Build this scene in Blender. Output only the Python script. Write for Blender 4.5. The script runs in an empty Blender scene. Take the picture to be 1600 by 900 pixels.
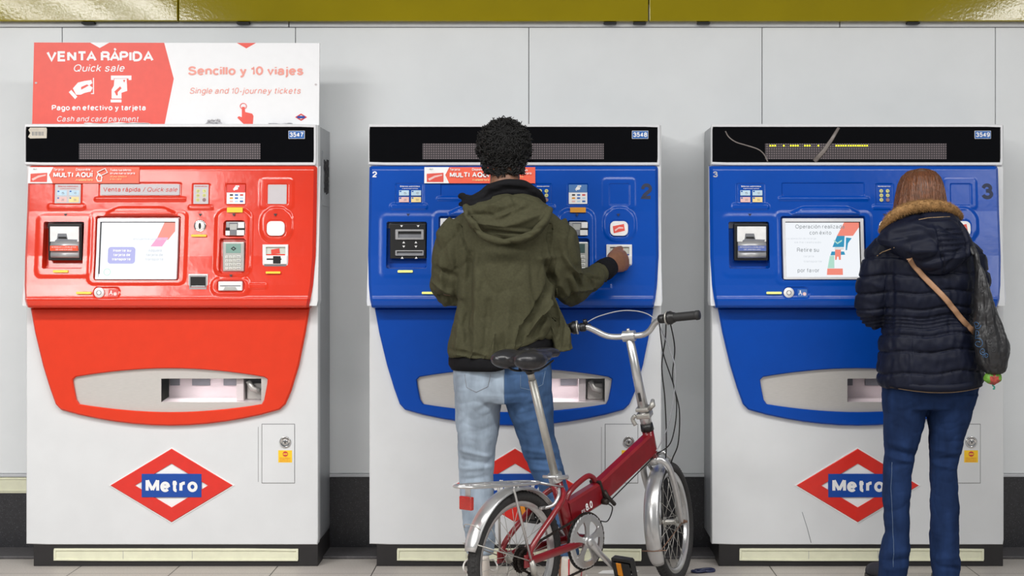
import bpy, bmesh, math, random
import numpy as np
from mathutils import Vector, Matrix, noise
from mathutils.bvhtree import BVHTree

SC = bpy.context.scene
COL = SC.collection
R = math.radians
random.seed(7)

# ------------------------------------------------------------------ camera, world, lamps, exposure
CAMZ, CAMD, FOC = 1.2933, 6.5, 2437.5
cam_d = bpy.data.cameras.new('camera')
cam = bpy.data.objects.new('camera', cam_d)
COL.objects.link(cam)
cam.location = (0, -CAMD, CAMZ)
cam.rotation_euler = (R(90), 0, 0)
cam_d.sensor_width = 36.0
cam_d.lens = 36.0 * FOC / 1600
cam_d.shift_x = -50 / 1600
cam_d.shift_y = -50 / 1600
SC.camera = cam

wd = bpy.data.worlds.new('world')
SC.world = wd
wd.use_nodes = True
wd.node_tree.nodes['Background'].inputs[0].default_value = (0.93, 0.97, 1.0, 1)
wd.node_tree.nodes['Background'].inputs[1].default_value = 0.24


def area(name, loc, size, energy, rot=(0, 0, 0), col=(1, 0.98, 0.95)):
    l = bpy.data.lights.new(name, 'AREA')
    l.shape = 'RECTANGLE'
    l.size, l.size_y = size
    l.energy = energy
    l.color = col
    o = bpy.data.objects.new(name, l)
    COL.objects.link(o)
    o.location = loc
    o.rotation_euler = [R(a) for a in rot]
    return o


# fluorescent strips of the station ceiling, running away from the wall of machines
area('ceiling_strip', (-2.95, -5.4, 3.15), (0.22, 4.2), 95)
area('ceiling_strip', (-3.45, -5.4, 3.15), (0.22, 4.2), 105)
area('ceiling_strip', (-3.95, -5.4, 3.15), (0.22, 4.2), 90)
area('ceiling_strip', (3.6, -5.2, 3.15), (0.25, 4.2), 110)
area('ceiling_strip', (-0.4, -2.5, 3.2), (6.5, 0.4), 180)

SC.view_settings.view_transform = 'Standard'
SC.view_settings.look = 'None'
SC.view_settings.gamma = 1.0
SC.view_settings.use_curve_mapping = False
SC.view_settings.exposure = 0.0


# ------------------------------------------------------------------ helpers
def S(Y):
    return FOC / (CAMD + Y)


def G(px, py, Y):
    s = S(Y)
    return Vector(((px - 850) / s, Y, CAMZ + (400 - py) / s))


def lin(c):
    out = []
    for v in c[:3]:
        v = v / 255
        out.append(v / 12.92 if v <= 0.04045 else ((v + 0.055) / 1.055) ** 2.4)
    return tuple(out) + (1.0,)


def mat(name, col, rough=0.5, metal=0.0, var=0.06, scale=30.0, bump=0.0, bscale=200.0, coat=0.0, spec=0.5,
        stretch=(1, 1, 1), emit=0.0, ecol=None, bdist=0.002):
    m = bpy.data.materials.new(name)
    m.use_nodes = True
    nt = m.node_tree
    b = nt.nodes['Principled BSDF']
    c = lin(col)
    b.inputs['Roughness'].default_value = rough
    b.inputs['Metallic'].default_value = metal
    b.inputs['Coat Weight'].default_value = coat
    b.inputs['Specular IOR Level'].default_value = spec
    tc = nt.nodes.new('ShaderNodeTexCoord')
    mp = nt.nodes.new('ShaderNodeMapping')
    mp.inputs['Scale'].default_value = stretch
    nt.links.new(tc.outputs['Object'], mp.inputs['Vector'])
    n = nt.nodes.new('ShaderNodeTexNoise')
    n.inputs['Scale'].default_value = scale
    n.inputs['Detail'].default_value = 4
    nt.links.new(mp.outputs[0], n.inputs['Vector'])
    r = nt.nodes.new('ShaderNodeValToRGB')
    r.color_ramp.elements[0].position = 0.3
    r.color_ramp.elements[1].position = 0.7
    r.color_ramp.elements[0].color = tuple(max(0, v * (1 - var)) for v in c[:3]) + (1,)
    r.color_ramp.elements[1].color = tuple(min(1, v * (1 + var)) for v in c[:3]) + (1,)
    nt.links.new(n.outputs[0], r.inputs[0])
    nt.links.new(r.outputs[0], b.inputs['Base Color'])
    if bump > 0:
        n2 = nt.nodes.new('ShaderNodeTexNoise')
        n2.inputs['Scale'].default_value = bscale
        n2.inputs['Detail'].default_value = 3
        nt.links.new(mp.outputs[0], n2.inputs['Vector'])
        bp = nt.nodes.new('ShaderNodeBump')
        bp.inputs['Strength'].default_value = bump
        bp.inputs['Distance'].default_value = bdist
        nt.links.new(n2.outputs[0], bp.inputs['Height'])
        nt.links.new(bp.outputs[0], b.inputs['Normal'])
    if emit > 0:
        b.inputs['Emission Color'].default_value = lin(ecol or col)
        b.inputs['Emission Strength'].default_value = emit
    return m


class MB:
    """collects shapes for ONE mesh object"""

    def __init__(self, *mats):
        self.v, self.f, self.mi, self.sm = [], [], [], []
        self.mats = list(mats)

    def slot(self, m):
        if m is None:
            return 0
        if m not in self.mats:
            self.mats.append(m)
        return self.mats.index(m)

    def add(self, vs, fs, m=None, smooth=False):
        o = len(self.v)
        k = self.slot(m)
        self.v.extend([tuple(p) for p in vs])
        for f in fs:
            self.f.append([i + o for i in f])
            self.mi.append(k)
            self.sm.append(smooth)
        return o

    def mesh(self, name, off=(0, 0, 0)):
        me = bpy.data.meshes.new(name)
        me.from_pydata([(p[0] - off[0], p[1] - off[1], p[2] - off[2]) for p in self.v], [], self.f)
        for m in self.mats:
            me.materials.append(m)
        me.polygons.foreach_set('material_index', self.mi)
        me.polygons.foreach_set('use_smooth', self.sm)
        me.update()
        return me

    def conform(self, fn):
        self.v = [(p[0], p[1] + fn(p[2]), p[2]) for p in self.v]
        return self


def wloc(o):
    l = Vector(o.location)
    while o.parent:
        o = o.parent
        l += Vector(o.location)
    return l


def tag(o, label=None, cat=None, group=None, kind=None):
    if label: o['label'] = label
    if cat: o['category'] = cat
    if group: o['group'] = group
    if kind: o['kind'] = kind
    return o


def build(name, mb, parent=None, label=None):
    """mb in world coordinates -> one mesh object, child of parent"""
    off = wloc(parent) if parent else Vector((0, 0, 0))
    o = bpy.data.objects.new(name, mb.mesh(name, off))
    COL.objects.link(o)
    if parent: o.parent = parent
    if label: o['label'] = label
    return o


def build_me(name, me, mats, parent=None, label=None, smooth=True):
    off = wloc(parent) if parent else Vector((0, 0, 0))
    me.transform(Matrix.Translation(-off))
    me.materials.clear()
    for m in mats: me.materials.append(m)
    me.polygons.foreach_set('use_smooth', [smooth] * len(me.polygons))
    me.name = name
    o = bpy.data.objects.new(name, me)
    COL.objects.link(o)
    if parent: o.parent = parent
    if label: o['label'] = label
    return o


def empty(name, loc, label, cat, group=None):
    o = bpy.data.objects.new(name, None)
    COL.objects.link(o)
    o.location = loc
    o.empty_display_size = 0.1
    return tag(o, label, cat, group)


def solo(name, mb, base, label, cat, group=None):
    """a thing that is one mesh, its origin at base"""
    o = bpy.data.objects.new(name, mb.mesh(name, base))
    COL.objects.link(o)
    o.location = base
    return tag(o, label, cat, group)


def struct(name, mb):
    return tag(build(name, mb), kind='structure')


# ---- shapes
def bx(mb, x0, x1, y0, y1, z0, z1, m=None, bev=0.0, seg=2):
    bm = bmesh.new()
    bmesh.ops.create_cube(bm, size=1)
    for v in bm.verts:
        v.co = Vector(((x0 + x1) / 2 + v.co.x * (x1 - x0), (y0 + y1) / 2 + v.co.y * (y1 - y0),
                       (z0 + z1) / 2 + v.co.z * (z1 - z0)))
    if bev > 0:
        bmesh.ops.bevel(bm, geom=bm.edges[:], offset=bev, segments=seg, affect='EDGES', profile=0.5)
    bm.verts.index_update()
    mb.add([v.co[:] for v in bm.verts], [[v.index for v in f.verts] for f in bm.faces], m)
    bm.free()


def obox(mb, c, ax, ay, az, sx, sy, sz, m=None, bev=0.0):
    t = MB()
    bx(t, -sx / 2, sx / 2, -sy / 2, sy / 2, -sz / 2, sz / 2, None, bev)
    mb.add([c + ax * p[0] + ay * p[1] + az * p[2] for p in t.v], t.f, m)


def area2(poly):
    return sum(poly[i][0] * poly[(i + 1) % len(poly)][1] - poly[(i + 1) % len(poly)][0] * poly[i][1] for i in range(len(poly))) / 2


def inset(poly, d):
    n = len(poly)
    out = []
    for i in range(n):
        a, b, c = poly[i - 1], poly[i], poly[(i + 1) % n]
        e1 = Vector((b[0] - a[0], b[1] - a[1])).normalized()
        e2 = Vector((c[0] - b[0], c[1] - b[1])).normalized()
        n1, n2 = Vector((-e1.y, e1.x)), Vector((-e2.y, e2.x))
        k = n1 + n2
        l = max(0.3, 1 + n1.dot(n2))
        k = k / l
        out.append((b[0] + k.x * d, b[1] + k.y * d))
    return out


def plate(mb, poly, yf, yb, m=None, ch=0.0, sidem=None, back=False):
    """polygon in x,z; front at yf (towards the camera, smaller y)"""
    poly = list(poly)
    if area2(poly) < 0: poly.reverse()
    n = len(poly)
    fr = inset(poly, ch) if ch > 0 else poly
    vs = [(p[0], yf, p[1]) for p in fr]
    fs = [list(range(n))]
    mb.add(vs, fs, m)
    loops = [[(p[0], yf, p[1]) for p in fr]]
    if ch > 0: loops.append([(p[0], yf + ch, p[1]) for p in poly])
    if yb > yf + ch: loops.append([(p[0], yb, p[1]) for p in poly])
    for a, b in zip(loops, loops[1:]):
        mb.add(a + b, [[i, i + n, (i + 1) % n + n, (i + 1) % n] for i in range(n)], sidem or m)
    if back: mb.add([(p[0], yb, p[1]) for p in poly], [list(range(n))[::-1]], m)


def rr(x0, z0, x1, z1, r, k=5):
    x0, x1 = min(x0, x1), max(x0, x1)
    z0, z1 = min(z0, z1), max(z0, z1)
    r = min(r, (x1 - x0) / 2 - 1e-5, (z1 - z0) / 2 - 1e-5)
    out = []
    for cx, cz, a0 in ((x1 - r, z1 - r, 0), (x0 + r, z1 - r, 90), (x0 + r, z0 + r, 180), (x1 - r, z0 + r, 270)):
        for i in range(k + 1):
            a = R(a0 + 90 * i / k)
            out.append((cx + r * math.cos(a), cz + r * math.sin(a)))
    return out


def circ(cx, cz, r, n=24, rz=None):
    return [(cx + r * math.cos(2 * math.pi * i / n), cz + (rz or r) * math.sin(2 * math.pi * i / n)) for i in range(n)]


def ray_poly(c, a, poly):
    d = (math.cos(a), math.sin(a))
    best = None
    for i in range(len(poly)):
        p, q = poly[i], poly[(i + 1) % len(poly)]
        ex, ez = q[0] - p[0], q[1] - p[1]
        den = d[0] * ez - d[1] * ex
        if abs(den) < 1e-12: continue
        wx, wz = p[0] - c[0], p[1] - c[1]
        t = (wx * ez - wz * ex) / den
        u = (wx * d[1] - wz * d[0]) / den
        if t > 0 and -1e-6 <= u <= 1 + 1e-6 and (best is None or t < best): best = t
    return (c[0] + d[0] * best, c[1] + d[1] * best)


def ring_plate(mb, outer, inner, c, yf, ybo, ybi, m=None, ch=0.0, chi=0.0, fn=None):
    """plate with a hole; both loops star-shaped about c"""
    ang = []
    for src in ([math.atan2(p[1] - c[1], p[0] - c[0]) for p in outer], [math.atan2(p[1] - c[1], p[0] - c[0]) for p in inner],
                [-math.pi + 2 * math.pi * (i + .5) / 96 for i in range(96)]):
        for a in src:
            if all(abs((a - q + math.pi) % (2 * math.pi) - math.pi) > 0.006 for q in ang): ang.append(a)
    ang.sort()
    o = [ray_poly(c, a, outer) for a in ang]
    i_ = [ray_poly(c, a, inner) for a in ang]
    n = len(ang)
    oi = inset(o, ch) if ch > 0 else o
    ii = inset(i_, -chi) if chi > 0 else i_
    L = [[(p[0], ybo, p[1]) for p in o], [(p[0], yf + ch, p[1]) for p in o], [(p[0], yf, p[1]) for p in oi],
         [(p[0], yf, p[1]) for p in ii], [(p[0], yf + chi, p[1]) for p in i_], [(p[0], ybi, p[1]) for p in i_]]
    if fn: L = [[(p[0], p[1] + fn(p[2]), p[2]) for p in l] for l in L]
    for a, b in zip(L, L[1:]):
        mb.add(a + b, [[i, (i + 1) % n, (i + 1) % n + n, i + n] for i in range(n)], m)


def frames(pts, closed=False):
    pts = [Vector(p) for p in pts]
    n = len(pts)
    T = []
    for i in range(n):
        if closed: t = pts[(i + 1) % n] - pts[i - 1]
        else: t = pts[min(i + 1, n - 1)] - pts[max(i - 1, 0)]
        T.append(t.normalized() if t.length > 1e-9 else Vector((0, 0, 1)))
    ref = Vector((0, 0, 1)) if abs(T[0].z) < 0.9 else Vector((0, 1, 0))
    N = [(ref - T[0] * ref.dot(T[0])).normalized()]
    for i in range(1, n):
        k = N[-1] - T[i] * N[-1].dot(T[i])
        N.append(k.normalized() if k.length > 1e-9 else N[-1])
    return pts, T, N


def tube(mb, pts, r, m=None, n=10, closed=False, smooth=True, caps=True, flat=None, ref=None):
    """r number or list; flat=(a,b) scales the section along N and B; ref: fixed N direction"""
    pts, T, N = frames(pts, closed)
    k = len(pts)
    rs = r if isinstance(r, (list, tuple)) else [r] * k
    vs = []
    for i in range(k):
        nn = N[i]
        if ref is not None:
            nn = (ref - T[i] * ref.dot(T[i])).normalized()
        B = T[i].cross(nn)
        fa, fb = flat if flat else (1, 1)
        for j in range(n):
            a = 2 * math.pi * j / n
            vs.append(pts[i] + nn * (math.cos(a) * rs[i] * fa) + B * (math.sin(a) * rs[i] * fb))
    fs = []
    for i in range(k if closed else k - 1):
        i2 = (i + 1) % k
        for j in range(n):
            j2 = (j + 1) % n
            fs.append([i * n + j, i * n + j2, i2 * n + j2, i2 * n + j])
    if caps and not closed:
        fs.append([j for j in range(n)][::-1])
        fs.append([(k - 1) * n + j for j in range(n)])
    mb.add(vs, fs, m, smooth)


def spline(pts, k=6, closed=False):
    pts = [Vector(p) for p in pts]
    n = len(pts)
    out = []
    for i in range(n if closed else n - 1):
        if closed: p = [pts[(i + j) % n] for j in (-1, 0, 1, 2)]
        else: p = [pts[max(0, min(n - 1, i + j))] for j in (-1, 0, 1, 2)]
        for s in range(k):
            t = s / k
            out.append(0.5 * ((2 * p[1]) + (p[2] - p[0]) * t + (2 * p[0] - 5 * p[1] + 4 * p[2] - p[3]) * t * t +
                              (3 * p[1] - p[0] - 3 * p[2] + p[3]) * t ** 3))
    if not closed: out.append(pts[-1])
    return out


def lathe(mb, c, axis, prof, m=None, n=20, smooth=True, closed=False):
    """prof: list of (distance along axis, radius)"""
    c = Vector(c)
    axis = Vector(axis).normalized()
    ref = Vector((0, 0, 1)) if abs(axis.z) < 0.9 else Vector((1, 0, 0))
    a = (ref - axis * ref.dot(axis)).normalized()
    b = axis.cross(a)
    vs, fs = [], []
    for (h, r) in prof:
        for j in range(n):
            t = 2 * math.pi * j / n
            vs.append(c + axis * h + (a * math.cos(t) + b * math.sin(t)) * r)
    k = len(prof)
    for i in range(k if closed else k - 1):
        i2 = (i + 1) % k
        for j in range(n):
            j2 = (j + 1) % n
            fs.append([i * n + j, i * n + j2, i2 * n + j2, i2 * n + j])
    if not closed:
        fs.append(list(range(n))[::-1])
        fs.append([(k - 1) * n + j for j in range(n)])
    mb.add(vs, fs, m, smooth)


def loft(mb, rings, m=None, n=36, p=2.2, smooth=True):
    """rings: (center Vector, rx, ry) horizontal super-ellipses"""
    vs, fs = [], []
    for (c, rx, ry) in rings:
        for j in range(n):
            t = 2 * math.pi * j / n
            ct, st = math.cos(t), math.sin(t)
            e = 2 / p
            vs.append((c[0] + math.copysign(abs(ct) ** e, ct) * rx, c[1] + math.copysign(abs(st) ** e, st) * ry, c[2]))
    for i in range(len(rings) - 1):
        for j in range(n):
            j2 = (j + 1) % n
            fs.append([i * n + j, i * n + j2, (i + 1) * n + j2, (i + 1) * n + j])
    fs.append(list(range(n))[::-1])
    fs.append([(len(rings) - 1) * n + j for j in range(n)])
    mb.add(vs, fs, m, smooth)


def pring(py, xl, xr, ry, Y):
    """a horizontal ring whose silhouette runs from xl to xr in the photograph's measure"""
    a, b = G(xl, py, Y), G(xr, py, Y)
    return ((a + b) / 2, (b.x - a.x) / 2, ry)


def ball(mb, c, r, m=None, n=16, k=10, rot=None):
    c = Vector(c)
    rx, ry, rz = r if isinstance(r, (tuple, list)) else (r, r, r)
    vs, fs = [], []
    for i in range(1, k):
        a = math.pi * i / k
        for j in range(n):
            t = 2 * math.pi * j / n
            q = Vector((rx * math.sin(a) * math.cos(t), ry * math.sin(a) * math.sin(t), rz * math.cos(a)))
            vs.append(c + (rot @ q if rot else q))
    for i in range(k - 2):
        for j in range(n):
            j2 = (j + 1) % n
            fs.append([i * n + j, i * n + n + j, i * n + n + j2, i * n + j2])
    q = Vector((0, 0, rz))
    vs.append(c + (rot @ q if rot else q)); vs.append(c - (rot @ q if rot else q))
    t, b = len(vs) - 2, len(vs) - 1
    for j in range(n):
        fs.append([t, j, (j + 1) % n])
        fs.append([b, (k - 2) * n + (j + 1) % n, (k - 2) * n + j])
    mb.add(vs, fs, m, True)


def E(cx, cy, rx, ry, a0, a1):
    n = max(3, int(abs(a1 - a0) / 18))
    return [(cx + rx * math.cos(R(a0 + (a1 - a0) * i / n)), cy + ry * math.sin(R(a0 + (a1 - a0) * i / n))) for i in range(n + 1)]


# plain sans lettering drawn as strokes: cap height 1, x height 0.72, base line 0
XH = 0.72
_bowl = E(.25, .36, .25, .36, 0, 360)
_S = [(.62, .78), (.55, .92), (.36, 1.0), (.16, .94), (.06, .77), (.14, .61), (.36, .53), (.57, .43), (.66, .26), (.57, .08), (.35, 0), (.12, .06), (.02, .24)]
_s = [(.43, .54), (.36, .67), (.23, .72), (.09, .67), (.04, .53), (.12, .42), (.25, .37), (.4, .3), (.45, .18), (.38, .05), (.23, 0), (.08, .05), (.01, .19)]
def _sm(P):
    out = []
    for i in range(len(P) - 1):
        p = [P[max(0, min(len(P) - 1, i + j))] for j in (-1, 0, 1, 2)]
        for s in range(3):
            t = s / 3
            out.append(tuple(0.5 * (2 * p[1][k] + (p[2][k] - p[0][k]) * t + (2 * p[0][k] - 5 * p[1][k] + 4 * p[2][k] - p[3][k]) * t * t + (3 * p[1][k] - p[0][k] - 3 * p[2][k] + p[3][k]) * t ** 3) for k in (0, 1)))
    return out + [P[-1]]


_S, _s = _sm(_S), _sm(_s)
_r = [[(0, 0), (0, XH)], [(0, .38)] + E(.25, .42, .25, .30, 170, 80)]
_n = [[(0, 0), (0, XH)], [(0, .42)] + E(.23, .46, .23, .26, 170, 0) + [(.46, 0)]]
_a = [[(.03, .52)] + E(.24, .5, .2, .22, 160, 0) + [(.44, .08), (.5, 0)], [(.44, .43), (.2, .38)] + E(.17, .19, .17, .19, 100, 280) + E(.22, .22, .22, .22, 285, 350)]
_e = [[(.02, .37), (.5, .37)], E(.25, .36, .25, .36, -4, 320)]
_i = [[(0, 0), (0, XH)], [(0, .9), (0, 1.02)]]
_l = [[(0, 0), (0, 1)]]
_o = [E(.26, .36, .26, .36, 0, 360)]
_u = [[(0, XH)] + E(.23, .24, .23, .24, 180, 355) , [(.46, 0), (.46, XH)]]
_ac = lambda x, y: [[(x - .03, y), (x + .1, y + .16)]]
GL = {
 'A': [[(0, 0), (.37, 1), (.74, 0)], [(.13, .33), (.61, .33)]], 'B': [[(0, 0), (0, 1)], [(0, 1), (.34, 1)] + E(.36, .77, .22, .23, 90, -90) + [(0, .54)], [(0, .54)] + E(.38, .27, .26, .27, 90, -90) + [(0, 0)]],
 'C': [E(.38, .5, .38, .5, 40, 320)], 'D': [[(0, 0), (0, 1)], [(0, 1)] + E(.28, .5, .4, .5, 90, -90) + [(0, 0)]], 'E': [[(.58, 0), (0, 0), (0, 1), (.56, 1)], [(0, .53), (.52, .53)]],
 'F': [[(0, 0), (0, 1), (.54, 1)], [(0, .51), (.48, .51)]], 'G': [E(.4, .5, .4, .5, 45, 330) + [(.76, .46), (.42, .46)]], 'H': [[(0, 0), (0, 1)], [(.62, 0), (.62, 1)], [(0, .53), (.62, .53)]],
 'I': _l, 'J': [[(.42, 1)] + E(.21, .25, .21, .25, 0, -180)], 'K': [[(0, 0), (0, 1)], [(.6, 1), (.02, .4)], [(.2, .58), (.64, 0)]], 'L': [[(0, 1), (0, 0), (.5, 0)]],
 'M': [[(0, 0), (0, 1)], [(.02, .98), (.39, .06)], [(.39, .06), (.76, .98)], [(.78, 0), (.78, 1)]], 'N': [[(0, 0), (0, 1)], [(0, .98), (.62, .02)], [(.62, 0), (.62, 1)]], 'O': [E(.4, .5, .4, .5, 0, 360)], 'P': [[(0, 0), (0, 1)], [(0, 1), (.32, 1)] + E(.34, .73, .25, .27, 90, -90) + [(0, .46)]],
 'Q': [E(.4, .5, .4, .5, 0, 360), [(.48, .22), (.76, -.04)]], 'R': [[(0, 0), (0, 1)], [(0, 1), (.34, 1)] + E(.36, .75, .24, .25, 90, -90) + [(0, .5)], [(.38, .5), (.58, .36), (.6, .1), (.64, 0)]], 'S': [_S],
 'T': [[(0, 1), (.66, 1)], [(.33, 1), (.33, 0)]], 'U': [[(0, 1)] + E(.31, .33, .31, .33, 180, 360) + [(.62, 1)]], 'V': [[(0, 1), (.36, 0), (.72, 1)]], 'W': [[(0, 1), (.24, 0), (.48, 1), (.72, 0), (.96, 1)]],
 'X': [[(0, 0), (.64, 1)], [(0, 1), (.64, 0)]], 'Y': [[(0, 1), (.34, .44), (.68, 1)], [(.34, .44), (.34, 0)]], 'Z': [[(0, 1), (.6, 1), (0, 0), (.62, 0)]],
 'a': _a, 'b': [[(0, 0), (0, 1)], E(.25, .36, .25, .36, 0, 360)], 'c': [E(.25, .36, .25, .36, 42, 318)], 'd': [[(.5, 0), (.5, 1)], _bowl], 'e': _e, 'f': [[(.08, 0), (.08, .8)] + E(.26, .8, .18, .2, 180, 95), [(-.06, .68), (.26, .68)]],
 'g': [_bowl, [(.5, XH), (.5, -.06)] + E(.25, -.06, .25, .22, 0, -150)], 'h': [[(0, 0), (0, 1)], _n[1]], 'i': _i, 'j': [[(.06, XH), (.06, -.1)] + E(-.08, -.1, .14, .16, 0, -90), [(.06, .9), (.06, 1.02)]],
 'k': [[(0, 0), (0, 1)], [(.42, XH), (.02, .28)], [(.14, .42), (.46, 0)]], 'l': _l, 'm': [[(0, 0), (0, XH)], [(0, .46)] + E(.19, .48, .19, .24, 170, 0) + [(.38, 0)], [(.38, .46)] + E(.57, .48, .19, .24, 170, 0) + [(.76, 0)]],
 'n': _n, 'o': _o, 'p': [[(0, -.26), (0, XH)], _bowl], 'q': [[(.5, -.26), (.5, XH)], _bowl], 'r': _r, 's': [_s], 't': [[(.1, .94), (.1, .16)] + E(.24, .14, .14, .14, 180, 275), [(-.04, .68), (.27, .68)]],
 'u': _u, 'v': [[(0, XH), (.24, 0), (.48, XH)]], 'w': [[(0, XH), (.18, 0), (.36, XH), (.54, 0), (.72, XH)]], 'x': [[(0, 0), (.44, XH)], [(0, XH), (.44, 0)]], 'y': [[(0, XH), (.25, .02)], [(.48, XH), (.22, -.14), (.12, -.25), (-.02, -.25)]],
 'z': [[(0, XH), (.42, XH), (0, 0), (.44, 0)]],
 '0': [E(.27, .5, .27, .5, 0, 360)], '1': [[(0, .74), (.16, .8), (.24, 1), (.24, 0)]], '2': [[(.01, .68)] + E(.28, .71, .27, .29, 170, -30) + [(.1, .16), (.01, 0), (.56, 0)]],
 '3': [[(.02, .76)] + E(.27, .76, .23, .24, 165, -75) + [(.2, .53)], [(.2, .53), (.34, .53)] + E(.28, .27, .28, .27, 75, -165)], '4': [[(.4, 0), (.4, 1)], [(.4, .97), (.02, .3)], [(0, .25), (.58, .25)]], '5': [[(.52, 1), (.1, 1), (.04, .5)] + E(.27, .32, .27, .32, 140, -155)],
 '6': [E(.28, .31, .27, .31, 0, 360), [(.01, .34), (.05, .7)] + E(.3, .74, .25, .26, 165, 30)], '7': [[(0, 1), (.54, 1), (.3, .5), (.2, 0)]], '8': [E(.28, .76, .23, .24, 0, 360), E(.28, .27, .28, .27, 0, 360)],
 '9': [E(.27, .69, .27, .31, 0, 360), [(.54, .66), (.5, .3)] + E(.25, .26, .25, .26, -15, -150)], '-': [[(0, .34), (.26, .34)]], '/': [[(0, -.05), (.26, 1.05)]], '.': [[(0, -.04), (0, .09)]], '·': [[(0, .32), (0, .46)]],
 '*': [[(0, .6), (.3, .9)], [(0, .9), (.3, .6)]], '#': [[(.1, 0), (.2, 1)], [(.35, 0), (.45, 1)], [(0, .33), (.5, .33)], [(.05, .67), (.55, .67)]],
}
for _k, _b, _x, _y in (('á', 'a', .22, .86), ('é', 'e', .22, .86), ('ó', 'o', .22, .86), ('Á', 'A', .36, 1.3), ('Í', 'I', 0, 1.3)):
    GL[_k] = GL[_b] + _ac(_x, _y)
GL['í'] = [[(0, 0), (0, XH)]] + _ac(0, .86)
_tx = {}


def ribbon(pts, w):
    n = len(pts)
    closed = n > 3 and math.hypot(pts[0][0] - pts[-1][0], pts[0][1] - pts[-1][1]) < 1e-6
    P = [Vector(p) for p in (pts[:-1] if closed else pts)]
    n = len(P)
    vs, fs = [], []
    for i in range(n):
        a = P[i] - P[i - 1] if (closed or i > 0) else None
        b = P[(i + 1) % n] - P[i] if (closed or i < n - 1) else None
        a = (a or b).normalized(); b = (b or a).normalized()
        na, nb = Vector((-a.y, a.x)), Vector((-b.y, b.x))
        k = na + nb
        k = k / max(0.55, 1 + na.dot(nb))
        vs += [P[i] + k * (w / 2), P[i] - k * (w / 2)]
    for i in range(n if closed else n - 1):
        j = (i + 1) % n
        fs.append([2 * i + 1, 2 * j + 1, 2 * j, 2 * i])
    return vs, fs


def txt_geo(s, bold, italic):
    key = (s, bold, italic)
    if key not in _tx:
        w = 0.125 if bold < 0.005 else 0.16 if bold < 0.015 else 0.2 if bold < 0.03 else 0.225
        VS, FS, x = [], [], 0.0
        prev = ''
        for ch in s:
            if prev + ch in ('TA', 'LT', 'AV', 'VA', 'Ta', 'RÁ', 'ÁP', 'ra', 'r,'): x -= 0.13
            prev = ch
            if ch == ' ':
                x += 0.3; continue
            g = GL[ch]
            lo = min(p[0] for st in g for p in st); hi = max(p[0] for st in g for p in st)
            if ch == 'j': lo = 0.0
            for si, st in enumerate(g):
                q = [(p[0] - lo + x + w / 2, w / 2 + p[1] * (1 - w) if p[1] >= 0 else w / 2 + p[1]) for p in st]
                v, f = ribbon(q, w)
                k = len(VS)
                VS += [(p[0] + (0.21 * p[1] if italic else 0), p[1], si) for p in v]
                FS += [[i + k for i in ff] for ff in f]
            x += hi - lo + w + (0.075 if w > 0.18 else 0.11 if w > 0.14 else 0.15)
        _tx[key] = (VS, FS)
    return _tx[key]


def text(mb, s, x0, x1, zb, cap, y, m, bold=0.0, italic=False):
    """writing fitted between x0 and x1, base line zb, cap height cap, facing the camera"""
    vs, fs = txt_geo(s, bold, italic)
    a, b = min(v[0] for v in vs), max(v[0] for v in vs)
    mb.add([(x0 + (v[0] - a) / (b - a) * (x1 - x0), y - v[2] * 0.00012, zb + v[1] * cap) for v in vs], fs, m)


def fuse(mb, voxel=0.006, it=4, fac=0.5):
    me = mb.mesh('tmp')
    o = bpy.data.objects.new('tmp', me)
    COL.objects.link(o)
    r = o.modifiers.new('r', 'REMESH')
    r.mode = 'VOXEL'
    r.voxel_size = voxel
    if it:
        s = o.modifiers.new('s', 'SMOOTH')
        s.iterations = it
        s.factor = fac
    dg = bpy.context.evaluated_depsgraph_get()
    out = bpy.data.meshes.new_from_object(o.evaluated_get(dg))
    bpy.data.objects.remove(o)
    bpy.data.meshes.remove(me)
    return out


def deform(me, fn):
    n = len(me.vertices)
    co = np.empty(n * 3, dtype=np.float32)
    me.vertices.foreach_get('co', co)
    co = co.reshape(-1, 3).astype(float)
    no = np.empty(n * 3, dtype=np.float32)
    me.vertex_normals.foreach_get('vector', no)
    no = no.reshape(-1, 3).astype(float)
    co = fn(co, no)
    me.vertices.foreach_set('co', co.astype(np.float32).reshape(-1))
    me.update()


def folds(co, no, segs, Y, back=True):
    """segs: (px0,py0,px1,py1,width px,height mm) creases on the side facing the machines' front (back of the person)"""
    s = S(Y)
    px = 850 + co[:, 0] * s
    py = 400 + (CAMZ - co[:, 2]) * s
    d = np.zeros(len(co))
    w = np.clip(-no[:, 1] * 1.6 + 0.25, 0, 1) if back else 1.0
    for (x0, y0, x1, y1, wd_, h) in segs:
        ex, ey = x1 - x0, y1 - y0
        L2 = ex * ex + ey * ey
        t = np.clip(((px - x0) * ex + (py - y0) * ey) / L2, 0, 1)
        dd = np.hypot(px - x0 - t * ex, py - y0 - t * ey)
        taper = 0.35 + 0.65 * np.sin(np.pi * np.clip(t, 0.02, 0.98)) ** 0.6
        d += h / 1000 * np.exp(-(dd / wd_) ** 2) * taper
    return co + no * (d * w)[:, None]


def wob(co, no, amp, sc, st=(1, 1, 1)):
    d = np.array([noise.noise((c[0] * sc * st[0], c[1] * sc * st[1], c[2] * sc * st[2])) for c in co])
    return co + no * (d * amp)[:, None]


def creases(co, no, amp, sc, st=(1, 1, 1), seed=0.0, sharp=3.0):
    """ridged noise: narrow valleys with soft swellings between"""
    d = np.array([(1 - abs(noise.noise((c[0] * sc * st[0] + seed, c[1] * sc * st[1], c[2] * sc * st[2])) * 1.6)) for c in co])
    d = np.clip(d, 0, 1) ** sharp
    m = np.array([0.5 + 0.5 * noise.noise((c[0] * 3 + seed, c[1] * 3, c[2] * 3 + 9)) for c in co])
    return co - no * (d * (0.4 + m) * amp)[:, None]


def bvh(me):
    return BVHTree.FromPolygons([v.co[:] for v in me.vertices], [list(p.vertices) for p in me.polygons])


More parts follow.
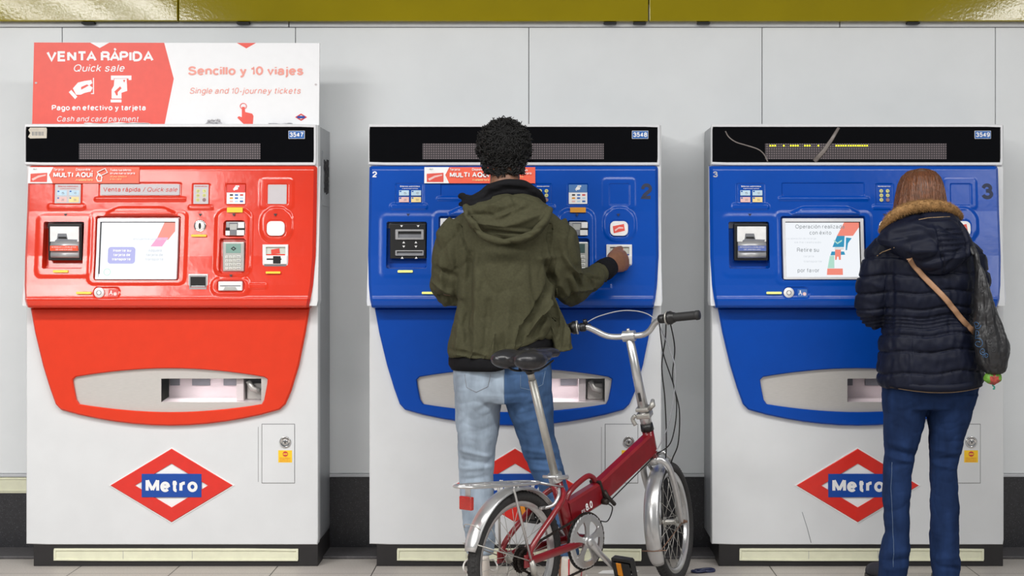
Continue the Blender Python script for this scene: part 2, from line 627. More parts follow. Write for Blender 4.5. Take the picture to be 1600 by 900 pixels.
def surf(b, x, z, dflt=-0.5):
    h = b.ray_cast(Vector((x, -3, z)), Vector((0, 1, 0)))
    return h[0].y if h[0] is not None else dflt


def shell(verts_loops, mb, m=None):
    pass


# ------------------------------------------------------------------ materials
M = {}
M['wall'] = mat('wall panel enamel', (229, 232, 234), 0.32, var=0.02, scale=6, bump=0.05, bscale=350, bdist=0.0005)
M['seam'] = mat('panel joint', (120, 120, 120), 0.7)
M['olive'] = mat('olive gloss enamel', (150, 134, 0), 0.08, var=0.04, scale=5, bump=0.1, bscale=70, spec=0.4, bdist=0.002)
M['strip'] = mat('grey wall strip', (196, 198, 202), 0.3, var=0.04)
M['cream'] = mat('cream plastic strip', (226, 226, 200), 0.45, var=0.04)
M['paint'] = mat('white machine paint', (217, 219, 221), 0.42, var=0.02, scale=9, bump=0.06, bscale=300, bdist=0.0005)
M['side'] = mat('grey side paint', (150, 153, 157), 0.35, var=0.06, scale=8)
M['frame'] = mat('pale aluminium', (222, 223, 226), 0.3, metal=0.15, var=0.03)
M['dark'] = mat('dark gap', (16, 16, 17), 0.6)
M['black'] = mat('black plastic', (22, 22, 23), 0.4, var=0.1)
M['glass'] = mat('black header glass', (6, 6, 9), 0.06, var=0.1, spec=0.2)
M['steel'] = mat('brushed steel', (205, 202, 198), 0.35, metal=0.35, var=0.06, scale=40, stretch=(1, 1, 25), bump=0.05, bscale=80)
M['plinth'] = mat('black plinth', (34, 32, 33), 0.5, var=0.1)
M['white'] = mat('white print', (238, 238, 238), 0.5, var=0.01)
M['sticker_grey'] = mat('pale grey sticker', (196, 190, 194), 0.45, var=0.02)
M['red'] = mat('red machine plastic', (218, 54, 30), 0.15, var=0.03, scale=7, bump=0.28, bscale=14, spec=0.55, bdist=0.003)
M['blue'] = mat('blue machine plastic', (0, 72, 170), 0.22, var=0.03, scale=7, bump=0.22, bscale=30, spec=0.35, bdist=0.002)
M['red_flat'] = mat('red apron paint', (220, 58, 30), 0.35, spec=0.3, var=0.03, scale=20, bump=0.1, bscale=400, bdist=0.0006)
M['blue_flat'] = mat('blue apron paint', (0, 70, 168), 0.35, spec=0.25, var=0.03, scale=20, bump=0.1, bscale=400, bdist=0.0006)
M['logo_red'] = mat('emblem red', (218, 46, 36), 0.3, var=0.04)
M['logo_blue'] = mat('emblem blue', (10, 70, 160), 0.3, var=0.03)
M['tag_blue'] = mat('number tag blue', (30, 98, 176), 0.4)
M['yellow'] = mat('yellow strip', (252, 204, 40), 0.4, var=0.03)
M['lemon'] = mat('pale lit strip', (236, 236, 130), 0.4, emit=0.25)
M['orange'] = mat('orange strip', (222, 150, 30), 0.4)
M['sign_red'] = mat('sign red', (235, 88, 76), 0.4, var=0.03)
M['sign_pink'] = mat('sign pale red print', (240, 160, 148), 0.4, var=0.02)
M['sign_white'] = mat('sign white', (240, 241, 244), 0.35, var=0.01)
M['multi'] = mat('orange red sticker', (236, 84, 48), 0.4, var=0.03)
M['text_red'] = mat('red print', (206, 70, 62), 0.5)
M['ink'] = mat('dark print', (40, 40, 44), 0.5)
M['ink_grey'] = mat('grey print', (120, 122, 128), 0.5)
M['note_blue'] = mat('note blue', (186, 214, 232), 0.5)
M['note_red'] = mat('note red', (232, 190, 186), 0.5)
M['note_yellow'] = mat('note yellow', (240, 216, 150), 0.5)
M['coin'] = mat('coin print', (214, 212, 130), 0.5)
M['keypad'] = mat('keypad metal', (196, 196, 192), 0.35, metal=0.4)
M['key'] = mat('key', (226, 226, 220), 0.4)
M['lcd'] = mat('green grey lcd', (132, 166, 156), 0.3)
M['lcd_dark'] = mat('dark lcd', (70, 92, 90), 0.3)
M['silverplastic'] = mat('grey silver plastic', (176, 176, 178), 0.3, metal=0.3)
M['whiteplastic'] = mat('white plastic', (236, 236, 236), 0.3)
M['scr'] = mat('lit screen white', (34, 34, 36), 0.2, emit=0.95, ecol=(246, 250, 255), spec=0.2)
M['scr_blue'] = mat('lit screen lilac', (34, 34, 36), 0.2, emit=0.95, ecol=(170, 172, 232), spec=0.2)
M['scr_pink'] = mat('lit screen pink', (34, 34, 36), 0.2, emit=0.95, ecol=(250, 160, 205), spec=0.2)
M['scr_coral'] = mat('lit screen coral', (34, 34, 36), 0.2, emit=0.95, ecol=(246, 140, 122), spec=0.2)
M['scr_teal'] = mat('lit screen teal', (34, 34, 36), 0.2, emit=0.95, ecol=(50, 150, 190), spec=0.2)
M['scr_mint'] = mat('lit screen mint', (34, 34, 36), 0.2, emit=0.95, ecol=(180, 225, 208), spec=0.2)
M['scr_text'] = mat('screen text grey', (34, 34, 36), 0.2, emit=0.95, ecol=(140, 146, 150), spec=0.2)
M['scr_faint'] = mat('screen text faint', (34, 34, 36), 0.2, emit=0.95, ecol=(214, 220, 226), spec=0.2)
M['led_on'] = mat('lit led', (240, 235, 40), 0.4, emit=1.2, ecol=(235, 235, 30))
M['chrome'] = mat('polished metal', (205, 205, 205), 0.15, metal=1.0, var=0.03)


def led_mat():
    m = mat('led dot matrix', (66, 58, 62), 0.5)
    nt = m.node_tree
    b = nt.nodes['Principled BSDF']
    tc = nt.nodes['Texture Coordinate']
    sep = nt.nodes.new('ShaderNodeSeparateXYZ')
    nt.links.new(tc.outputs['Object'], sep.inputs[0])
    prev = None
    for ax in ('X', 'Z'):
        a = nt.nodes.new('ShaderNodeMath'); a.operation = 'MULTIPLY'; a.inputs[1].default_value = 1 / 0.0098
        nt.links.new(sep.outputs[ax], a.inputs[0])
        f = nt.nodes.new('ShaderNodeMath'); f.operation = 'FRACT'
        nt.links.new(a.outputs[0], f.inputs[0])
        s = nt.nodes.new('ShaderNodeMath'); s.operation = 'SUBTRACT'; s.inputs[1].default_value = 0.5
        nt.links.new(f.outputs[0], s.inputs[0])
        p = nt.nodes.new('ShaderNodeMath'); p.operation = 'POWER'; p.inputs[1].default_value = 2
        nt.links.new(s.outputs[0], p.inputs[0])
        if prev is None: prev = p
        else:
            q = nt.nodes.new('ShaderNodeMath'); q.operation = 'ADD'
            nt.links.new(prev.outputs[0], q.inputs[0]); nt.links.new(p.outputs[0], q.inputs[1])
            prev = q
    c = nt.nodes.new('ShaderNodeMath'); c.operation = 'LESS_THAN'; c.inputs[1].default_value = 0.085
    nt.links.new(prev.outputs[0], c.inputs[0])
    mx = nt.nodes.new('ShaderNodeMix'); mx.data_type = 'RGBA'
    mx.inputs['A'].default_value = lin((46, 40, 44)); mx.inputs['B'].default_value = lin((118, 106, 110))
    nt.links.new(c.outputs[0], mx.inputs['Factor'])
    nt.links.new(mx.outputs['Result'], b.inputs['Base Color'])
    return m


M['led'] = led_mat()


def floor_mat():
    m = mat('speckled floor tile', (176, 170, 164), 0.45, var=0.12, scale=160)
    nt = m.node_tree
    b = nt.nodes['Principled BSDF']
    ramp = nt.nodes['Color Ramp']
    tc = nt.nodes['Texture Coordinate']
    sep = nt.nodes.new('ShaderNodeSeparateXYZ')
    nt.links.new(tc.outputs['Object'], sep.inputs[0])
    prev = None
    for ax, o in (('X', -0.70), ('Y', -0.144)):
        a = nt.nodes.new('ShaderNodeMath'); a.operation = 'SUBTRACT'; a.inputs[1].default_value = o - 0.205 * 1
        nt.links.new(sep.outputs[ax], a.inputs[0])
        d = nt.nodes.new('ShaderNodeMath'); d.operation = 'DIVIDE'; d.inputs[1].default_value = 0.41
        nt.links.new(a.outputs[0], d.inputs[0])
        f = nt.nodes.new('ShaderNodeMath'); f.operation = 'FRACT'
        nt.links.new(d.outputs[0], f.inputs[0])
        s = nt.nodes.new('ShaderNodeMath'); s.operation = 'SUBTRACT'; s.inputs[1].default_value = 0.5
        nt.links.new(f.outputs[0], s.inputs[0])
        ab = nt.nodes.new('ShaderNodeMath'); ab.operation = 'ABSOLUTE'
        nt.links.new(s.outputs[0], ab.inputs[0])
        if prev is None: prev = ab
        else:
            q = nt.nodes.new('ShaderNodeMath'); q.operation = 'MINIMUM'
            nt.links.new(prev.outputs[0], q.inputs[0]); nt.links.new(ab.outputs[0], q.inputs[1])
            prev = q
    c = nt.nodes.new('ShaderNodeMath'); c.operation = 'LESS_THAN'; c.inputs[1].default_value = 0.0055
    nt.links.new(prev.outputs[0], c.inputs[0])
    mx = nt.nodes.new('ShaderNodeMix'); mx.data_type = 'RGBA'
    nt.links.new(ramp.outputs[0], mx.inputs['A'])
    mx.inputs['B'].default_value = lin((70, 66, 64))
    nt.links.new(c.outputs[0], mx.inputs['Factor'])
    nt.links.new(mx.outputs['Result'], b.inputs['Base Color'])
    return m


def granite_mat(name, base, speck, rough):
    m = mat(name, base, rough, var=0.2, scale=60)
    nt = m.node_tree
    b = nt.nodes['Principled BSDF']
    v = nt.nodes.new('ShaderNodeTexVoronoi')
    v.inputs['Scale'].default_value = 170
    nt.links.new(nt.nodes['Texture Coordinate'].outputs['Object'], v.inputs['Vector'])
    c = nt.nodes.new('ShaderNodeMath'); c.operation = 'LESS_THAN'; c.inputs[1].default_value = 0.13
    nt.links.new(v.outputs['Distance'], c.inputs[0])
    mx = nt.nodes.new('ShaderNodeMix'); mx.data_type = 'RGBA'
    nt.links.new(nt.nodes['Color Ramp'].outputs[0], mx.inputs['A'])
    mx.inputs['B'].default_value = lin(speck)
    nt.links.new(c.outputs[0], mx.inputs['Factor'])
    nt.links.new(mx.outputs['Result'], b.inputs['Base Color'])
    return m


M['floor'] = floor_mat()
M['granite'] = granite_mat('black granite', (44, 44, 48), (140, 140, 146), 0.35)
M['granite_grey'] = granite_mat('dark grey granite kerb', (78, 76, 78), (120, 118, 118), 0.5)


def clear_mat():
    m = bpy.data.materials.new('clear flap')
    m.use_nodes = True
    nt = m.node_tree
    nt.nodes.remove(nt.nodes['Principled BSDF'])
    t = nt.nodes.new('ShaderNodeBsdfTransparent')
    g = nt.nodes.new('ShaderNodeBsdfGlossy'); g.inputs['Roughness'].default_value = 0.05
    n = nt.nodes.new('ShaderNodeTexNoise'); n.inputs['Scale'].default_value = 12
    mr = nt.nodes.new('ShaderNodeMapRange'); mr.inputs['To Min'].default_value = 0.04; mr.inputs['To Max'].default_value = 0.1
    nt.links.new(n.outputs[0], mr.inputs['Value'])
    x = nt.nodes.new('ShaderNodeMixShader')
    nt.links.new(mr.outputs[0], x.inputs[0])
    nt.links.new(t.outputs[0], x.inputs[1]); nt.links.new(g.outputs[0], x.inputs[2])
    nt.links.new(x.outputs[0], nt.nodes['Material Output'].inputs[0])
    return m


M['clear'] = clear_mat()

# ------------------------------------------------------------------ the setting
WY = 0.37
mb = MB(M['floor'])
bx(mb, -4.5, 4.5, -8.5, 0.45, -0.06, 0.0)
struct('floor', mb)

mb = MB(M['wall'], M['seam'])
bx(mb, -4.5, 4.5, WY + 0.012, WY + 0.06, 0.0, 2.9, M['seam'])
x = -2.122 - 1.0275 * 2
while x < 4.4:
    bx(mb, x + 0.0015, x + 1.026, WY, WY + 0.011, 0.336, 2.2985, M['wall'], 0.0012, 1)
    x += 1.0275
struct('wall_back', mb)
mb = MB(M['strip'])
bx(mb, -4.5, 4.5, WY - 0.008, WY + 0.014, 0.321, 0.3345, None, 0.002)
struct('trim_1', mb)
mb = MB(M['strip'], M['dark'])
bx(mb, -4.5, -1.125, WY - 0.004, WY + 0.012, 2.301, 2.40, None, 0.002)
bx(mb, -1.121, 1.3, WY - 0.004, WY + 0.012, 2.301, 2.40, None, 0.002)
bx(mb, 1.304, 4.5, WY - 0.004, WY + 0.012, 2.301, 2.40, None, 0.002)
for cx in (-2.0, -1.32, 0.29, 0.42, 0.7, 1.62):       # small clips under the coloured band
    bx(mb, cx - 0.028, cx + 0.028, WY - 0.035, WY - 0.002, 2.311, 2.3195, M['dark'], 0.002)
struct('trim_2', mb)
mb = MB(M['olive'])
for a, b in ((-3.6, -1.604), (-1.600, 0.457), (0.461, 2.52), (2.524, 4.5)):
    bx(mb, a, b, WY - 0.04, WY + 0.012, 2.3216, 2.9, None, 0.004)
struct('trim_3', mb)
mb = MB(M['cream'], M['dark'])
bx(mb, -4.5, -2.1, WY - 0.003, WY + 0.02, 0.249, 0.3195, None, 0.002)
for zz in (0.258, 0.31):
    bx(mb, -4.5, -2.1, WY - 0.006, WY + 0.01, zz, zz + 0.004)
struct('trim_4', mb)
mb = MB(M['granite'])
bx(mb, -4.5, -2.1, WY - 0.001, WY + 0.02, 0.0, 0.2485)
bx(mb, -2.099, 4.5, WY - 0.001, WY + 0.02, 0.0, 0.3205)
struct('baseboard_back', mb)
mb = MB(M['granite_grey'])
bx(mb, -4.5, 4.5, 0.155, WY - 0.002, 0.0005, 0.012, None, 0.003)
struct('trim_5', mb)

# ------------------------------------------------------------------ ticket machines
F0 = S(-0.05)


def FX(px): return (px - 850) / F0


def FZ(py): return CAMZ + (400 - py) / F0


def PYF(z): return 400 - (z - CAMZ) * F0


PROF = ([250, 257, 259, 264, 330, 400, 445, 462, 466.5, 470, 477, 480.5, 482.5],
        [0.02, 0.010, -0.010, -0.018, -0.034, -0.058, -0.080, -0.090, -0.0955, -0.0955, -0.0915, -0.082, 0.0])


def prof(py): return np.interp(py, PROF[0], PROF[1])


def cf(z): return float(prof(PYF(z)))


def sstep(a, b, x):
    t = np.clip((x - a) / (b - a), 0, 1)
    return t * t * (3 - 2 * t)


# (x0, y0, x1, y1, corner, soft, depth): pockets are positive, swellings negative
def features(kind):
    L = [(68, 347, 130, 419, 3, 0.7, 0.045), (149.5, 338, 281, 437, 4, 0.8, 0.022),
         (152, 285.5, 281, 306.5, 2, 0.8, 0.004), (81, 286, 125, 319.5, 2, 0.8, 0.003), (299, 286.5, 325.5, 320, 2, 0.8, 0.003),
         (351, 286.5, 382.5, 320, 2, 0.8, 0.003), (416, 286.5, 447.5, 320, 2, 0.8, 0.003),
         (344, 373, 384, 427, 5, 0.8, 0.022), (349.5, 345, 382.5, 369.5, 6, 0.8, 0.02), (342, 438, 384, 456, 6, 0.8, 0.01),
         (150, 448.5, 191, 466, 8, 0.9, 0.005), (416, 344, 446, 370, 9, 0.8, 0.004),
         # swellings
         (337, 327, 392, 432, 16, 3.5, -0.008), (407, 324, 457, 378, 22, 3, -0.006), (333, 433, 393, 461, 13, 3, -0.005),
         (73, 318, 131, 327, 4, 2, -0.004), (146, 307.5, 288, 313, 3, 1.5, -0.004), (293, 320, 331, 327, 3, 1.5, -0.004),
         (405, 278, 457, 326, 6, 2.5, -0.002), (392, 443, 418, 451, 2, 1.5, -0.003), (58, 335, 143, 432, 9, 4, -0.002),
         (140, 330, 291, 444, 10, 3, -0.0025)]
    return L


def make_fascia(off, root, m):
    feats = features(0)
    xs, ys = set(np.arange(38.0, 494.5, 2.4).round(3)), set(np.arange(257, 483, 2.4).round(3))
    for y in PROF[0]: ys.add(float(y))
    for (x0, y0, x1, y1, r, s, d) in feats:
        for a in (x0, x1):
            for e in (-s, 0, s): xs.add(round(a + e, 3))
        for a in (y0, y1):
            for e in (-s, 0, s): ys.add(round(a + e, 3))

    def clean(vals):
        vals = sorted(vals)
        out = [vals[0]]
        for v in vals[1:]:
            if v - out[-1] > 0.35: out.append(v)
        return out
    xs = [x for x in clean(xs) if 38 <= x <= 494]
    ys = [y for y in clean(ys) if 257 <= y <= 482.5]
    X, Y = np.meshgrid(np.array(xs), np.array(ys))
    D = prof(Y)
    for (x0, y0, x1, y1, r, s, d) in feats:
        cx, cy, hx, hy = (x0 + x1) / 2, (y0 + y1) / 2, (x1 - x0) / 2, (y1 - y0) / 2
        qx, qy = np.abs(X - cx) - hx + r, np.abs(Y - cy) - hy + r
        sd = np.hypot(np.maximum(qx, 0), np.maximum(qy, 0)) + np.minimum(np.maximum(qx, qy), 0) - r
        D = D + d * (1 - sstep(-s, s, sd))
    # crescent over the screen
    e1 = ((X - 219) / 56) ** 2 + ((Y - 340) / 22) ** 2
    D = D - 0.010 * (1 - sstep(0.86, 1.03, e1)) * sstep(322, 326, Y) * (1 - sstep(334, 337.5, Y)) * 1.0
    # edge roll and taper
    Lx = np.interp(ys, [257, 400, 445, 466, 482], [39, 38.6, 40.5, 43, 46])
    Rx = np.interp(ys, [257, 400, 445, 466, 482], [493, 493, 490, 487, 483.5])
    Xo = X.copy()
    for i in range(len(ys)):
        row = X[i]
        l = row < 70
        row2 = row.copy()
        row2[l] = Lx[i] + (row[l] - 38) / (70 - 38) * (70 - Lx[i])
        rg = row > 455
        row2[rg] = 455 + (row[rg] - 455) / (494 - 455) * (Rx[i] - 455)
        Xo[i] = row2
    edge = np.minimum(X - 38, 494 - X)
    D = D + 0.014 * (1 - sstep(0, 5, edge))
    ny, nx = X.shape
    vs = [((Xo[i, j] + off - 850) / F0, D[i, j], FZ(Y[i, j])) for i in range(ny) for j in range(nx)]
    fs = [[i * nx + j, (i + 1) * nx + j, (i + 1) * nx + j + 1, i * nx + j + 1] for i in range(ny - 1) for j in range(nx - 1)]
    # returns to the cabinet
    k = len(vs)
    bd = [i * nx for i in range(ny)] + [(ny - 1) * nx + j for j in range(1, nx)] + \
         [i * nx + nx - 1 for i in range(ny - 2, -1, -1)] + [j for j in range(nx - 2, 0, -1)]
    vs += [(vs[b][0], 0.02, vs[b][2]) for b in bd]
    n = len(bd)
    fs += [[bd[i], k + i, k + (i + 1) % n, bd[(i + 1) % n]][::-1] for i in range(n)]
    mb = MB(m)
    mb.add(vs, fs, m, True)
    o = build('fascia', mb, root)
    md = o.modifiers.new('e', 'EDGE_SPLIT')
    md.split_angle = R(38)
    return o


def arrow(mb, cx, cy, w, h, y, m, up=False):
    s = -1 if up else 1
    plate(mb, [(FX(cx - w), FZ(cy - h * s)), (FX(cx + w), FZ(cy - h * s)), (FX(cx), FZ(cy + h * s))], y, y + 0.001, m)


def lab(mb, x0, y0, x1, y1, m, r=0.8, y=0.0, th=0.004, ch=0.0006):
    plate(mb, rr(FX(x0), FZ(y1), FX(x1), FZ(y0), r / F0), y, y + th, m, ch)


def tx(mb, s, x0, x1, yb, cap, m, y=-0.0008, bold=0.0, italic=False):
    text(mb, s, FX(x0), FX(x1), FZ(yb), cap / F0, y, m, bold, italic)


def hand_icon(mb, fx, fz, cx, cy, s, y, m, cuff=True):
    """gripping hand symbol made of flat pieces; s = size in px"""
    def P(pts): return [(fx(cx + a * s), fz(cy + b * s)) for a, b in pts]
    plate(mb, P([(-0.5, 0.1), (-0.25, -0.28), (0.1, -0.42), (0.42, -0.38), (0.5, -0.2), (0.36, 0.02), (0.5, 0.1), (0.36, 0.3), (0.05, 0.38), (-0.26, 0.42)]), y, y + 0.0006, m)
    if cuff: plate(mb, P([(-0.62, 0.2), (-0.52, 0.12), (-0.26, 0.5), (-0.36, 0.6)]), y, y + 0.0006, m)


def make_machine(off, name_label, colname, number, opts, group):
    base = Vector(((268.5 + off - 850) / 375, 0.19, 0))
    root = empty('ticket_machine', base, name_label, 'ticket machine', group)
    col, colf = M[colname], M[colname + '_flat']

    def C(px): return (px + off - 850) / 375

    def Z(py): return (885 - py) / 375
    red = colname == 'red'
    o = lambda px: px + off
    # cabinet
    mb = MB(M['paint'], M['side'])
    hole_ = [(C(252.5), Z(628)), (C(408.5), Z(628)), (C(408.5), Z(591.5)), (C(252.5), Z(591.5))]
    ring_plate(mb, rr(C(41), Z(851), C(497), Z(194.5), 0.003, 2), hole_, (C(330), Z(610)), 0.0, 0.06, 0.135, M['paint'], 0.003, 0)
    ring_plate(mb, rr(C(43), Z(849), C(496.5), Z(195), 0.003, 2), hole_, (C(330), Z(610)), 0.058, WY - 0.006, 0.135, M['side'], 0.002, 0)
    if opts.get('scratch'):
        tube(mb, [(C(182), -0.0004, Z(800)), (C(190), -0.0004, Z(825)), (C(196), -0.0004, Z(848))], 0.0012, M['ink_grey'], 5)
    cab = build('cabinet', mb, root)
    # seam below the overhang and plinth
    mb = MB(M['plinth'])
    bx(mb, C(52), C(496.5), 0.004, WY - 0.01, 0.0, Z(850.5), None, 0.002)
    pl = build('plinth', mb, root)
    mb = MB(M['cream'], M['silverplastic'])
    ring_plate(mb, rr(C(84), Z(876.5), C(466), Z(857), 0.002), rr(C(87), Z(873.5), C(463), Z(860.5), 0.002), (C(275), Z(867)),
               -0.004, 0.006, 0.003, M['cream'], 0.001, 0.001)
    bx(mb, C(86.5), C(463.5), 0.0, 0.006, Z(874), Z(860))
    for k in (192, 300): bx(mb, C(k), C(k + 0.6), -0.0006, 0.002, Z(874), Z(860), M['silverplastic'])
    build('vent_strip', mb, pl, 'cream strip set in the black plinth')
    # header
    mb = MB(M['frame'])
    ring_plate(mb, rr(C(39.5), Z(258.5), C(494.5), Z(194), 0.003), rr(C(41.3), Z(254), C(491), Z(198.5), 0.002), (C(267), Z(226)),
               -0.012, 0.01, 0.01, M['frame'], 0.002, 0.001)
    hd = build('header_frame', mb, root)
    mb = MB(M['glass'])
    bx(mb, C(41), C(491.5), -0.004, 0.008, Z(254.5), Z(198), None, 0.001)
    gl = build('header_glass', mb, hd)
    mb = MB(M['led'])
    bx(mb, C(124), C(407), -0.0048, -0.002, Z(249), Z(224.5))
    if opts.get('led'):
        for run in opts['led']:
            a, b = run
            k = a
            while k < b:
                bx(mb, C(k), C(k + 2.3), -0.0062, -0.004, Z(229), Z(226.6), M['led_on'], 0.0008, 1)
                k += 3.67
    build('led_display', mb, hd)
    mb = MB(M['white'], M['tag_blue'])
    bx(mb, C(451), C(476.5), -0.0058, -0.003, Z(217), Z(204.5), M['white'], 0.0008, 1)
    plate(mb, rr(C(451.6), Z(216.4), C(475.9), Z(205.1), 0.001), -0.0062, -0.005, M['tag_blue'])
    text(mb, number, C(453), C(474.8), Z(214.3), 7.4 / 375, -0.0068, M['white'], 0.02)
    build('number_tag', mb, hd)
    if red:
        mb = MB(M['sticker_tan'], M['ink'])
        plate(mb, [(C(45), Z(203)), (C(48), Z(199.5)), (C(73), Z(199.5)), (C(74), Z(202)), (C(73.5), Z(216)), (C(48), Z(216.5)), (C(44.5), Z(214)), (C(48), Z(208))], -0.0058, -0.004, M['sticker_tan'])
        for k in range(10): bx(mb, C(51 + 1.8 * k), C(51.7 + 1.8 * k + 0.5 * (k % 3 == 0)), -0.0062, -0.005, Z(212), Z(206), M['ink_grey'])
        build('barcode_sticker', mb, hd)
    if opts.get('streaks'):  # reflections in the header glass, modelled as thin pale shapes
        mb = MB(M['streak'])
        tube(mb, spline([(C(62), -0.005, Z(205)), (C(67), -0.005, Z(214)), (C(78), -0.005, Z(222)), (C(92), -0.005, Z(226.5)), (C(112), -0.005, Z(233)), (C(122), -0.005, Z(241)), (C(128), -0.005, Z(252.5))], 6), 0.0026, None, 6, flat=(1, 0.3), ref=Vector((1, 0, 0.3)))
        build('reflection_line', mb, gl, 'thin pale curved reflection drawn on the black glass')
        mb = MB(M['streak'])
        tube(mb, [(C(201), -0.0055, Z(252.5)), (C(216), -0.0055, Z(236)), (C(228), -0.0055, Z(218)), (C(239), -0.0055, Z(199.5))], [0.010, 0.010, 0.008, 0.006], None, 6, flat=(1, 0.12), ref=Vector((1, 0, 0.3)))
        build('streak', mb, gl, 'broad slanting grey reflection drawn on the black glass')
    # cheeks
    for s in (0, 1):
        mb = MB(M['paint'])
        if s == 0:
            P = [(38.5, 258), (38.2, 420), (37.2, 470), (38.5, 477.5), (50, 477.5), (50, 258)]
        else:
            P = [(497, 258), (497, 400), (498, 470), (496, 477.5), (478, 477.5), (478, 258)]
        vs = []
        for y in (1, 0):
            for (a, b) in P: vs.append(((a + off - 850) / F0, (0.02 if y else float(prof(min(b, 470))) + 0.02), FZ(b)))
        n = len(P)
        fs = [list(range(n)), list(range(n, 2 * n))] + [[i, (i + 1) % n, (i + 1) % n + n, i + n] for i in range(n)]
        mb.add(vs, fs)
        build('side_cheek', mb, root, 'white cheek beside the coloured fascia')
    fa = make_fascia(off, root, col)

    # --- banknote unit
    yb = float(prof(383))
    mb = MB(M['black'], M['silverplastic'])
    if opts['bill'] == 'tray':
        bx(mb, FX(o(76)), FX(o(128.5)), yb - 0.004, yb + 0.05, FZ(407), FZ(349.5), M['black'], 0.003)
        bn = build('banknote_slot', mb, fa)
        mb = MB(M['whiteplastic'], M['silverplastic'], M['dark'])
        ins = FX(o(81)), FX(o(125))
        bx(mb, ins[0], ins[1], yb - 0.012, yb + 0.01, FZ(403), FZ(354), M['silverplastic'], 0.003)
        plate(mb, rr(FX(o(80)), FZ(378), FX(o(125)), FZ(354), 0.002), yb - 0.016, yb - 0.004, M['whiteplastic'], 0.002)
        plate(mb, [(FX(o(88)), FZ(376)), (FX(o(91)), FZ(374)), (FX(o(92.5)), FZ(365)), (FX(o(106)), FZ(365)), (FX(o(108)), FZ(374)), (FX(o(123)), FZ(374.5)), (FX(o(122)), FZ(377.5)), (FX(o(88)), FZ(377.5))], yb - 0.0166, yb - 0.012, M['ink_grey'])
        plate(mb, [(FX(o(93)), FZ(373)), (FX(o(93.5)), FZ(370)), (FX(o(105.5)), FZ(370)), (FX(o(107)), FZ(373.5))], yb - 0.017, yb - 0.012, M['dark'])
        tube(mb, [(ins[0] + 0.001, yb - 0.006, FZ(384)), (ins[1] - 0.001, yb - 0.006, FZ(384))], 0.016, M['silverplastic'], 14)
        tube(mb, [(ins[0] + 0.001, yb - 0.006, FZ(398)), (ins[1] - 0.001, yb - 0.006, FZ(398))], 0.014, M['silverplastic'], 14)
        build('note_feeder', mb, bn, 'white and grey banknote feeder')
        mb = MB(M['multi'] if red else M['note_strip'], M['white'])
        plate(mb, rr(FX(o(81)), FZ(392), FX(o(124.5)), FZ(384), 0.001), yb - 0.0235, yb - 0.01)
        tx(mb, 'INTRODUZCA LOS BILLETES', o(84), o(121.5), 387.3, 2.0, M['white'], yb - 0.0242)
        tx(mb, 'DE UNO EN UNO', o(90), o(116), 390.9, 2.0, M['white'], yb - 0.0242)
        build('note_sticker', mb, bn)
    else:
        bx(mb, FX(o(73)), FX(o(129)), yb + 0.004, yb + 0.05, FZ(404), FZ(350), M['black'], 0.002)
        bn = build('banknote_slot', mb, fa)
        for (a, b, c, d, ia, ib, ic, id_) in ((81.5, 358.5, 126, 374.5, 86, 361.5, 122, 371.5), (81.5, 391, 126, 399.5, 84, 393, 124, 397.5)):
            mb = MB(M['silverplastic'], M['dark'])
            ring_plate(mb, rr(FX(o(a)), FZ(d), FX(o(c)), FZ(b), 0.003), rr(FX(o(ia)), FZ(id_), FX(o(ic)), FZ(ib), 0.001), (FX(o((a + c) / 2)), FZ((b + d) / 2)),
                       yb - 0.004, yb + 0.006, yb + 0.006, M['silverplastic'], 0.0015, 0.001)
            bx(mb, FX(o(ia)), FX(o(ic)), yb + 0.002, yb + 0.006, FZ(id_), FZ((ib + id_) / 2 - 0.5), M['ink_grey'])
            build('slot_frame', mb, bn, 'silver rimmed slot')
        for (a, b, up) in ((91, 353.5, 0), (117, 353.5, 0), (94.5, 378.5, 1), (113.5, 378.5, 1), (94.5, 385.5, 0), (113.5, 385.5, 0), (92, 402.5, 1), (114, 402.5, 1)):
            mb = MB(M['white'])
            arrow(mb, o(a), b, 2.2, 1.6, yb + 0.003, M['white'], up)
            build('arrow_print', mb, bn)
    # --- screen
    ys = 0.006
    mb = MB(M['frame'])
    ring_plate(mb, rr(FX(o(151.5)), FZ(436.5), FX(o(278.5)), FZ(341), 0.004), rr(FX(o(156)), FZ(432.5), FX(o(273.5)), FZ(346.5), 0.001), (FX(o(215)), FZ(389)),
               ys - 0.012, ys + 0.03, ys + 0.001, M['frame'], 0.002, 0.001)
    sc = build('screen', mb.conform(cf), fa)
    mb = MB(M['scr'], M['dark'])
    rows = [346 + 3 * k for k in range(30)]
    mb.add([(FX(o(a)), ys, FZ(b)) for b in rows for a in (155.5, 274)], [[2 * k + 2, 2 * k + 3, 2 * k + 1, 2 * k] for k in range(29)])
    mb.add([(FX(o(155.5)), ys + 0.01, FZ(346)), (FX(o(274)), ys + 0.01, FZ(346)), (FX(o(274)), ys + 0.01, FZ(433)), (FX(o(155.5)), ys + 0.01, FZ(433))], [[0, 1, 2, 3]])
    yt = ys - 0.0016

    def sp(pts, m, y=yt): plate(mb, [(FX(o(a)), FZ(b)) for a, b in pts], y, y + 0.0004, m)
    st = lambda s, a, b, c, d, m, bold=0.0, y=yt - 0.0022: tx(mb, s, o(a), o(b), c, d, m, y, bold)
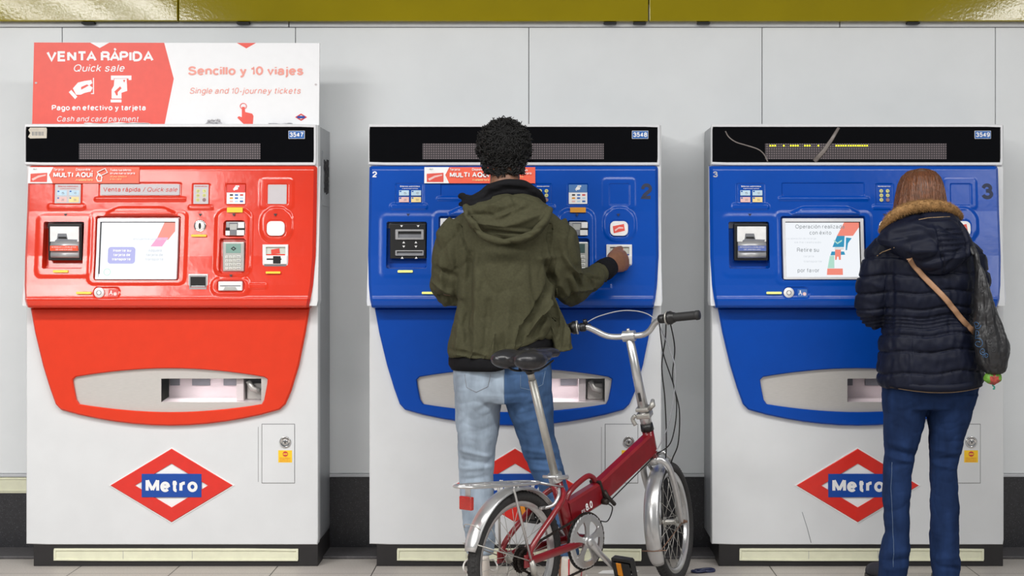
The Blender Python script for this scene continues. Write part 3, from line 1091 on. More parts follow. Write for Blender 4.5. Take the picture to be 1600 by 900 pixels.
    if opts['screen'] == 1:
        sp([(256, 347), (272.8, 347), (272.8, 361), (262, 375), (245, 372)], M['scr_coral'])
        sp([(245.5, 371), (262.5, 371), (253, 385), (235, 385)], M['scr_pink'], yt - 0.0002)
        plate(mb, rr(FX(o(169)), FZ(412), FX(o(211.5)), FZ(386), 0.012), yt, yt + 0.0004, M['scr_blue'])
        st('Inserte su', 177, 205, 393.5, 4.5, M['white'], 0.02)
        st('tarjeta de', 178, 204, 400.3, 4.5, M['white'], 0.02)
        st('transporte', 176, 205, 407, 4.5, M['white'], 0.02)
        st('Adquiera', 232, 253, 393.5, 4.5, M['scr_faint'], 0.01)
        st('tarjeta de', 229, 255, 400.3, 4.5, M['scr_faint'], 0.01)
        st('transporte', 228, 256, 407, 4.5, M['scr_faint'], 0.01)
        st('encuentra una opción', 208, 262, 375, 3.4, M['scr_faint'], 0.0)
        ring_plate(mb, circ(FX(o(169)), FZ(425), 5.5 / 375, 20), circ(FX(o(169)), FZ(425), 4.6 / 375, 20), (FX(o(169)), FZ(425)), yt, yt + 0.0003, yt + 0.0003, M['scr_mint'])
    elif opts['screen'] == 3:
        sp([(248.5, 347.5), (272.5, 347.5), (272.5, 354), (262, 368.5), (237, 368.5)], M['scr_coral'])
        sp([(237, 368.5), (249, 368.5), (247.5, 386), (229.5, 386)], M['scr_teal'], yt - 0.0001)
        sp([(251, 371), (260, 372), (254, 380), (252, 391), (250, 391)], M['scr_teal'])
        sp([(228, 393), (247.5, 393), (249, 398), (226, 399)], M['scr_teal'], yt - 0.0001)
        sp([(233.5, 390), (242.5, 390), (242, 406), (239, 406), (238.5, 401), (236.5, 401), (235.5, 406), (233, 406)], M['scr_coral'], yt - 0.0003)
        sp([(225, 400), (232, 399), (231.5, 419), (221, 419)], M['scr_mint'])
        sp([(220.5, 419.5), (244.5, 419.5), (244.5, 429.5), (219.5, 429.5)], M['scr_coral'])
        sp([(232, 374.5), (237.5, 379), (244.5, 374.5), (244.5, 377), (237.5, 381.5), (232, 377)], M['scr_mint'], yt - 0.0004)
        sp([(233.5, 386.5), (247, 386.5), (246.5, 390), (232.5, 390)], M['white'], yt - 0.0002)
        st('Operación realizada', 172, 249, 357, 6.2, M['scr_text'])
        st('con éxito', 194, 228, 366.6, 6.2, M['scr_text'])
        st('Retire su', 174, 208, 393.6, 6.4, M['scr_text'])
        st('por favor', 174, 207.5, 425.5, 6.4, M['scr_text'])
        st('La operación de recarga', 158, 204, 374, 3, M['scr_faint'])
        st('se ha realizado', 170, 212, 380, 3, M['scr_faint'])
        st('tarjeta', 184, 200, 402, 3.4, M['scr_faint'])
        st('transporte', 184, 212, 410, 3.4, M['scr_faint'])
    bx(mb, FX(o(155.8)), FX(o(273.6)), ys - 0.003, ys, FZ(347.6), FZ(346.3), M['dark'])
    if opts['screen'] == 3: bx(mb, FX(o(271.8)), FX(o(273.6)), ys - 0.003, ys, FZ(428), FZ(346.3), M['dark'])
    else: bx(mb, FX(o(155.8)), FX(o(157.3)), ys - 0.003, ys, FZ(428), FZ(346.3), M['dark'])
    build('display', mb.conform(cf), sc, 'lit display')
    # --- plates and labels on the fascia
    fl = -0.001
    if red:
        mb = MB(M['sticker_grey'], M['text_red'])
        lab(mb, o(154.5), 287.5, o(278.5), 304.5, M['sticker_grey'], 1, -0.002, 0.005)
        tx(mb, 'Venta rápida', o(159), o(217.5), 299.3, 7.2, M['text_red'], -0.0026, 0.012)
        tx(mb, '/ Quick·sale', o(221), o(275.5), 299.3, 7.2, M['text_red'], -0.0026, 0, True)
        build('title_plate', mb.conform(cf), fa, 'pale plate reading Venta rápida / Quick sale')
        mb = MB(M['sticker_grey'])
        lab(mb, o(417), 288, o(446.5), 318.5, M['sticker_grey'], 1.2, -0.001)
        build('blank_plate', mb.conform(cf), fa)
    # banknotes label
    mb = MB(M['sticker_grey'] if red else col)
    if red: lab(mb, o(83), 287.5, o(123.5), 317.5, M['sticker_grey'], 1, -0.001)
    tc = M['text_red'] if red else M['white']
    tx(mb, 'Billetes admitidos', o(88), o(119), 291.8, 2.2, tc, -0.0016, 0.01)
    tx(mb, 'Admitted notes', o(91), o(116), 295, 1.8, tc, -0.0016)
    for i, (a, b, c) in enumerate(((86.5, 298, 'note_blue'), (105.5, 298, 'note_blue'), (86.5, 308.5, 'note_red'), (105.5, 308.5, 'note_yellow'))):
        lab(mb, o(a), b - 1, o(a + 15.5), b + 7.2, M[c], 0.5, -0.0017, 0.002, 0.0003)
        lab(mb, o(a + 0.8), b - 0.4, o(a + 3.6), b + 1.8, M['tag_blue'], 0.2, -0.0022, 0.002, 0)
        tx(mb, ('5', '10', '20', '50')[i], o(a + 7.5), o(a + 11.5), b + 5, 3.2, M['ink_grey'], -0.0022)
    build('banknote_label', mb.conform(cf), fa)
    # coins label
    mb = MB(M['sticker_grey'] if red else col)
    if red: lab(mb, o(300.5), 288, o(324), 318.5, M['sticker_grey'], 1, -0.001)
    tx(mb, 'Monedas admitidas', o(302.5), o(322), 291.6, 1.9, tc, -0.0016, 0.01)
    for i in range(3):
        for j in range(2):
            plate(mb, circ(FX(o(307.5 + 10 * j)), FZ(298 + 7 * i), 2.9 / 375, 14), -0.0017, 0.0, M['coin'] if not (i == 2 and j) else M['coin_brown'], 0.0003)
            tx(mb, ('2', '1', '50', '20', '10', '5')[2 * i + j], o(306 + 10 * j), o(309 + 10 * j), 299.6 + 7 * i, 3, M['ink_grey'], -0.0022)
    build('coin_label', mb.conform(cf), fa)
    # cards label
    mb = MB(M['white'])
    lab(mb, o(352.5), 288, o(381.5), 318.5, M['white'], 0.8, -0.001)
    lab(mb, o(352.5), 288, o(381.5), 300.5, M['logo_red'] if red else M['card_blue'], 0.8, -0.0016)
    hand_icon(mb, lambda a: FX(a), FZ, o(367), 293.5, 7.5, -0.0024, M['white'])
    lab(mb, o(366), 289.3, o(372), 292, M['white'], 0.3, -0.0024)
    for i, c in enumerate(('ink', 'tag_blue', 'text_red', 'orange', 'tag_blue', 'note_blue', 'note_red', 'note_blue', 'tag_blue')):
        a, b = 357.5 + 8 * (i % 3), 303 + 5 * (i // 3)
        lab(mb, o(a), b, o(a + 5), b + 2.6, M[c], 0.4, -0.0017, 0.002, 0)
    build('card_label', mb.conform(cf), fa)
    mb = MB(M['yellow'] if red else M['orange'])
    lab(mb, o(354.5), 324, o(379), 332, None, 0.6, -0.016, 0.006)
    build('notice_strip', mb.conform(cf), fa, 'yellow strip' if red else 'orange strip')
    for (a, b, dy) in ((101, 336, -0.002), (312, 336, -0.001), (365.5, 336, -0.0158), (363.5, 431, -0.013), (430, 336, -0.0115)):
        mb = MB(M['ink'] if red else M['arrow_navy'])
        arrow(mb, o(a), b, 2.8, 2.2, dy, None)
        build('arrow_print', mb.conform(cf), fa)
    # coin slot
    mb = MB(M['silverplastic'], M['whiteplastic'], M['dark'])
    c = Vector((FX(o(312)), cf(FZ(353)), FZ(353)))
    lathe(mb, c, (0, -1, 0), [(-0.01, 0.026), (0.002, 0.026), (0.005, 0.0235), (0.005, 0.021), (0.003, 0.019)], M['chrome'], 28)
    lathe(mb, c, (0, -1, 0), [(0, 0.0195), (0.0045, 0.0195), (0.006, 0.017)], M['whiteplastic'], 28)
    plate(mb, circ(c.x, c.z, 0.005, 16, 0.013), c.y - 0.0066, c.y, M['dark'])
    build('coin_slot', mb, fa)
    # card slot
    yk = float(prof(357)) - 0.006
    mb = MB(M['silverplastic'], M['dark'])
    bx(mb, FX(o(353)), FX(o(382)), yk, yk + 0.03, FZ(368), FZ(346.5), M['silverplastic'], 0.003)
    plate(mb, [(FX(o(356)), FZ(367)), (FX(o(359.5)), FZ(360)), (FX(o(358)), FZ(348)), (FX(o(372)), FZ(348)), (FX(o(370)), FZ(360)), (FX(o(372)), FZ(367))], yk - 0.001, yk + 0.002, M['ink_grey'], 0.0008)
    plate(mb, [(FX(o(359)), FZ(359)), (FX(o(359)), FZ(350)), (FX(o(371)), FZ(350)), (FX(o(370)), FZ(359))], yk - 0.0016, yk + 0.002, M['keypad'], 0.0005)
    bx(mb, FX(o(352.5)), FX(o(359)), yk - 0.003, yk, FZ(360.5), FZ(355.5), M['dark'], 0.001)
    bx(mb, FX(o(370)), FX(o(382)), yk - 0.003, yk, FZ(359), FZ(357), M['dark'], 0.0005)
    bx(mb, FX(o(352.5)), FX(o(359.5)), yk - 0.006, yk, FZ(368), FZ(360.5), M['whiteplastic'], 0.002)
    bx(mb, FX(o(370)), FX(o(382)), yk - 0.006, yk, FZ(368), FZ(359.5), M['whiteplastic'], 0.002)
    bx(mb, FX(o(372)), FX(o(382)), yk - 0.006, yk, FZ(356.5), FZ(347.5), M['whiteplastic'], 0.002)
    build('card_slot', mb, fa)
    # pin pad
    yk = float(prof(400)) - 0.002
    mb = MB(M['keypad'], M['dark'])
    bx(mb, FX(o(349)), FX(o(382.5)), yk - 0.004, yk + 0.03, FZ(424), FZ(378), M['keypad'], 0.004)
    kp = build('pin_pad', mb, fa)
    mb = MB(M['lcd'] if red else M['lcd_dark'], M['ink'])
    bx(mb, FX(o(354)), FX(o(377.5)), yk - 0.0048, yk, FZ(395.5), FZ(381), None, 0.0006, 1)
    ring_plate(mb, [(FX(o(366)), FZ(385)), (FX(o(361.5)), FZ(388.5)), (FX(o(366)), FZ(392)), (FX(o(370.5)), FZ(388.5))], [(FX(o(366)), FZ(387)), (FX(o(364)), FZ(388.5)), (FX(o(366)), FZ(390)), (FX(o(368)), FZ(388.5))], (FX(o(366)), FZ(388.5)), yk - 0.0053, yk - 0.005, yk - 0.005, M['ink'])
    build('lcd', mb, kp)
    for i in range(4):
        for j in range(4):
            mb = MB(M['key'], M['ink_grey'])
            a, b = 353.2 + 5.8 * j, 399.5 + 5.9 * i
            w = 4.4 if j < 3 else 7
            bx(mb, FX(o(a)), FX(o(a + w)), yk - 0.008, yk - 0.003, FZ(b + 4.2), FZ(b), None, 0.001, 1)
            if j < 3: tx(mb, '123456789*0#'[3 * i + j], o(a + 1.3), o(a + 3), b + 3.3, 2.4, M['ink'], yk - 0.0084)
            else: bx(mb, FX(o(a + 1)), FX(o(a + w - 1)), yk - 0.0084, yk - 0.005, FZ(b + 2.6), FZ(b + 1.4), M['ink_grey'])
            build('key', mb, kp)
    # reader
    mb = MB(M['whiteplastic'])
    lab(mb, o(417), 345.5, o(445), 368.5, M['whiteplastic'], 7.5, -0.013, 0.012, 0.002)
    if not red:
        mb2 = [(421, 353.5), (438.5, 350), (440, 360.5), (422.5, 364.5)]
        plate(mb, [(FX(o(a)), FZ(b)) for a, b in mb2], -0.0138, -0.012, M['card_red'])
        plate(mb, [(FX(o(a)), FZ(b)) for a, b in ((424, 359), (431, 354.5), (437, 355), (438, 357), (430, 357.5), (425, 361.5))], -0.0142, -0.012, M['note_red'])
    build('card_reader', mb.conform(cf), fa)
    # lower card slot
    yk = float(prof(402)) - 0.006
    mb = MB(M['whiteplastic'], M['dark'], M['silverplastic'])
    ring_plate(mb, rr(FX(o(411)), FZ(421.5), FX(o(451)), FZ(382), 0.002), rr(FX(o(416.5)), FZ(415), FX(o(446.5)), FZ(386), 0.002), (FX(o(431.5)), FZ(400)),
               yk, yk + 0.02, yk + 0.012, M['whiteplastic'], 0.002, 0.001)
    bx(mb, FX(o(416)), FX(o(447)), yk + 0.008, yk + 0.014, FZ(415.5), FZ(385.5), M['lcdpale'])
    bx(mb, FX(o(413)), FX(o(450)), yk - 0.006, yk + 0.01, FZ(413), FZ(399), M['whiteplastic'], 0.003)
    bx(mb, FX(o(418)), FX(o(441)), yk - 0.0068, yk, FZ(406), FZ(403.8), M['dark'])
    bx(mb, FX(o(428)), FX(o(440)), yk - 0.0074, yk, FZ(412), FZ(400), M['black'], 0.002)
    bx(mb, FX(o(414)), FX(o(448)), yk - 0.002, yk + 0.01, FZ(416), FZ(413), M['ink_grey'])
    plate(mb, [(FX(o(424)), FZ(390)), (FX(o(437)), FZ(388)), (FX(o(438)), FZ(396)), (FX(o(424.5)), FZ(397.5))], yk + 0.007, yk + 0.008, M['card_red'])
    build('ticket_slot', mb, fa)
    # small camera window
    yk = float(prof(440)) - 0.003
    mb = MB(M['silverplastic'], M['dark'], M['whiteplastic'])
    bx(mb, FX(o(297)), FX(o(327)), yk, yk + 0.02, FZ(453), FZ(428), M['whiteplastic'], 0.002)
    ring_plate(mb, rr(FX(o(298.5)), FZ(452), FX(o(325.5)), FZ(430), 0.002), rr(FX(o(300.5)), FZ(449), FX(o(324)), FZ(432.5), 0.001), (FX(o(312)), FZ(441)), yk - 0.004, yk, yk, M['silverplastic'], 0.001, 0.001)
    bx(mb, FX(o(300)), FX(o(324.5)), yk - 0.0012, yk, FZ(449.5), FZ(432), M['dark'])
    bx(mb, FX(o(301.5)), FX(o(323)), yk - 0.003, yk, FZ(448.5), FZ(446), M['silverplastic'], 0.001)
    build('bar_code_window', mb, fa)
    # receipt slot
    yk = float(prof(447)) - 0.006
    mb = MB(M['whiteplastic'], M['ink_grey'])
    bx(mb, FX(o(344)), FX(o(381.5)), yk - 0.004, yk + 0.02, FZ(454), FZ(439.5), None, 0.004)
    bx(mb, FX(o(347)), FX(o(379)), yk - 0.0048, yk, FZ(447), FZ(445.6), M['ink_grey'])
    plate(mb, [(FX(o(355)), FZ(448)), (FX(o(371)), FZ(448)), (FX(o(374)), FZ(453)), (FX(o(352)), FZ(453))], yk - 0.006, yk, M['keypad'], 0.001)
    build('receipt_slot', mb, fa)
    # yellow indicator strips
    for (a, b, c, d) in ((86, 422, 109.5, 425.8), (299, 366.5, 323, 370), (417, 424, 440, 427.5), (124, 455.5, 147.5, 459)):
        mb = MB(M['yellow'] if red else M['lemon'])
        if not red and a in (86,) and opts['screen'] == 3: continue
        if not red and a in (299, 417): continue
        lab(mb, o(a), b, o(c), d, None, 1.2, -0.0095, 0.012, 0.0006)
        build('indicator_strip', mb.conform(cf), fa)
    # help button and sticker
    mb = MB(M['whiteplastic'], M['ink_grey'])
    c = Vector((FX(o(159)), cf(FZ(457)) + 0.004, FZ(457)))
    lathe(mb, c, (0, -1, 0), [(-0.006, 0.0215), (0.006, 0.0215), (0.009, 0.0195)], M['whiteplastic'], 26)
    ring_plate(mb, circ(c.x, c.z, 0.0105, 20), circ(c.x, c.z, 0.008, 20), (c.x, c.z), c.y - 0.0095, c.y - 0.008, c.y - 0.008, M['ink_grey'])
    build('help_button', mb, fa)
    mb = MB(M['text_red'] if red else M['tag_blue'], M['white'])
    lab(mb, o(173), 451.5, o(188), 464, None, 0.5, 0.003, 0.003)
    ring_plate(mb, circ(FX(o(177)), FZ(459.5), 2.6 / 375, 14), circ(FX(o(177)), FZ(459.5), 1.8 / 375, 14), (FX(o(177)), FZ(459.5)), 0.0022, 0.003, 0.003, M['white'])
    lab(mb, o(176.2), 453.5, o(178), 458.5, M['white'], 0.2, 0.0022, 0.001, 0)
    plate(mb, circ(FX(o(183.5)), FZ(459), 2.8 / 375, 14), 0.0022, 0.003, M['note_red'])
    tx(mb, 'i', o(183), o(184), 461, 4, M['white'], 0.0016, 0.02)
    build('access_sticker', mb.conform(cf), fa)
    # machine number on the blue ones
    if opts.get('digit'):
        mb = MB(M['digit_grey'] if opts['screen'] == 3 else M['white'])
        tx(mb, opts['digit'], o(44), o(51.5), 276.5, 9.5, None, -0.0006, 0.02)
        build('number_print', mb.conform(cf), fa, 'small pale number')
        mb = MB(M['digit_navy'])
        tx(mb, opts['digit'], o(465), o(483), 311, 25, None, -0.0006, 0.03)
        build('number_print', mb.conform(cf), fa, 'large dark number')
    if opts.get('multi') is not None:
        q = o(opts['multi'])
        mb = MB(M['multi'], M['white'], M['card_red'], M['yellow'])
        lab(mb, q + 0, 260.5, q + 174, 286, M['multi'], 0.3, -0.0012, 0.002, 0)
        plate(mb, [(FX(q), FZ(260.5)), (FX(q + 39), FZ(260.5)), (FX(q + 33), FZ(273)), (FX(q + 39), FZ(286)), (FX(q), FZ(286))], -0.0018, -0.001, M['white'])
        plate(mb, [(FX(q + 4), FZ(271)), (FX(q + 30), FZ(269.5)), (FX(q + 30), FZ(284)), (FX(q + 4), FZ(284))], -0.0024, -0.001, M['card_red'])
        plate(mb, [(FX(q + 6), FZ(279)), (FX(q + 16), FZ(274)), (FX(q + 28), FZ(272)), (FX(q + 28), FZ(274)), (FX(q + 17), FZ(277)), (FX(q + 8), FZ(282))], -0.0028, -0.001, M['note_red'])
        tx(mb, 'Multi', q + 8, q + 14, 264.5, 2, M['ink_grey'], -0.0024)
        tx(mb, 'Tarjeta', q + 40, q + 56, 266.2, 4, M['white'], -0.0048, 0.01)
        tx(mb, 'Disponible', q + 75, q + 98, 266.2, 4, M['white'], -0.0048, 0.01)
        tx(mb, 'MULTI', q + 40, q + 71, 276.8, 8.2, M['white'], -0.0048, 0.035)
        tx(mb, 'AQUÍ', q + 75, q + 102, 276.8, 8.2, M['white'], -0.0048, 0.035)
        tx(mb, 'Available here', q + 75, q + 102, 282.4, 3.4, M['note_yellow'], -0.0048, 0.01, True)
        ring_plate(mb, [(FX(q + 108), FZ(268)), (FX(q + 121), FZ(262)), (FX(q + 125.5), FZ(269.5)), (FX(q + 112), FZ(275.5))], [(FX(q + 109.6), FZ(268.7)), (FX(q + 120.6), FZ(263.4)), (FX(q + 123.9), FZ(269)), (FX(q + 112.6), FZ(274))], (FX(q + 116.7), FZ(268.8)), -0.0048, -0.001, -0.001, M['white'])
        ring_plate(mb, [(FX(q + 107), FZ(278)), (FX(q + 110), FZ(270)), (FX(q + 113), FZ(271)), (FX(q + 117), FZ(276)), (FX(q + 116), FZ(283.5)), (FX(q + 109.5), FZ(283.5))], [(FX(q + 108.6), FZ(278)), (FX(q + 110.8), FZ(272)), (FX(q + 112.2), FZ(272.4)), (FX(q + 115.4), FZ(276.5)), (FX(q + 114.6), FZ(282)), (FX(q + 110.2), FZ(282))], (FX(q + 112), FZ(278)), -0.005, -0.001, -0.001, M['white'])
        tx(mb, 'Todos tus billetes', q + 129, q + 162, 267, 3.6, M['white'], -0.0048, 0.01)
        tx(mb, 'en una nueva tarjeta', q + 129, q + 168, 272, 3.6, M['white'], -0.0048, 0.01)
        tx(mb, 'All your tickets in', q + 129, q + 155, 277, 3.0, M['note_yellow'], -0.0048, 0, True)
        tx(mb, 'a new card', q + 129, q + 147, 281, 3.0, M['note_yellow'], -0.0048, 0, True)
        build('card_sticker', mb.conform(lambda z: cf(z) - 0.006), fa, 'orange strip sticker reading MULTI AQUÍ')
    # --- apron with tray
    APY = -0.022
    outer = [(50, 481.5), (484.5, 481.5), (478, 520), (468, 570), (456, 610), (447, 631), (438, 639.5)]
    for k in range(1, 12):
        t = k / 12
        a = 438 + (97 - 438) * t
        outer.append((a, 639.5 + 25 * math.sin(math.pi * t) ** 0.85))
    outer += [(97, 639.5), (89, 631), (80, 606), (69, 570), (57, 520)]
    op = []
    for k in range(17):
        t = k / 16
        op.append((120 + (414 - 120) * t, 588.5 - 13.5 * math.sin(math.pi * t) ** 0.9))
    op += [(419.5, 592), (418.5, 600), (414, 624), (410, 631)]
    for k in range(1, 16):
        t = k / 16
        op.append((410 + (126 - 410) * t, 631 + 12.5 * math.sin(math.pi * t) ** 0.9))
    op += [(126, 631), (121, 624), (117, 604), (115.5, 593)]
    outer = [(C(a), Z(b)) for a, b in outer]
    op = [(C(a), Z(b)) for a, b in op]
    cc = (C(268), Z(609))
    mb = MB(colf)
    ring_plate(mb, outer, op, cc, APY, 0.002, 0.004, None, 0.006, 0.004)
    ap = build('apron', mb, root)
    hole = [(C(252.5), Z(628)), (C(408.5), Z(628)), (C(408.5), Z(591.5)), (C(252.5), Z(591.5))]
    # steel surround in two pieces so the loops stay star-shaped about the tray
    mb = MB(M['steel'])
    ring_plate(mb, [(min(max(a, C(100)), C(440)), b) for a, b in inset(op[::-1] if area2(op) < 0 else op, -0.002)], hole, (C(330), Z(610)), -0.006, 0.0, 0.004, None, 0, 0.001)
    ty = build('tray', mb, root)
    mb = MB(M['tray_in'], M['ink_grey'], M['steel'])
    x0, x1, z0, z1, yd = C(252.5), C(408.5), Z(628), Z(591.5), 0.13
    mb.add([(x0, -0.004, z0), (x1, -0.004, z0), (x1, yd, z0 + 0.01), (x0, yd, z0 + 0.01)], [[0, 1, 2, 3]])
    mb.add([(x0, -0.004, z1), (x1, -0.004, z1), (x1, yd, z1), (x0, yd, z1)], [[0, 3, 2, 1]])
    mb.add([(x0, -0.004, z0), (x0, yd, z0 + 0.01), (x0, yd, z1), (x0, -0.004, z1)], [[0, 1, 2, 3]])
    mb.add([(x1, -0.004, z0), (x1, yd, z0 + 0.01), (x1, yd, z1), (x1, -0.004, z1)], [[3, 2, 1, 0]])
    mb.add([(x0, yd, z0), (x1, yd, z0), (x1, yd, z1), (x0, yd, z1)], [[0, 1, 2, 3]])
    for (a, b) in ((255, 270), (290, 318), (340, 366)):
        bx(mb, C(a), C(b), yd - 0.01, yd, Z(606), Z(592.5), M['ink_grey'])
    bx(mb, C(368), C(379), 0.02, yd, Z(627), Z(592), M['tray_in'])
    bx(mb, C(382), C(407), 0.05, yd, Z(626), Z(600), M['steel'], 0.006)
    tube(mb, [(C(386), 0.03, Z(596)), (C(392), 0.03, Z(608)), (C(404), 0.03, Z(612))], 0.012, M['steel'], 10)
    build('tray_box', mb, ty, 'lit tray interior')
    mb = MB(M['clear'])
    mb.add([(x0, -0.005, z0), (x1, -0.005, z0), (x1, -0.005, z1), (x0, -0.005, z1)], [[0, 1, 2, 3]])
    build('tray_flap', mb, ty, 'clear flap')
    if opts['tray'] > 0:
        l = area('tray_lamp', ((x0 + x1) / 2 - 0.02, 0.04, z1 - 0.004), (0.24, 0.03), opts['tray'], (0, 0, 0), (1, 0.93, 0.95))
        l.parent = ty
        l.location = Vector(l.location) - wloc(ty)
    # --- emblem
    mb = MB(M['white'], M['logo_red'], M['logo_blue'])
    dz = lambda hw, hh, cx=268.5, cy=758.3: [(C(cx + hw), Z(cy)), (C(cx), Z(cy - hh)), (C(cx - hw), Z(cy)), (C(cx), Z(cy + hh))]
    plate(mb, dz(98.5, 59.5), -0.003, 0.001, M['white'])
    ring_plate(mb, dz(95.5, 57.4), dz(57, 34.2), (C(268.5), Z(758.3)), -0.0075, -0.003, -0.0035, M['logo_red'], 0.003, 0.001)
    plate(mb, [(C(222.2), Z(776.5)), (C(315.5), Z(776.5)), (C(315.5), Z(740)), (C(222.2), Z(740))], -0.0095, -0.002, M['logo_blue'], 0.0008)
    text(mb, 'Metro', C(228.5), C(309.5), Z(768.3), 21 / 375, -0.0105, M['white'], 0.035)
    build('emblem', mb, root, 'red diamond emblem with a blue name bar')
    # --- service door
    mb = MB(M['paint'], M['dark'])
    ring_plate(mb, rr(C(408.8), Z(755.2), C(460.8), Z(662.3), 0.001), rr(C(409.5), Z(754.6), C(460.2), Z(663.1), 0.001), (C(435), Z(709)), -0.0008, 0.001, 0.001, M['gap'])
    bx(mb, C(409.6), C(460.1), -0.0022, 0.001, Z(754.5), Z(663.2), M['paint'], 0.001, 1)
    bx(mb, C(403.3), C(403.8), -0.0006, 0.001, Z(753), Z(667), M['gap'])
    dr = build('service_door', mb, root)
    mb = MB(M['chrome'], M['dark'])
    c = Vector((C(446), -0.0022, Z(690.5)))
    lathe(mb, c, (0, -1, 0), [(0, 0.024), (0.004, 0.024), (0.006, 0.022), (0.0045, 0.019), (0.0045, 0.012)], M['chrome'], 28)
    lathe(mb, c, (0, -1, 0), [(0.003, 0.011), (0.008, 0.011), (0.009, 0.009)], M['chrome'], 20)
    plate(mb, circ(c.x, c.z - 0.002, 0.0028, 10, 0.0045), c.y - 0.0095, c.y - 0.008, M['dark'])
    for k in range(10):
        a = R(35 + 11 * k)
        q = c + Vector((math.cos(a) * 0.0165, -0.0052, math.sin(a) * 0.0165))
        bx(mb, q.x - 0.0011, q.x + 0.0011, q.y, q.y + 0.002, q.z - 0.0018, q.z + 0.0018, M['dark'])
    build('lock', mb, dr)
    mb = MB(M['yellow'], M['text_red'], M['ink_grey'])
    plate(mb, rr(C(435), Z(722.5), C(456.5), Z(703.5), 0.0008), -0.0028, -0.002, M['yellow'])
    plate(mb, circ(C(446), Z(709.3), 4.2 / 375, 18), -0.0032, -0.002, M['text_red'])
    plate(mb, rr(C(442.8), Z(710.3), C(449.2), Z(708.3), 0.0005), -0.0036, -0.002, M['yellow'])
    for s_, zb in (('PROHIBIDO', 716.6), ('MANIPULAR LA', 719), ('MAQUINA', 721.4)):
        text(mb, s_, C(437.5), C(454), Z(zb), 1.6 / 375, -0.0034, M['text_red'])
    build('warning_sticker', mb, dr, 'small yellow warning sticker')
    # side vent with scribble
    if opts.get('side_vent'):
        mb = MB(M['side'], M['ink'])
        xx = C(496.5)
        bx(mb, xx - 0.002, xx + 0.004, 0.13, 0.30, Z(320), Z(232), M['side'], 0.002)
        random.seed(3)
        for k in range(5):
            pts = [(xx + 0.0048, 0.16 + 0.028 * k + random.uniform(-0.014, 0.014), Z(246 + 4 * j + random.uniform(-2, 2))) for j in range(14)]
            tube(mb, pts, 0.004, M['ink'], 5)
        build('side_hatch', mb, root, 'grey hatch scribbled over in black')
    return root


M['sticker_tan'] = mat('worn tan sticker', (206, 198, 184), 0.6, var=0.1)
M['streak'] = mat('painted pale reflection', (120, 112, 108), 0.4, var=0.2)  # fixed colour for the reflections drawn on the header glass
M['note_strip'] = mat('blue strip sticker', (92, 112, 178), 0.4)
M['coin_brown'] = mat('brown coin print', (150, 110, 110), 0.5)
M['card_blue'] = mat('pale blue card label', (70, 120, 180), 0.5)
M['arrow_navy'] = mat('navy arrow', (10, 24, 70), 0.5)
M['card_red'] = mat('red card print', (222, 76, 62), 0.45, var=0.05)
M['lcdpale'] = mat('pale slot window', (206, 210, 200), 0.35)
M['digit_grey'] = mat('worn pale digit', (170, 172, 178), 0.5)
M['digit_navy'] = mat('dark digit', (20, 34, 66), 0.5)
M['tray_in'] = mat('tray lining', (225, 214, 216), 0.35, var=0.05, scale=14)
M['gap'] = mat('door gap', (96, 96, 98), 0.6)

make_machine(0, 'red and white ticket machine under the long sign board', 'red', '3547',
             dict(bill='tray', screen=1, multi=41, tray=0.3, side_vent=True), 'ticket machines along the wall')
make_machine(536.3, 'blue and white ticket machine the man in the green jacket is using', 'blue', '3548',
             dict(bill='slots', screen=2, digit='2', multi=126, tray=0.3), 'ticket machines along the wall')
make_machine(1071.3, 'blue and white ticket machine showing a large 3, in front of the woman', 'blue', '3549',
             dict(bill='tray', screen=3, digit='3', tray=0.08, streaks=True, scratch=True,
                  led=[(131, 140), (152, 155), (163, 175), (185, 193), (206, 209), (234, 250), (253, 269), (271, 283)]), 'ticket machines along the wall')

# ------------------------------------------------------------------ sign board on the red machine
SY = 0.035
sx = lambda px: (px - 850) / S(SY)
sz = lambda py: CAMZ + (400 - py) / S(SY)
ZB = (885 - 194.5) / 375


def szz(py):          # keep the foot of the board on the machine's top
    return ZB + (sz(py) - sz(193.5))


mb = MB(M['sign_white'])
plate(mb, [(sx(50), szz(193.5)), (sx(498.5), szz(193.5)), (sx(499.5), szz(65)), (sx(53), szz(64))], SY, SY + 0.012, M['sign_white'], 0.001, None, True)
plate(mb, [(sx(50.3), szz(193)), (sx(257), szz(193)), (sx(271.5), szz(121)), (sx(256.5), szz(64.8)), (sx(53.3), szz(64.3))], SY - 0.0008, SY, M['sign_red'])
plate(mb, [(sx(141), szz(64.5)), (sx(156), szz(73)), (sx(171), szz(64.5))], SY - 0.0014, SY, M['sign_white'])
plate(mb, [(sx(370), szz(65)), (sx(385), szz(73.5)), (sx(400), szz(65))], SY - 0.0008, SY, M['sign_red'])


def stx(s, a, b, yb, cap, m, bold=0.0, it=False): text(mb, s, sx(a), sx(b), szz(yb), cap / S(SY), SY - 0.0016, m, bold, it)


stx('VENTA RÁPIDA', 73, 240, 94, 16, M['sign_white'], 0.03)
stx('Quick sale', 115.5, 195, 110, 11.5, M['sign_white'], 0.0, True)
stx('Pago en efectivo y tarjeta', 81, 228, 170.5, 8.6, M['sign_white'], 0.022)
stx('Cash and card payment', 89.5, 217, 188, 8.6, M['sign_white'], 0.0, True)
stx('Sencillo y 10 viajes', 294, 474, 115.5, 14, M['sign_pink'], 0.025)
stx('Single and 10-journey tickets', 296.5, 470, 144.5, 9.6, M['sign_pink'], 0.0, True)
IY = SY - 0.0016
P = lambda pts: [(sx(a), szz(b)) for a, b in pts]
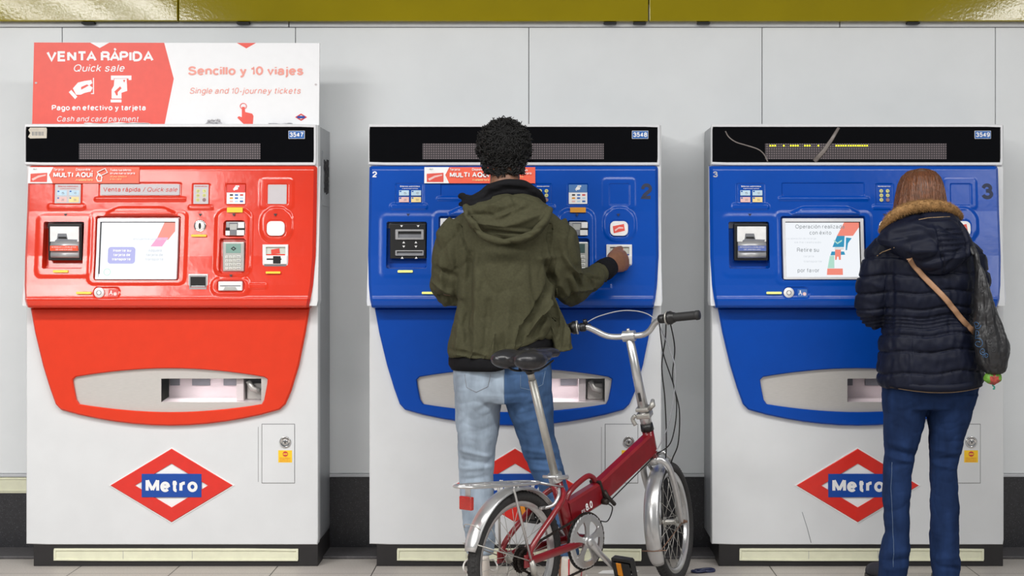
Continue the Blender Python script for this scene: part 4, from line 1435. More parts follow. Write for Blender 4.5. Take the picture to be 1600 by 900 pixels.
# hand with coin slot
plate(mb, P([(114, 136), (122, 127), (132, 124.5), (143, 123), (144.5, 128), (140, 131), (145, 135), (142, 141), (133, 143), (126, 146), (119, 146)]), IY, SY, M['sign_white'])
plate(mb, P([(107.5, 142), (111.5, 138.5), (121, 149), (117.5, 153)]), IY, SY, M['sign_white'])
plate(mb, P([(145.5, 120), (147, 119.5), (147, 145), (142.5, 145), (142.5, 143.5), (145.5, 143.5)]), IY, SY, M['sign_white'])
plate(mb, P([(127, 134), (136, 130), (139, 131.5), (131, 136), (127, 138)]), IY - 0.0006, SY, M['sign_red'])
# hand with card
plate(mb, P([(173.5, 116), (205.5, 116), (205.5, 123), (201, 123), (201, 120.5), (178, 120.5), (178, 123), (173.5, 123)]), IY, SY, M['sign_white'])
plate(mb, P([(179, 121), (198, 121), (199, 140), (190, 143), (190, 152), (174.5, 152), (174.5, 138), (178, 132)]), IY, SY, M['sign_white'])
plate(mb, P([(173, 153.5), (190, 153.5), (190, 158), (173, 158)]), IY, SY, M['sign_white'])
plate(mb, P([(179, 141), (188, 133), (190, 136), (184, 142), (184, 147), (182, 147)]), IY - 0.0006, SY, M['sign_red'])
plate(mb, P([(192.5, 123), (196, 123), (194.3, 127)]), IY - 0.0006, SY, M['sign_red'])
# pointing hand
plate(mb, P([(378, 165), (382.5, 165), (383, 173), (394, 175.5), (396, 179), (395, 192.8), (382, 192.8), (371, 182), (373, 179.5), (378, 181)]), IY, SY, M['sign_red'])
ring_plate(mb, [(sx(380.3 + 5.4 * math.cos(R(a))), szz(163.8 - 4.9 * math.sin(R(a)))) for a in range(0, 360, 15)], [(sx(380.3 + 4.4 * math.cos(R(a))), szz(163.8 - 3.9 * math.sin(R(a)))) for a in range(0, 360, 15)], (sx(380.3), szz(163.8)), IY - 0.0005, SY, SY, M['sign_red'])
# little emblem
D4 = lambda w, h: P([(470.5 + w, 181), (470.5, 181 - h), (470.5 - w, 181), (470.5, 181 + h)])
ring_plate(mb, D4(9.2, 5.6), D4(6, 3.6), (sx(470.5), szz(181)), IY, SY, SY, M['logo_red'])
plate(mb, P([(464.5, 179.3), (476.5, 179.3), (476.5, 182.7), (464.5, 182.7)]), IY - 0.0004, SY, M['logo_blue'])
for (a, b) in ((56.5, 127.5), (493.5, 130)):
    plate(mb, [(sx(a) + 0.005 * math.cos(R(k)), szz(b) + 0.004 * math.sin(R(k))) for k in range(0, 360, 30)], IY - 0.001, SY, M['sticker_grey'])
solo('sign_board', mb, Vector((sx(275), SY, ZB)), 'long red and white sign board standing on top of the red machine', 'sign')

# crumpled litter in front of the board
random.seed(5)


def litter(name, cx, w, h, m, label, flat=False, y=0.0):
    mb = MB(m)
    n, k = 12, 6
    vs = []
    for i in range(n + 1):
        for j in range(k + 1):
            u, v = i / n, j / k
            if flat: p = (cx + (u - 0.5) * w, y + (v - 0.5) * 0.026, ZB + 0.0015 + h * abs(noise.noise((u * 4, v * 3, cx * 7))))
            else: p = (cx + (u - 0.5) * w * (1 - 0.4 * v), y + 0.012 * noise.noise((u * 7, v * 5, 2)), ZB + 0.001 + h * v * (0.6 + 0.9 * abs(noise.noise((u * 8, v * 2, 9)))))
            vs.append(p)
    fs = [[i * (k + 1) + j, (i + 1) * (k + 1) + j, (i + 1) * (k + 1) + j + 1, i * (k + 1) + j + 1] for i in range(n) for j in range(k)]
    mb.add(vs, fs)
    o = solo(name, mb, Vector((cx, y, ZB)), label, 'litter')
    md = o.modifiers.new('t', 'SOLIDIFY'); md.thickness = 0.001
    return o


M['litter'] = mat('crumpled paper', (200, 200, 204), 0.7, var=0.25, scale=60)
M['film'] = mat('grey film', (188, 190, 196), 0.3, var=0.2, scale=50)
litter('paper_scrap', sx(337), 0.075, 0.026, M['litter'], 'crumpled grey paper scrap on top of the red machine')
litter('plastic_film', sx(440), 0.10, 0.009, M['film'], 'flat strip of film under the little emblem on the sign board', True, 0.006)
litter('paper_strip', sx(186), 0.27, 0.012, M['white'], 'long white paper strip lying below the words Cash and card payment', True, 0.006)

# on the floor
mb = MB(M['white'])
a = G(972, 888, -0.1)
p0 = Vector((a.x, -0.12, 0.002))
plate_pts = [(-0.10, -0.03), (0.02, -0.05), (0.07, 0.01), (0.03, 0.035), (-0.08, 0.02)]
mb.add([(p0.x + q[0], p0.y + q[1], 0.0012) for q in plate_pts] + [(p0.x + q[0], p0.y + q[1], 0.003 + 0.003 * (i % 2)) for i, q in enumerate(plate_pts)],
       [[4, 3, 2, 1, 0], [5, 6, 7, 8, 9]] + [[i, (i + 1) % 5, (i + 1) % 5 + 5, i + 5] for i in range(5)])
solo('paper_scrap', mb, Vector((p0.x, p0.y, 0)), 'white paper scrap on the floor by the bicycle pedal', 'litter')
M['navy_plastic'] = mat('navy plastic', (28, 36, 70), 0.4)
mb = MB(M['navy_plastic'])
c = Vector((G(1101, 893, -0.1).x, -0.11, 0.006))
tube(mb, [c + Vector((0.038 * math.cos(R(t)), 0.02 * math.sin(R(t)), 0.002 * math.sin(R(2 * t)))) for t in range(0, 360, 20)], 0.0065, None, 8, True)
tube(mb, spline([c + Vector((-0.03, -0.012, 0)), c + Vector((-0.055, -0.02, 0.001)), c + Vector((-0.035, -0.035, 0)), c + Vector((0.0, -0.024, 0.001))], 5), 0.0055, None, 8)
solo('plastic_loop', mb, Vector((c.x, c.y, 0)), 'dark blue plastic loop lying on the floor by the front wheel', 'litter')

# ------------------------------------------------------------------ people
M['skin'] = mat('brown skin', (126, 86, 63), 0.5, var=0.1, scale=60, bump=0.1, bscale=400, bdist=0.0006)
M['skin_pale'] = mat('pale skin', (206, 160, 138), 0.5, var=0.06, scale=60)
M['curls'] = mat('black curly hair', (9, 8, 8), 0.65, var=0.3, scale=80)
M['hair_brown'] = mat('brown hair', (92, 54, 32), 0.4, var=0.45, scale=26, stretch=(9, 9, 0.6))
M['hair_light'] = mat('lighter brown hair', (116, 72, 45), 0.4, var=0.4, scale=60)
M['parka'] = mat('olive cotton', (66, 65, 47), 0.85, var=0.12, scale=120, bump=0.25, bscale=900, bdist=0.0006, spec=0.2)
M['hoodie'] = mat('black cotton', (20, 20, 23), 0.9, var=0.15, scale=90, bump=0.2, bscale=700, bdist=0.0008, spec=0.2)
M['seam_dark'] = mat('dark seam', (44, 43, 32), 0.9)
M['navy'] = mat('navy quilted nylon', (12, 17, 35), 0.58, var=0.12, scale=40, bump=0.35, bscale=110, bdist=0.0012, spec=0.22)
M['tan'] = mat('tan leather', (160, 122, 92), 0.5, var=0.08, scale=60)
M['piping'] = mat('tan piping', (150, 124, 92), 0.6)
M['fur'] = mat('brown fur', (146, 112, 72), 0.8, var=0.35, scale=70, spec=0.2)
M['tote'] = mat('black satin bag', (36, 36, 38), 0.42, var=0.2, scale=60, bump=0.5, bscale=55, bdist=0.003)
M['tote_print'] = mat('blue bag print', (58, 92, 130), 0.5)
M['net_green'] = mat('green net', (110, 160, 60), 0.5, var=0.3, scale=120)
M['net_red'] = mat('red printed film', (170, 70, 60), 0.4, var=0.4, scale=90)
M['net_teal'] = mat('teal clip', (40, 150, 130), 0.4)
M['shoe_white'] = mat('cream leather', (214, 206, 196), 0.5, var=0.05)
M['sole'] = mat('white rubber', (226, 224, 220), 0.6, var=0.04)
M['shoe_red'] = mat('red trim', (190, 50, 58), 0.5)
M['shoe_navy'] = mat('navy suede', (26, 28, 40), 0.7)
M['eye'] = mat('eye white', (230, 228, 224), 0.2)
M['iris'] = mat('dark iris', (30, 20, 16), 0.2)
M['lip'] = mat('lips', (124, 70, 62), 0.5)


def denim(name, col, var):
    m = mat(name, col, 0.85, var=var, scale=14, stretch=(1.4, 1.4, 0.5), bump=0.4, bscale=500, bdist=0.001, spec=0.12)
    return m


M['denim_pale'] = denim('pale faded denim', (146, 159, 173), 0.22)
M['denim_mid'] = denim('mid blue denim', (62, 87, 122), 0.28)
M['denim_dark'] = denim('dark blue denim', (27, 45, 80), 0.3)
M['stitch'] = mat('denim stitching', (96, 116, 140), 0.8)


def hand(mb, wrist, fwd, back, curl=(30, 50, 35), k=1.0, side=1, splay=6, thumb=(0.7, 0.6, -0.4), thumb_curl=20, m=None):
    """palm, four unequal jointed fingers and a thumb; fwd wrist->knuckles, back = normal of the back of the hand, side=+1: thumb on +across"""
    fwd = Vector(fwd).normalized()
    back = Vector(back); back = (back - fwd * back.dot(fwd)).normalized()
    ac = back.cross(fwd).normalized() * side
    wrist = Vector(wrist)

    def L(a, b, c): return wrist + fwd * (a * k) + ac * (b * k) + back * (c * k)
    tube(mb, [L(-0.05, 0, 0), L(-0.01, 0, 0), L(0.025, 0.003, 0), L(0.06, 0.002, 0.001), L(0.092, 0.0, 0.0)], [0.028 * k, 0.029 * k, 0.038 * k, 0.042 * k, 0.036 * k], m, 14, flat=(0.52, 1.0), ref=back)
    for b, ln, r, sp in ((0.030, 0.074, 0.0092, 1), (0.010, 0.083, 0.0096, 0.3), (-0.011, 0.077, 0.0092, -0.4), (-0.030, 0.060, 0.0082, -1.2)):
        d = (fwd + ac * math.sin(R(splay * sp))).normalized()
        p = L(0.082, b, 0.0)
        pts, rs, ang = [p - d * 0.02 * k, p], [r * 1.02 * k, r * 1.08 * k], 0
        for seg, c in zip((0.46, 0.30, 0.24), curl):
            ang += c
            dd = d * math.cos(R(ang)) - back * math.sin(R(ang))
            q = pts[-1] + dd * (ln * seg * k)
            pts += [pts[-1] * 0.5 + q * 0.5, q]
            rs += [r * 0.95 * k, r * (0.98 if seg > 0.25 else 0.78) * k]
            r *= 0.95
        tube(mb, pts, rs, m, 10)
        ball(mb, pts[-1], rs[-1], m, 10, 6)
    t = (fwd * thumb[0] + ac * thumb[1] + back * thumb[2]).normalized()
    p = L(0.022, 0.028, -0.006)
    q = p + t * 0.045 * k
    t2 = (t * math.cos(R(thumb_curl)) + fwd * math.sin(R(thumb_curl)) - ac * 0.25 * math.sin(R(thumb_curl))).normalized()
    e = q + t2 * 0.034 * k
    tube(mb, [p - t * 0.012 * k, p, (p + q) / 2, q, (q + e) / 2, e], [0.013 * k, 0.0145 * k, 0.0125 * k, 0.0115 * k, 0.0108 * k, 0.0088 * k], m, 10)
    ball(mb, e, 0.0088 * k, m, 10, 6)


def head(mb, c, k=1.0, tilt=0.0, m=None):
    """skull, jaw, nose, brow, ears, mouth; faces +y (towards the machine); c = middle of the head"""
    c = Vector(c)
    rot = Matrix.Rotation(tilt, 4, 'X')

    def L(x, y, z): return c + rot @ Vector((x * k, y * k, z * k))
    r3 = rot.to_3x3()
    ball(mb, L(0, -0.012, 0.025), (0.074 * k, 0.094 * k, 0.088 * k), m, 20, 14, r3)
    ball(mb, L(0, 0.03, -0.045), (0.058 * k, 0.066 * k, 0.072 * k), m, 18, 12, r3)
    ball(mb, L(0, 0.055, -0.095), (0.03 * k, 0.032 * k, 0.022 * k), m, 14, 10, r3)
    tube(mb, [L(0, 0.085, 0.012), L(0, 0.1, -0.02), L(0, 0.108, -0.038)], [0.009 * k, 0.012 * k, 0.015 * k], m, 10)
    for s in (-1, 1):
        ball(mb, L(s * 0.013, 0.096, -0.042), (0.009 * k, 0.011 * k, 0.008 * k), m, 10, 8, r3)
        tube(mb, [L(s * 0.01, 0.086, 0.022), L(s * 0.032, 0.082, 0.026), L(s * 0.052, 0.064, 0.02)], 0.0085 * k, m, 8)
        tube(mb, [L(s * 0.07, -0.004, 0.016), L(s * 0.078, -0.014, 0.02), L(s * 0.084, -0.022, 0.008), L(s * 0.081, -0.018, -0.012), L(s * 0.074, -0.006, -0.03)], [0.007 * k, 0.008 * k, 0.008 * k, 0.008 * k, 0.006 * k], m, 8)
        ball(mb, L(s * 0.073, -0.01, -0.004), (0.006 * k, 0.014 * k, 0.024 * k), m, 10, 8, r3)
    tube(mb, [L(-0.024, 0.078, -0.068), L(0, 0.091, -0.066), L(0.024, 0.078, -0.068)], [0.005 * k, 0.008 * k, 0.005 * k], m, 8)
    tube(mb, [L(-0.02, 0.077, -0.078), L(0, 0.089, -0.078), L(0.02, 0.077, -0.078)], [0.005 * k, 0.009 * k, 0.005 * k], m, 8)
    return L


def face_bits(L, root, k, lip):
    for s in (-1, 1):
        mb = MB(M['eye'], M['iris'])
        c = L(s * 0.03, 0.078, 0.004)
        ball(mb, c, 0.0125 * k, M['eye'], 14, 10)
        ball(mb, c + (L(0, 1, 0) - L(0, 0, 0)).normalized() * 0.0085 * k, 0.0062 * k, M['iris'], 12, 8)
        build('eye', mb, root)
    mb = MB(M['lip'])
    tube(mb, [L(-0.021, 0.083, -0.071), L(0, 0.097, -0.069), L(0.021, 0.083, -0.071)], [0.003 * k, 0.0055 * k, 0.003 * k], None, 8)
    tube(mb, [L(-0.019, 0.081, -0.078), L(0, 0.0965, -0.079), L(0.019, 0.081, -0.078)], [0.003 * k, 0.006 * k, 0.003 * k], None, 8)
    build('mouth', mb, root)


def shoe(root, heel, toe, top_r, m_up, m_sole, name='shoe', swoosh=None, laces=False, pull=None):
    """heel, toe: floor points"""
    heel, toe = Vector(heel), Vector(toe)
    d = (toe - heel)
    ln = d.length
    d.normalize()
    n = Vector((d.y, -d.x, 0))
    z = Vector((0, 0, 1))

    def L(a, b, c): return heel + d * (a * ln) + n * b + z * c
    out = [(0.0, 0.02), (0.03, 0.032), (0.12, 0.037), (0.3, 0.036), (0.5, 0.039), (0.7, 0.047), (0.85, 0.043), (0.95, 0.028), (1.0, 0.012)]
    loop = [(a, b) for a, b in out] + [(a, -b * 0.92) for a, b in reversed(out)]
    mb = MB(m_up)
    pts = [L(a, 0, h) for a, h in ((0.02, 0.055), (0.12, 0.06), (0.28, 0.058), (0.48, 0.052), (0.68, 0.044), (0.86, 0.036), (0.97, 0.03))]
    tube(mb, pts, [0.03, 0.036, 0.036, 0.038, 0.042, 0.039, 0.024], None, 16, flat=(0.85, 1.0), ref=z)
    tube(mb, [L(0.14, 0, 0.04), L(0.13, 0, 0.09), L(0.13, 0, 0.138)], [0.036, 0.036, top_r], None, 16, flat=(1, 1.25), ref=n)
    me = fuse(mb, 0.005, 3)
    up = build_me(name, me, [m_up], root)
    mb = MB(m_sole)
    nn = len(loop)
    vs = [L(a, b * 1.04, h) for h in (0.001, 0.004, 0.028) for a, b in loop]
    vs[:nn] = [L(a, b * 0.98, 0.001) for a, b in loop]
    fs = [list(range(nn)), [2 * nn + i for i in range(nn)][::-1]]
    for r_ in (0, 1): fs += [[r_ * nn + i, r_ * nn + (i + 1) % nn, (r_ + 1) * nn + (i + 1) % nn, (r_ + 1) * nn + i] for i in range(nn)]
    mb.add(vs, fs, None, True)
    o = build('sole', mb, up)
    md = o.modifiers.new('e', 'EDGE_SPLIT'); md.split_angle = R(40)
    if swoosh:
        mb = MB(M['shoe_red'])
        s = swoosh
        pp = [(0.10, 0.058), (0.16, 0.050), (0.28, 0.056), (0.46, 0.078)]
        tube(mb, spline([L(a, s * (0.0385 if h < 0.07 else 0.036), h) for a, h in pp], 5), [0.0015 + 0.006 * math.sin(math.pi * (i / 15) ** 0.6) for i in range(16)], None, 6, flat=(1, 0.4), ref=z)
        build('side_stripe', mb, up, 'thin red curved stripe')
    if laces:
        mb = MB(M['sole'])
        for sgn in (-1, 1):
            tube(mb, spline([L(0.34, sgn * 0.01, 0.098), L(0.28, sgn * 0.05, 0.112), L(0.20, sgn * 0.066, 0.09), L(0.24, sgn * 0.052, 0.07), L(0.34, sgn * 0.015, 0.09)], 6), 0.0035, None, 6)
        build('lace', mb, up)
    mb = MB(M['shoe_red'] if swoosh else m_up)
    tube(mb, [L(0.0, 0, 0.135), L(-0.01, 0, 0.115), L(-0.005, 0, 0.07), L(0.0, 0, 0.05)], 0.006, None, 8, flat=(1.6, 0.6))
    build('heel_tab', mb, up)
    return up


# ---------------------------------------------------------------- the man
YM = -0.45
sM = S(YM)
man_base = Vector((G(790, 400, YM).x, YM, 0))


def gm(px, py, Y=YM): return G(px, py, Y)


body = MB(M['skin'])
Lm = head(body, G(788, 244, -0.415), 1.04, 0.12)
tube(body, [G(789, 262, -0.455), G(789, 283, -0.468), G(790, 312, -0.47)], [0.057, 0.058, 0.075], None, 18)
loft(body, [pring(315, 750, 832, .07, YM), pring(345, 722, 862, .085, YM), pring(420, 728, 852, .095, YM), pring(500, 735, 845, .09, YM), pring(560, 728, 848, .095, YM), pring(612, 722, 852, .095, YM)])
tube(body, [G(730, 350, YM), G(703, 455, -.43), G(728, 455, -0.34), G(740, 444, -0.30)], [.05, .042, .034, .028], None, 14)
tube(body, [G(856, 350, YM), G(888, 450, -.39), G(930, 430, -0.24), G(951, 415, -0.172)], [.05, .042, .034, .027], None, 14)
tube(body, [G(748, 600, -.43), G(744, 720, -.42), G(744, 860, -.44), G(746, 900, -.44)], [.06, .042, .034, .033], None, 14)
tube(body, [G(828, 600, -.43), G(853, 720, -.43), G(882, 860, -.45), G(886, 900, -.45)], [.058, .04, .034, .033], None, 14)
hand(body, G(954, 413, -0.172), (0.085, 0.105, 0.022), (0.74, -0.66, 0.12), (46, 64, 30), 1.12, 1, 4, (0.92, 0.36, -0.12), 45)
hand(body, G(743, 442, -0.285), (0.05, 0.8, 0.1), (-0.8, 0.1, 0.6), (30, 45, 30), 0.98, -1, 4)
bm_ = fuse(body, 0.0042, 2)
man = build_me('person', bm_, [M['skin']])
bm_.transform(Matrix.Translation(-man_base)); man.location = man_base
tag(man, 'person in an olive green jacket with curly black hair, reaching to the card slot', 'person')
face_bits(Lm, man, 1.08, M['lip'])

# hair: a cap of many small curls
hb = MB(M['curls'])
hc = G(788, 232, -0.43)
t_ = MB()
ball(t_, hc + Vector((0, 0.0, 0.004)), (0.095, 0.108, 0.101), None, 24, 16)
ball(t_, hc + Vector((0, -0.022, -0.055)), (0.070, 0.068, 0.046), None, 20, 12)
hb.add(t_.v, t_.f, None, True)
random.seed(11)
cnt = 0
while cnt < 1500:
    u, v = random.uniform(0, 2 * math.pi), random.uniform(-1, 1)
    s_ = math.sqrt(1 - v * v)
    d = Vector((s_ * math.cos(u), s_ * math.sin(u), v))
    if d.y > 0.62 and d.z < 0.35: continue
    p = hc + Vector((d.x * 0.097, d.y * 0.108, d.z * 0.104 + 0.003))
    if d.z < -0.35:
        f = (-d.z - 0.35) / 0.65
        p = hc + Vector((d.x * (0.097 - 0.002 * f), d.y * 0.105, -0.035 - 0.064 * f))
        wid = 0.079 - 0.012 * f
        p.x = hc.x + max(-wid, min(wid, d.x * 0.1 / max(0.5, s_)))
        p.y = hc.y - 0.03 - math.sqrt(max(0.0004, 1 - min(1, ((p.x - hc.x) / 0.086)) ** 2)) * 0.062
        if d.y > 0.1: continue
    a = d.orthogonal().normalized(); a.rotate(Matrix.Rotation(random.uniform(0, 6.28), 3, d))
    b = d.cross(a)
    rad = random.uniform(0.004, 0.0085)
    turns = random.uniform(0.9, 1.7)
    k_ = 9
    pts = [p + (a * math.cos(6.283 * turns * i / k_) + b * math.sin(6.283 * turns * i / k_)) * rad + d * (-0.006 + (0.017 if cnt % 6 else 0.024) * i / k_ * random.uniform(0.8, 1.2)) for i in range(k_ + 1)]
    tube(hb, pts, random.uniform(0.0012, 0.0021), None, 4, caps=False)
    cnt += 1
build('hair', hb, man)

# jacket
jb = MB()
loft(jb, [pring(318, 752, 838, .075, YM), pring(330, 722, 862, .095, YM), pring(345, 706, 878, .112, YM), pring(370, 702, 882, .125, YM), pring(400, 708, 874, .13, YM),
          pring(440, 714, 866, .132, YM), pring(480, 714, 868, .135, YM), pring(507, 706, 876, .14, YM), pring(535, 699, 878, .145, YM), pring(552, 697, 872, .148, YM), pring(559, 700, 866, .143, YM)], None, 40, 2.4)
tube(jb, [G(722, 352, YM), G(708, 372, YM), G(703, 410, -0.44), G(699, 447, -0.42), G(703, 458, -0.40), G(720, 457, -0.36), G(733, 450, -0.33)],
     [.062, .078, .074, .070, .066, .056, .05], None, 20)
tube(jb, [G(862, 350, YM), G(872, 372, YM), G(880, 410, -0.44), G(884, 446, -0.40), G(893, 453, -0.36), G(920, 438, -0.27), G(939, 425, -0.215)],
     [.062, .078, .076, .072, .068, .056, .049], None, 20)
# right front panel hanging open
tube(jb, [G(858, 468, -0.48), G(866, 500, -0.50), G(876, 530, -0.515), G(880, 550, -0.515)], [.03, .046, .052, .05], None, 16, flat=(0.45, 1.0), ref=Vector((0.35, 1, 0)))
jm = fuse(jb, 0.0048, 5)
JF = [  # creases: px
    (735, 398, 730, 500, 9, -6), (722, 470, 735, 548, 6, -5), (748, 430, 742, 545, 9, 5), (765, 470, 758, 552, 7, -4), (800, 440, 790, 548, 14, 4),
    (866, 432, 812, 545, 6, -8), (872, 445, 826, 540, 8, 7), (858, 418, 868, 520, 7, -6), (850, 398, 864, 436, 6, -5), (842, 405, 870, 400, 7, 4),
    (868, 436, 846, 500, 5, 5), (860, 490, 838, 548, 5, -6), (775, 520, 770, 555, 5, 4), (786, 525, 783, 556, 5, -4), (812, 515, 806, 552, 5, 4), (720, 505, 716, 552, 5, 4),
    (706, 545, 760, 556, 4, -3), (740, 548, 735, 558, 4, 4), (760, 549, 757, 558, 4, 4), (788, 549, 786, 558, 4, 4),
    # armholes and sleeves
    (716, 352, 733, 400, 2.2, -5), (733, 400, 728, 440, 2.2, -5), (862, 352, 860, 395, 2.2, -4), (860, 395, 866, 440, 2.5, -5),
    (682, 420, 712, 432, 6, -5), (676, 440, 708, 462, 6, 5), (680, 465, 716, 470, 5, -4), (700, 380, 712, 420, 8, 4), (688, 400, 692, 450, 7, 4),
    (872, 392, 890, 430, 7, -4), (866, 410, 886, 462, 7, 5), (880, 400, 906, 432, 6, 4), (898, 428, 914, 452, 4, -7), (906, 424, 926, 440, 4, 5), (888, 440, 902, 476, 6, -5), (915, 430, 940, 438, 4, -4), (905, 455, 932, 452, 4, 4), (876, 465, 892, 478, 5, 4),
    (880, 486, 874, 540, 4, -6), (890, 500, 890, 545, 4, 4)]
deform(jm, lambda co, no: folds(co, no, [(*q[:4], q[4] * 0.7, q[5] * 3.2) for q in JF], YM))


def lift_hem(co, no):
    a_, b_ = G(700, 556, YM), G(868, 480, YM)
    u = (co[:, 0] - a_.x) / (b_.x - a_.x)
    k = sstep(0.35, 1.0, u) * (1 - sstep(a_.z + 0.02, b_.z + 0.03, co[:, 2])) * (1 - sstep(-0.46, -0.40, co[:, 1])) * (1 - sstep(G(862, 500, -0.5).x, G(870, 500, -0.5).x, co[:, 0]))
    co[:, 2] += 0.075 * k
    return co


deform(jm, lift_hem)
deform(jm, lambda co, no: wob(co, no, 0.006, 11, (1.3, 1, 0.6)))
deform(jm, lambda co, no: creases(co, no, 0.009, 7, (1.5, 1, 0.75), 3.0))
deform(jm, lambda co, no: creases(co, no, 0.004, 17, (1.3, 1, 0.8), 8.0, 2.5))
jk = build_me('jacket', jm, [M['parka']], man)
# ribbed black waistband, higher on the right
rb = MB(M['hoodie'])
vs, fs = [], []
n_ = 60
for i in range(4):
    for j in range(n_):
        t = 2 * math.pi * j / n_
        c = pring(559, 701, 868, .139, YM)
        X = c[0].x + math.cos(t) * c[1]
        lift = 0.082 * sstep(-0.2, 1.0, np.float64((X - c[0].x) / c[1]))
        w = 1.0 - (0.06 if i == 3 else 0.03 if i == 0 else 0) + 0.006 * (j % 2)
        vs.append((c[0].x + math.cos(t) * c[1] * w, YM + math.sin(t) * c[2] * w, G(0, (551, 559, 569, 577.5)[i], YM).z + lift))
for i in range(3):
    for j in range(n_): fs.append([i * n_ + j, i * n_ + (j + 1) % n_, (i + 1) * n_ + (j + 1) % n_, (i + 1) * n_ + j])
fs += [[j for j in range(n_)][::-1], [3 * n_ + j for j in range(n_)]]
rb.add(vs, fs, None, True)
build('waistband', rb, jk, 'black ribbed waistband')
cb = MB(M['hoodie'])
tube(cb, [G(938, 424.5, -0.222), G(945, 421, -0.203), G(953, 416, -0.176)], [.043, .046, .041], None, 24)
build('cuff', cb, jk, 'black ribbed cuff')
cb = MB(M['hoodie'])
tube(cb, [G(731, 451, -0.335), G(737, 447, -0.32), G(741, 444, -0.295)], [.046, .046, .040], None, 24)
build('cuff', cb, jk, 'black ribbed cuff')
# green hood lying on the shoulders
gb = MB()
YH = -0.545
for i in range(3):
    pass
loft(gb, [pring(302, 786, 822, .05, YH + 0.03), pring(308, 758, 842, .075, YH + .03), pring(316, 736, 853, .088, YH + .02), pring(324, 725, 862, .094, YH + .01), pring(336, 724, 862, .094, YH),
          pring(350, 731, 858, .09, YH), pring(362, 740, 850, .084, YH), pring(373, 757, 838, .07, YH - .002), pring(381, 778, 818, .045, YH - .004)], None, 40, 2.1)
tube(gb, spline([G(727, 322, -0.56), G(733, 342, -0.625), G(756, 368, -0.64), G(790, 377, -0.645), G(825, 368, -0.64), G(850, 346, -0.625), G(860, 326, -0.56)], 5), 0.016, None, 12)
gm_ = fuse(gb, 0.0045, 4)
deform(gm_, lambda co, no: folds(co, no, [(*q[:4], q[4] * 0.75, q[5] * 2.2) for q in [(733, 335, 770, 338, 5, -7), (770, 338, 815, 318, 5, -6), (740, 348, 790, 356, 7, 6), (790, 356, 845, 336, 7, 5), (745, 362, 830, 368, 3, -4),
                                          (760, 330, 800, 308, 6, 5), (790, 345, 835, 320, 6, -5), (800, 305, 812, 330, 4, -3), (750, 322, 790, 326, 5, 4)]], YM))
deform(gm_, lambda co, no: wob(co, no, 0.004, 16))
deform(gm_, lambda co, no: creases(co, no, 0.006, 11, (0.8, 1, 1.3), 5.0))
build_me('hood', gm_, [M['parka']], jk)
# black hoodie collar standing out above it
kb = MB()
cpts = spline([G(722, 306, -0.50), G(738, 312, -0.54), G(752, 306, -0.555), G(768, 294, -0.55), G(792, 288, -0.55), G(815, 289, -0.545), G(834, 300, -0.52), G(842, 312, -0.46), G(832, 312, -0.36), G(790, 318, -0.32), G(745, 314, -0.36), G(726, 308, -0.44)], 5, True)
tube(kb, cpts, [0.027 - 0.013 * math.exp(-((p.x - G(722, 306, -0.5).x) / 0.035) ** 2) for p in cpts], None, 12, True, flat=(0.75, 1.15))
tube(kb, [p + Vector((0, 0.02, -0.03)) for p in cpts], [0.028 - 0.016 * math.exp(-((p.x - G(722, 306, -0.5).x) / 0.05) ** 2) for p in cpts], None, 12, True, flat=(0.75, 1.2))
loft(kb, [pring(296, 765, 818, .06, -0.47), pring(306, 752, 830, .07, -0.475), pring(318, 740, 842, .08, -0.475)])
tube(kb, [G(720, 304, -0.49), G(732, 318, -0.54), G(745, 325, -0.56), G(770, 316, -0.55)], [.007, .022, .03, .03], None, 12)
km = fuse(kb, 0.0045, 4)
deform(km, lambda co, no: folds(co, no, [(724, 312, 770, 300, 4, -5), (735, 322, 775, 308, 4, 4), (775, 294, 835, 298, 3, -4)], YM))
deform(km, lambda co, no: wob(co, no, 0.003, 22))
build_me('hoodie_collar', km, [M['hoodie']], man, 'black hooded top showing at the neck')

# jeans
db = MB()
YJ = -0.44
loft(db, [pring(556, 710, 858, .118, YJ), pring(578, 708, 862, .122, YJ), pring(600, 709, 864, .124, YJ), pring(616, 710, 864, .12, YJ), pring(628, 714, 862, .105, YJ)], None, 40, 2.5)
for side in (0, 1):
    if side == 0:
        rows = [(606, 709, 789), (622, 710, 786), (645, 711, 782), (680, 713, 779), (712, 715, 773), (745, 717, 772), (780, 718, 772), (815, 723, 774), (845, 726, 774), (858, 728, 773), (866, 729, 772)]
        yy = (-.44, -.44, -.43, -.425, -.42, -.42, -.43, -.44, -.44, -.44, -.44)
    else:
        rows = [(606, 787, 864), (622, 787, 864), (645, 794, 865), (680, 806, 868), (712, 818, 876), (745, 832, 884), (780, 846, 892), (815, 856, 899), (845, 864, 904), (858, 867, 906), (868, 869, 907)]
        yy = (-.44, -.44, -.43, -.43, -.43, -.43, -.44, -.45, -.45, -.45, -.45)
    loft(db, [pring(r[0], r[1], r[2], (r[2] - r[1]) / 2 / sM * 1.12, y) for r, y in zip(rows, yy)], None, 28, 2.2)
jm2 = fuse(db, 0.0048, 5)
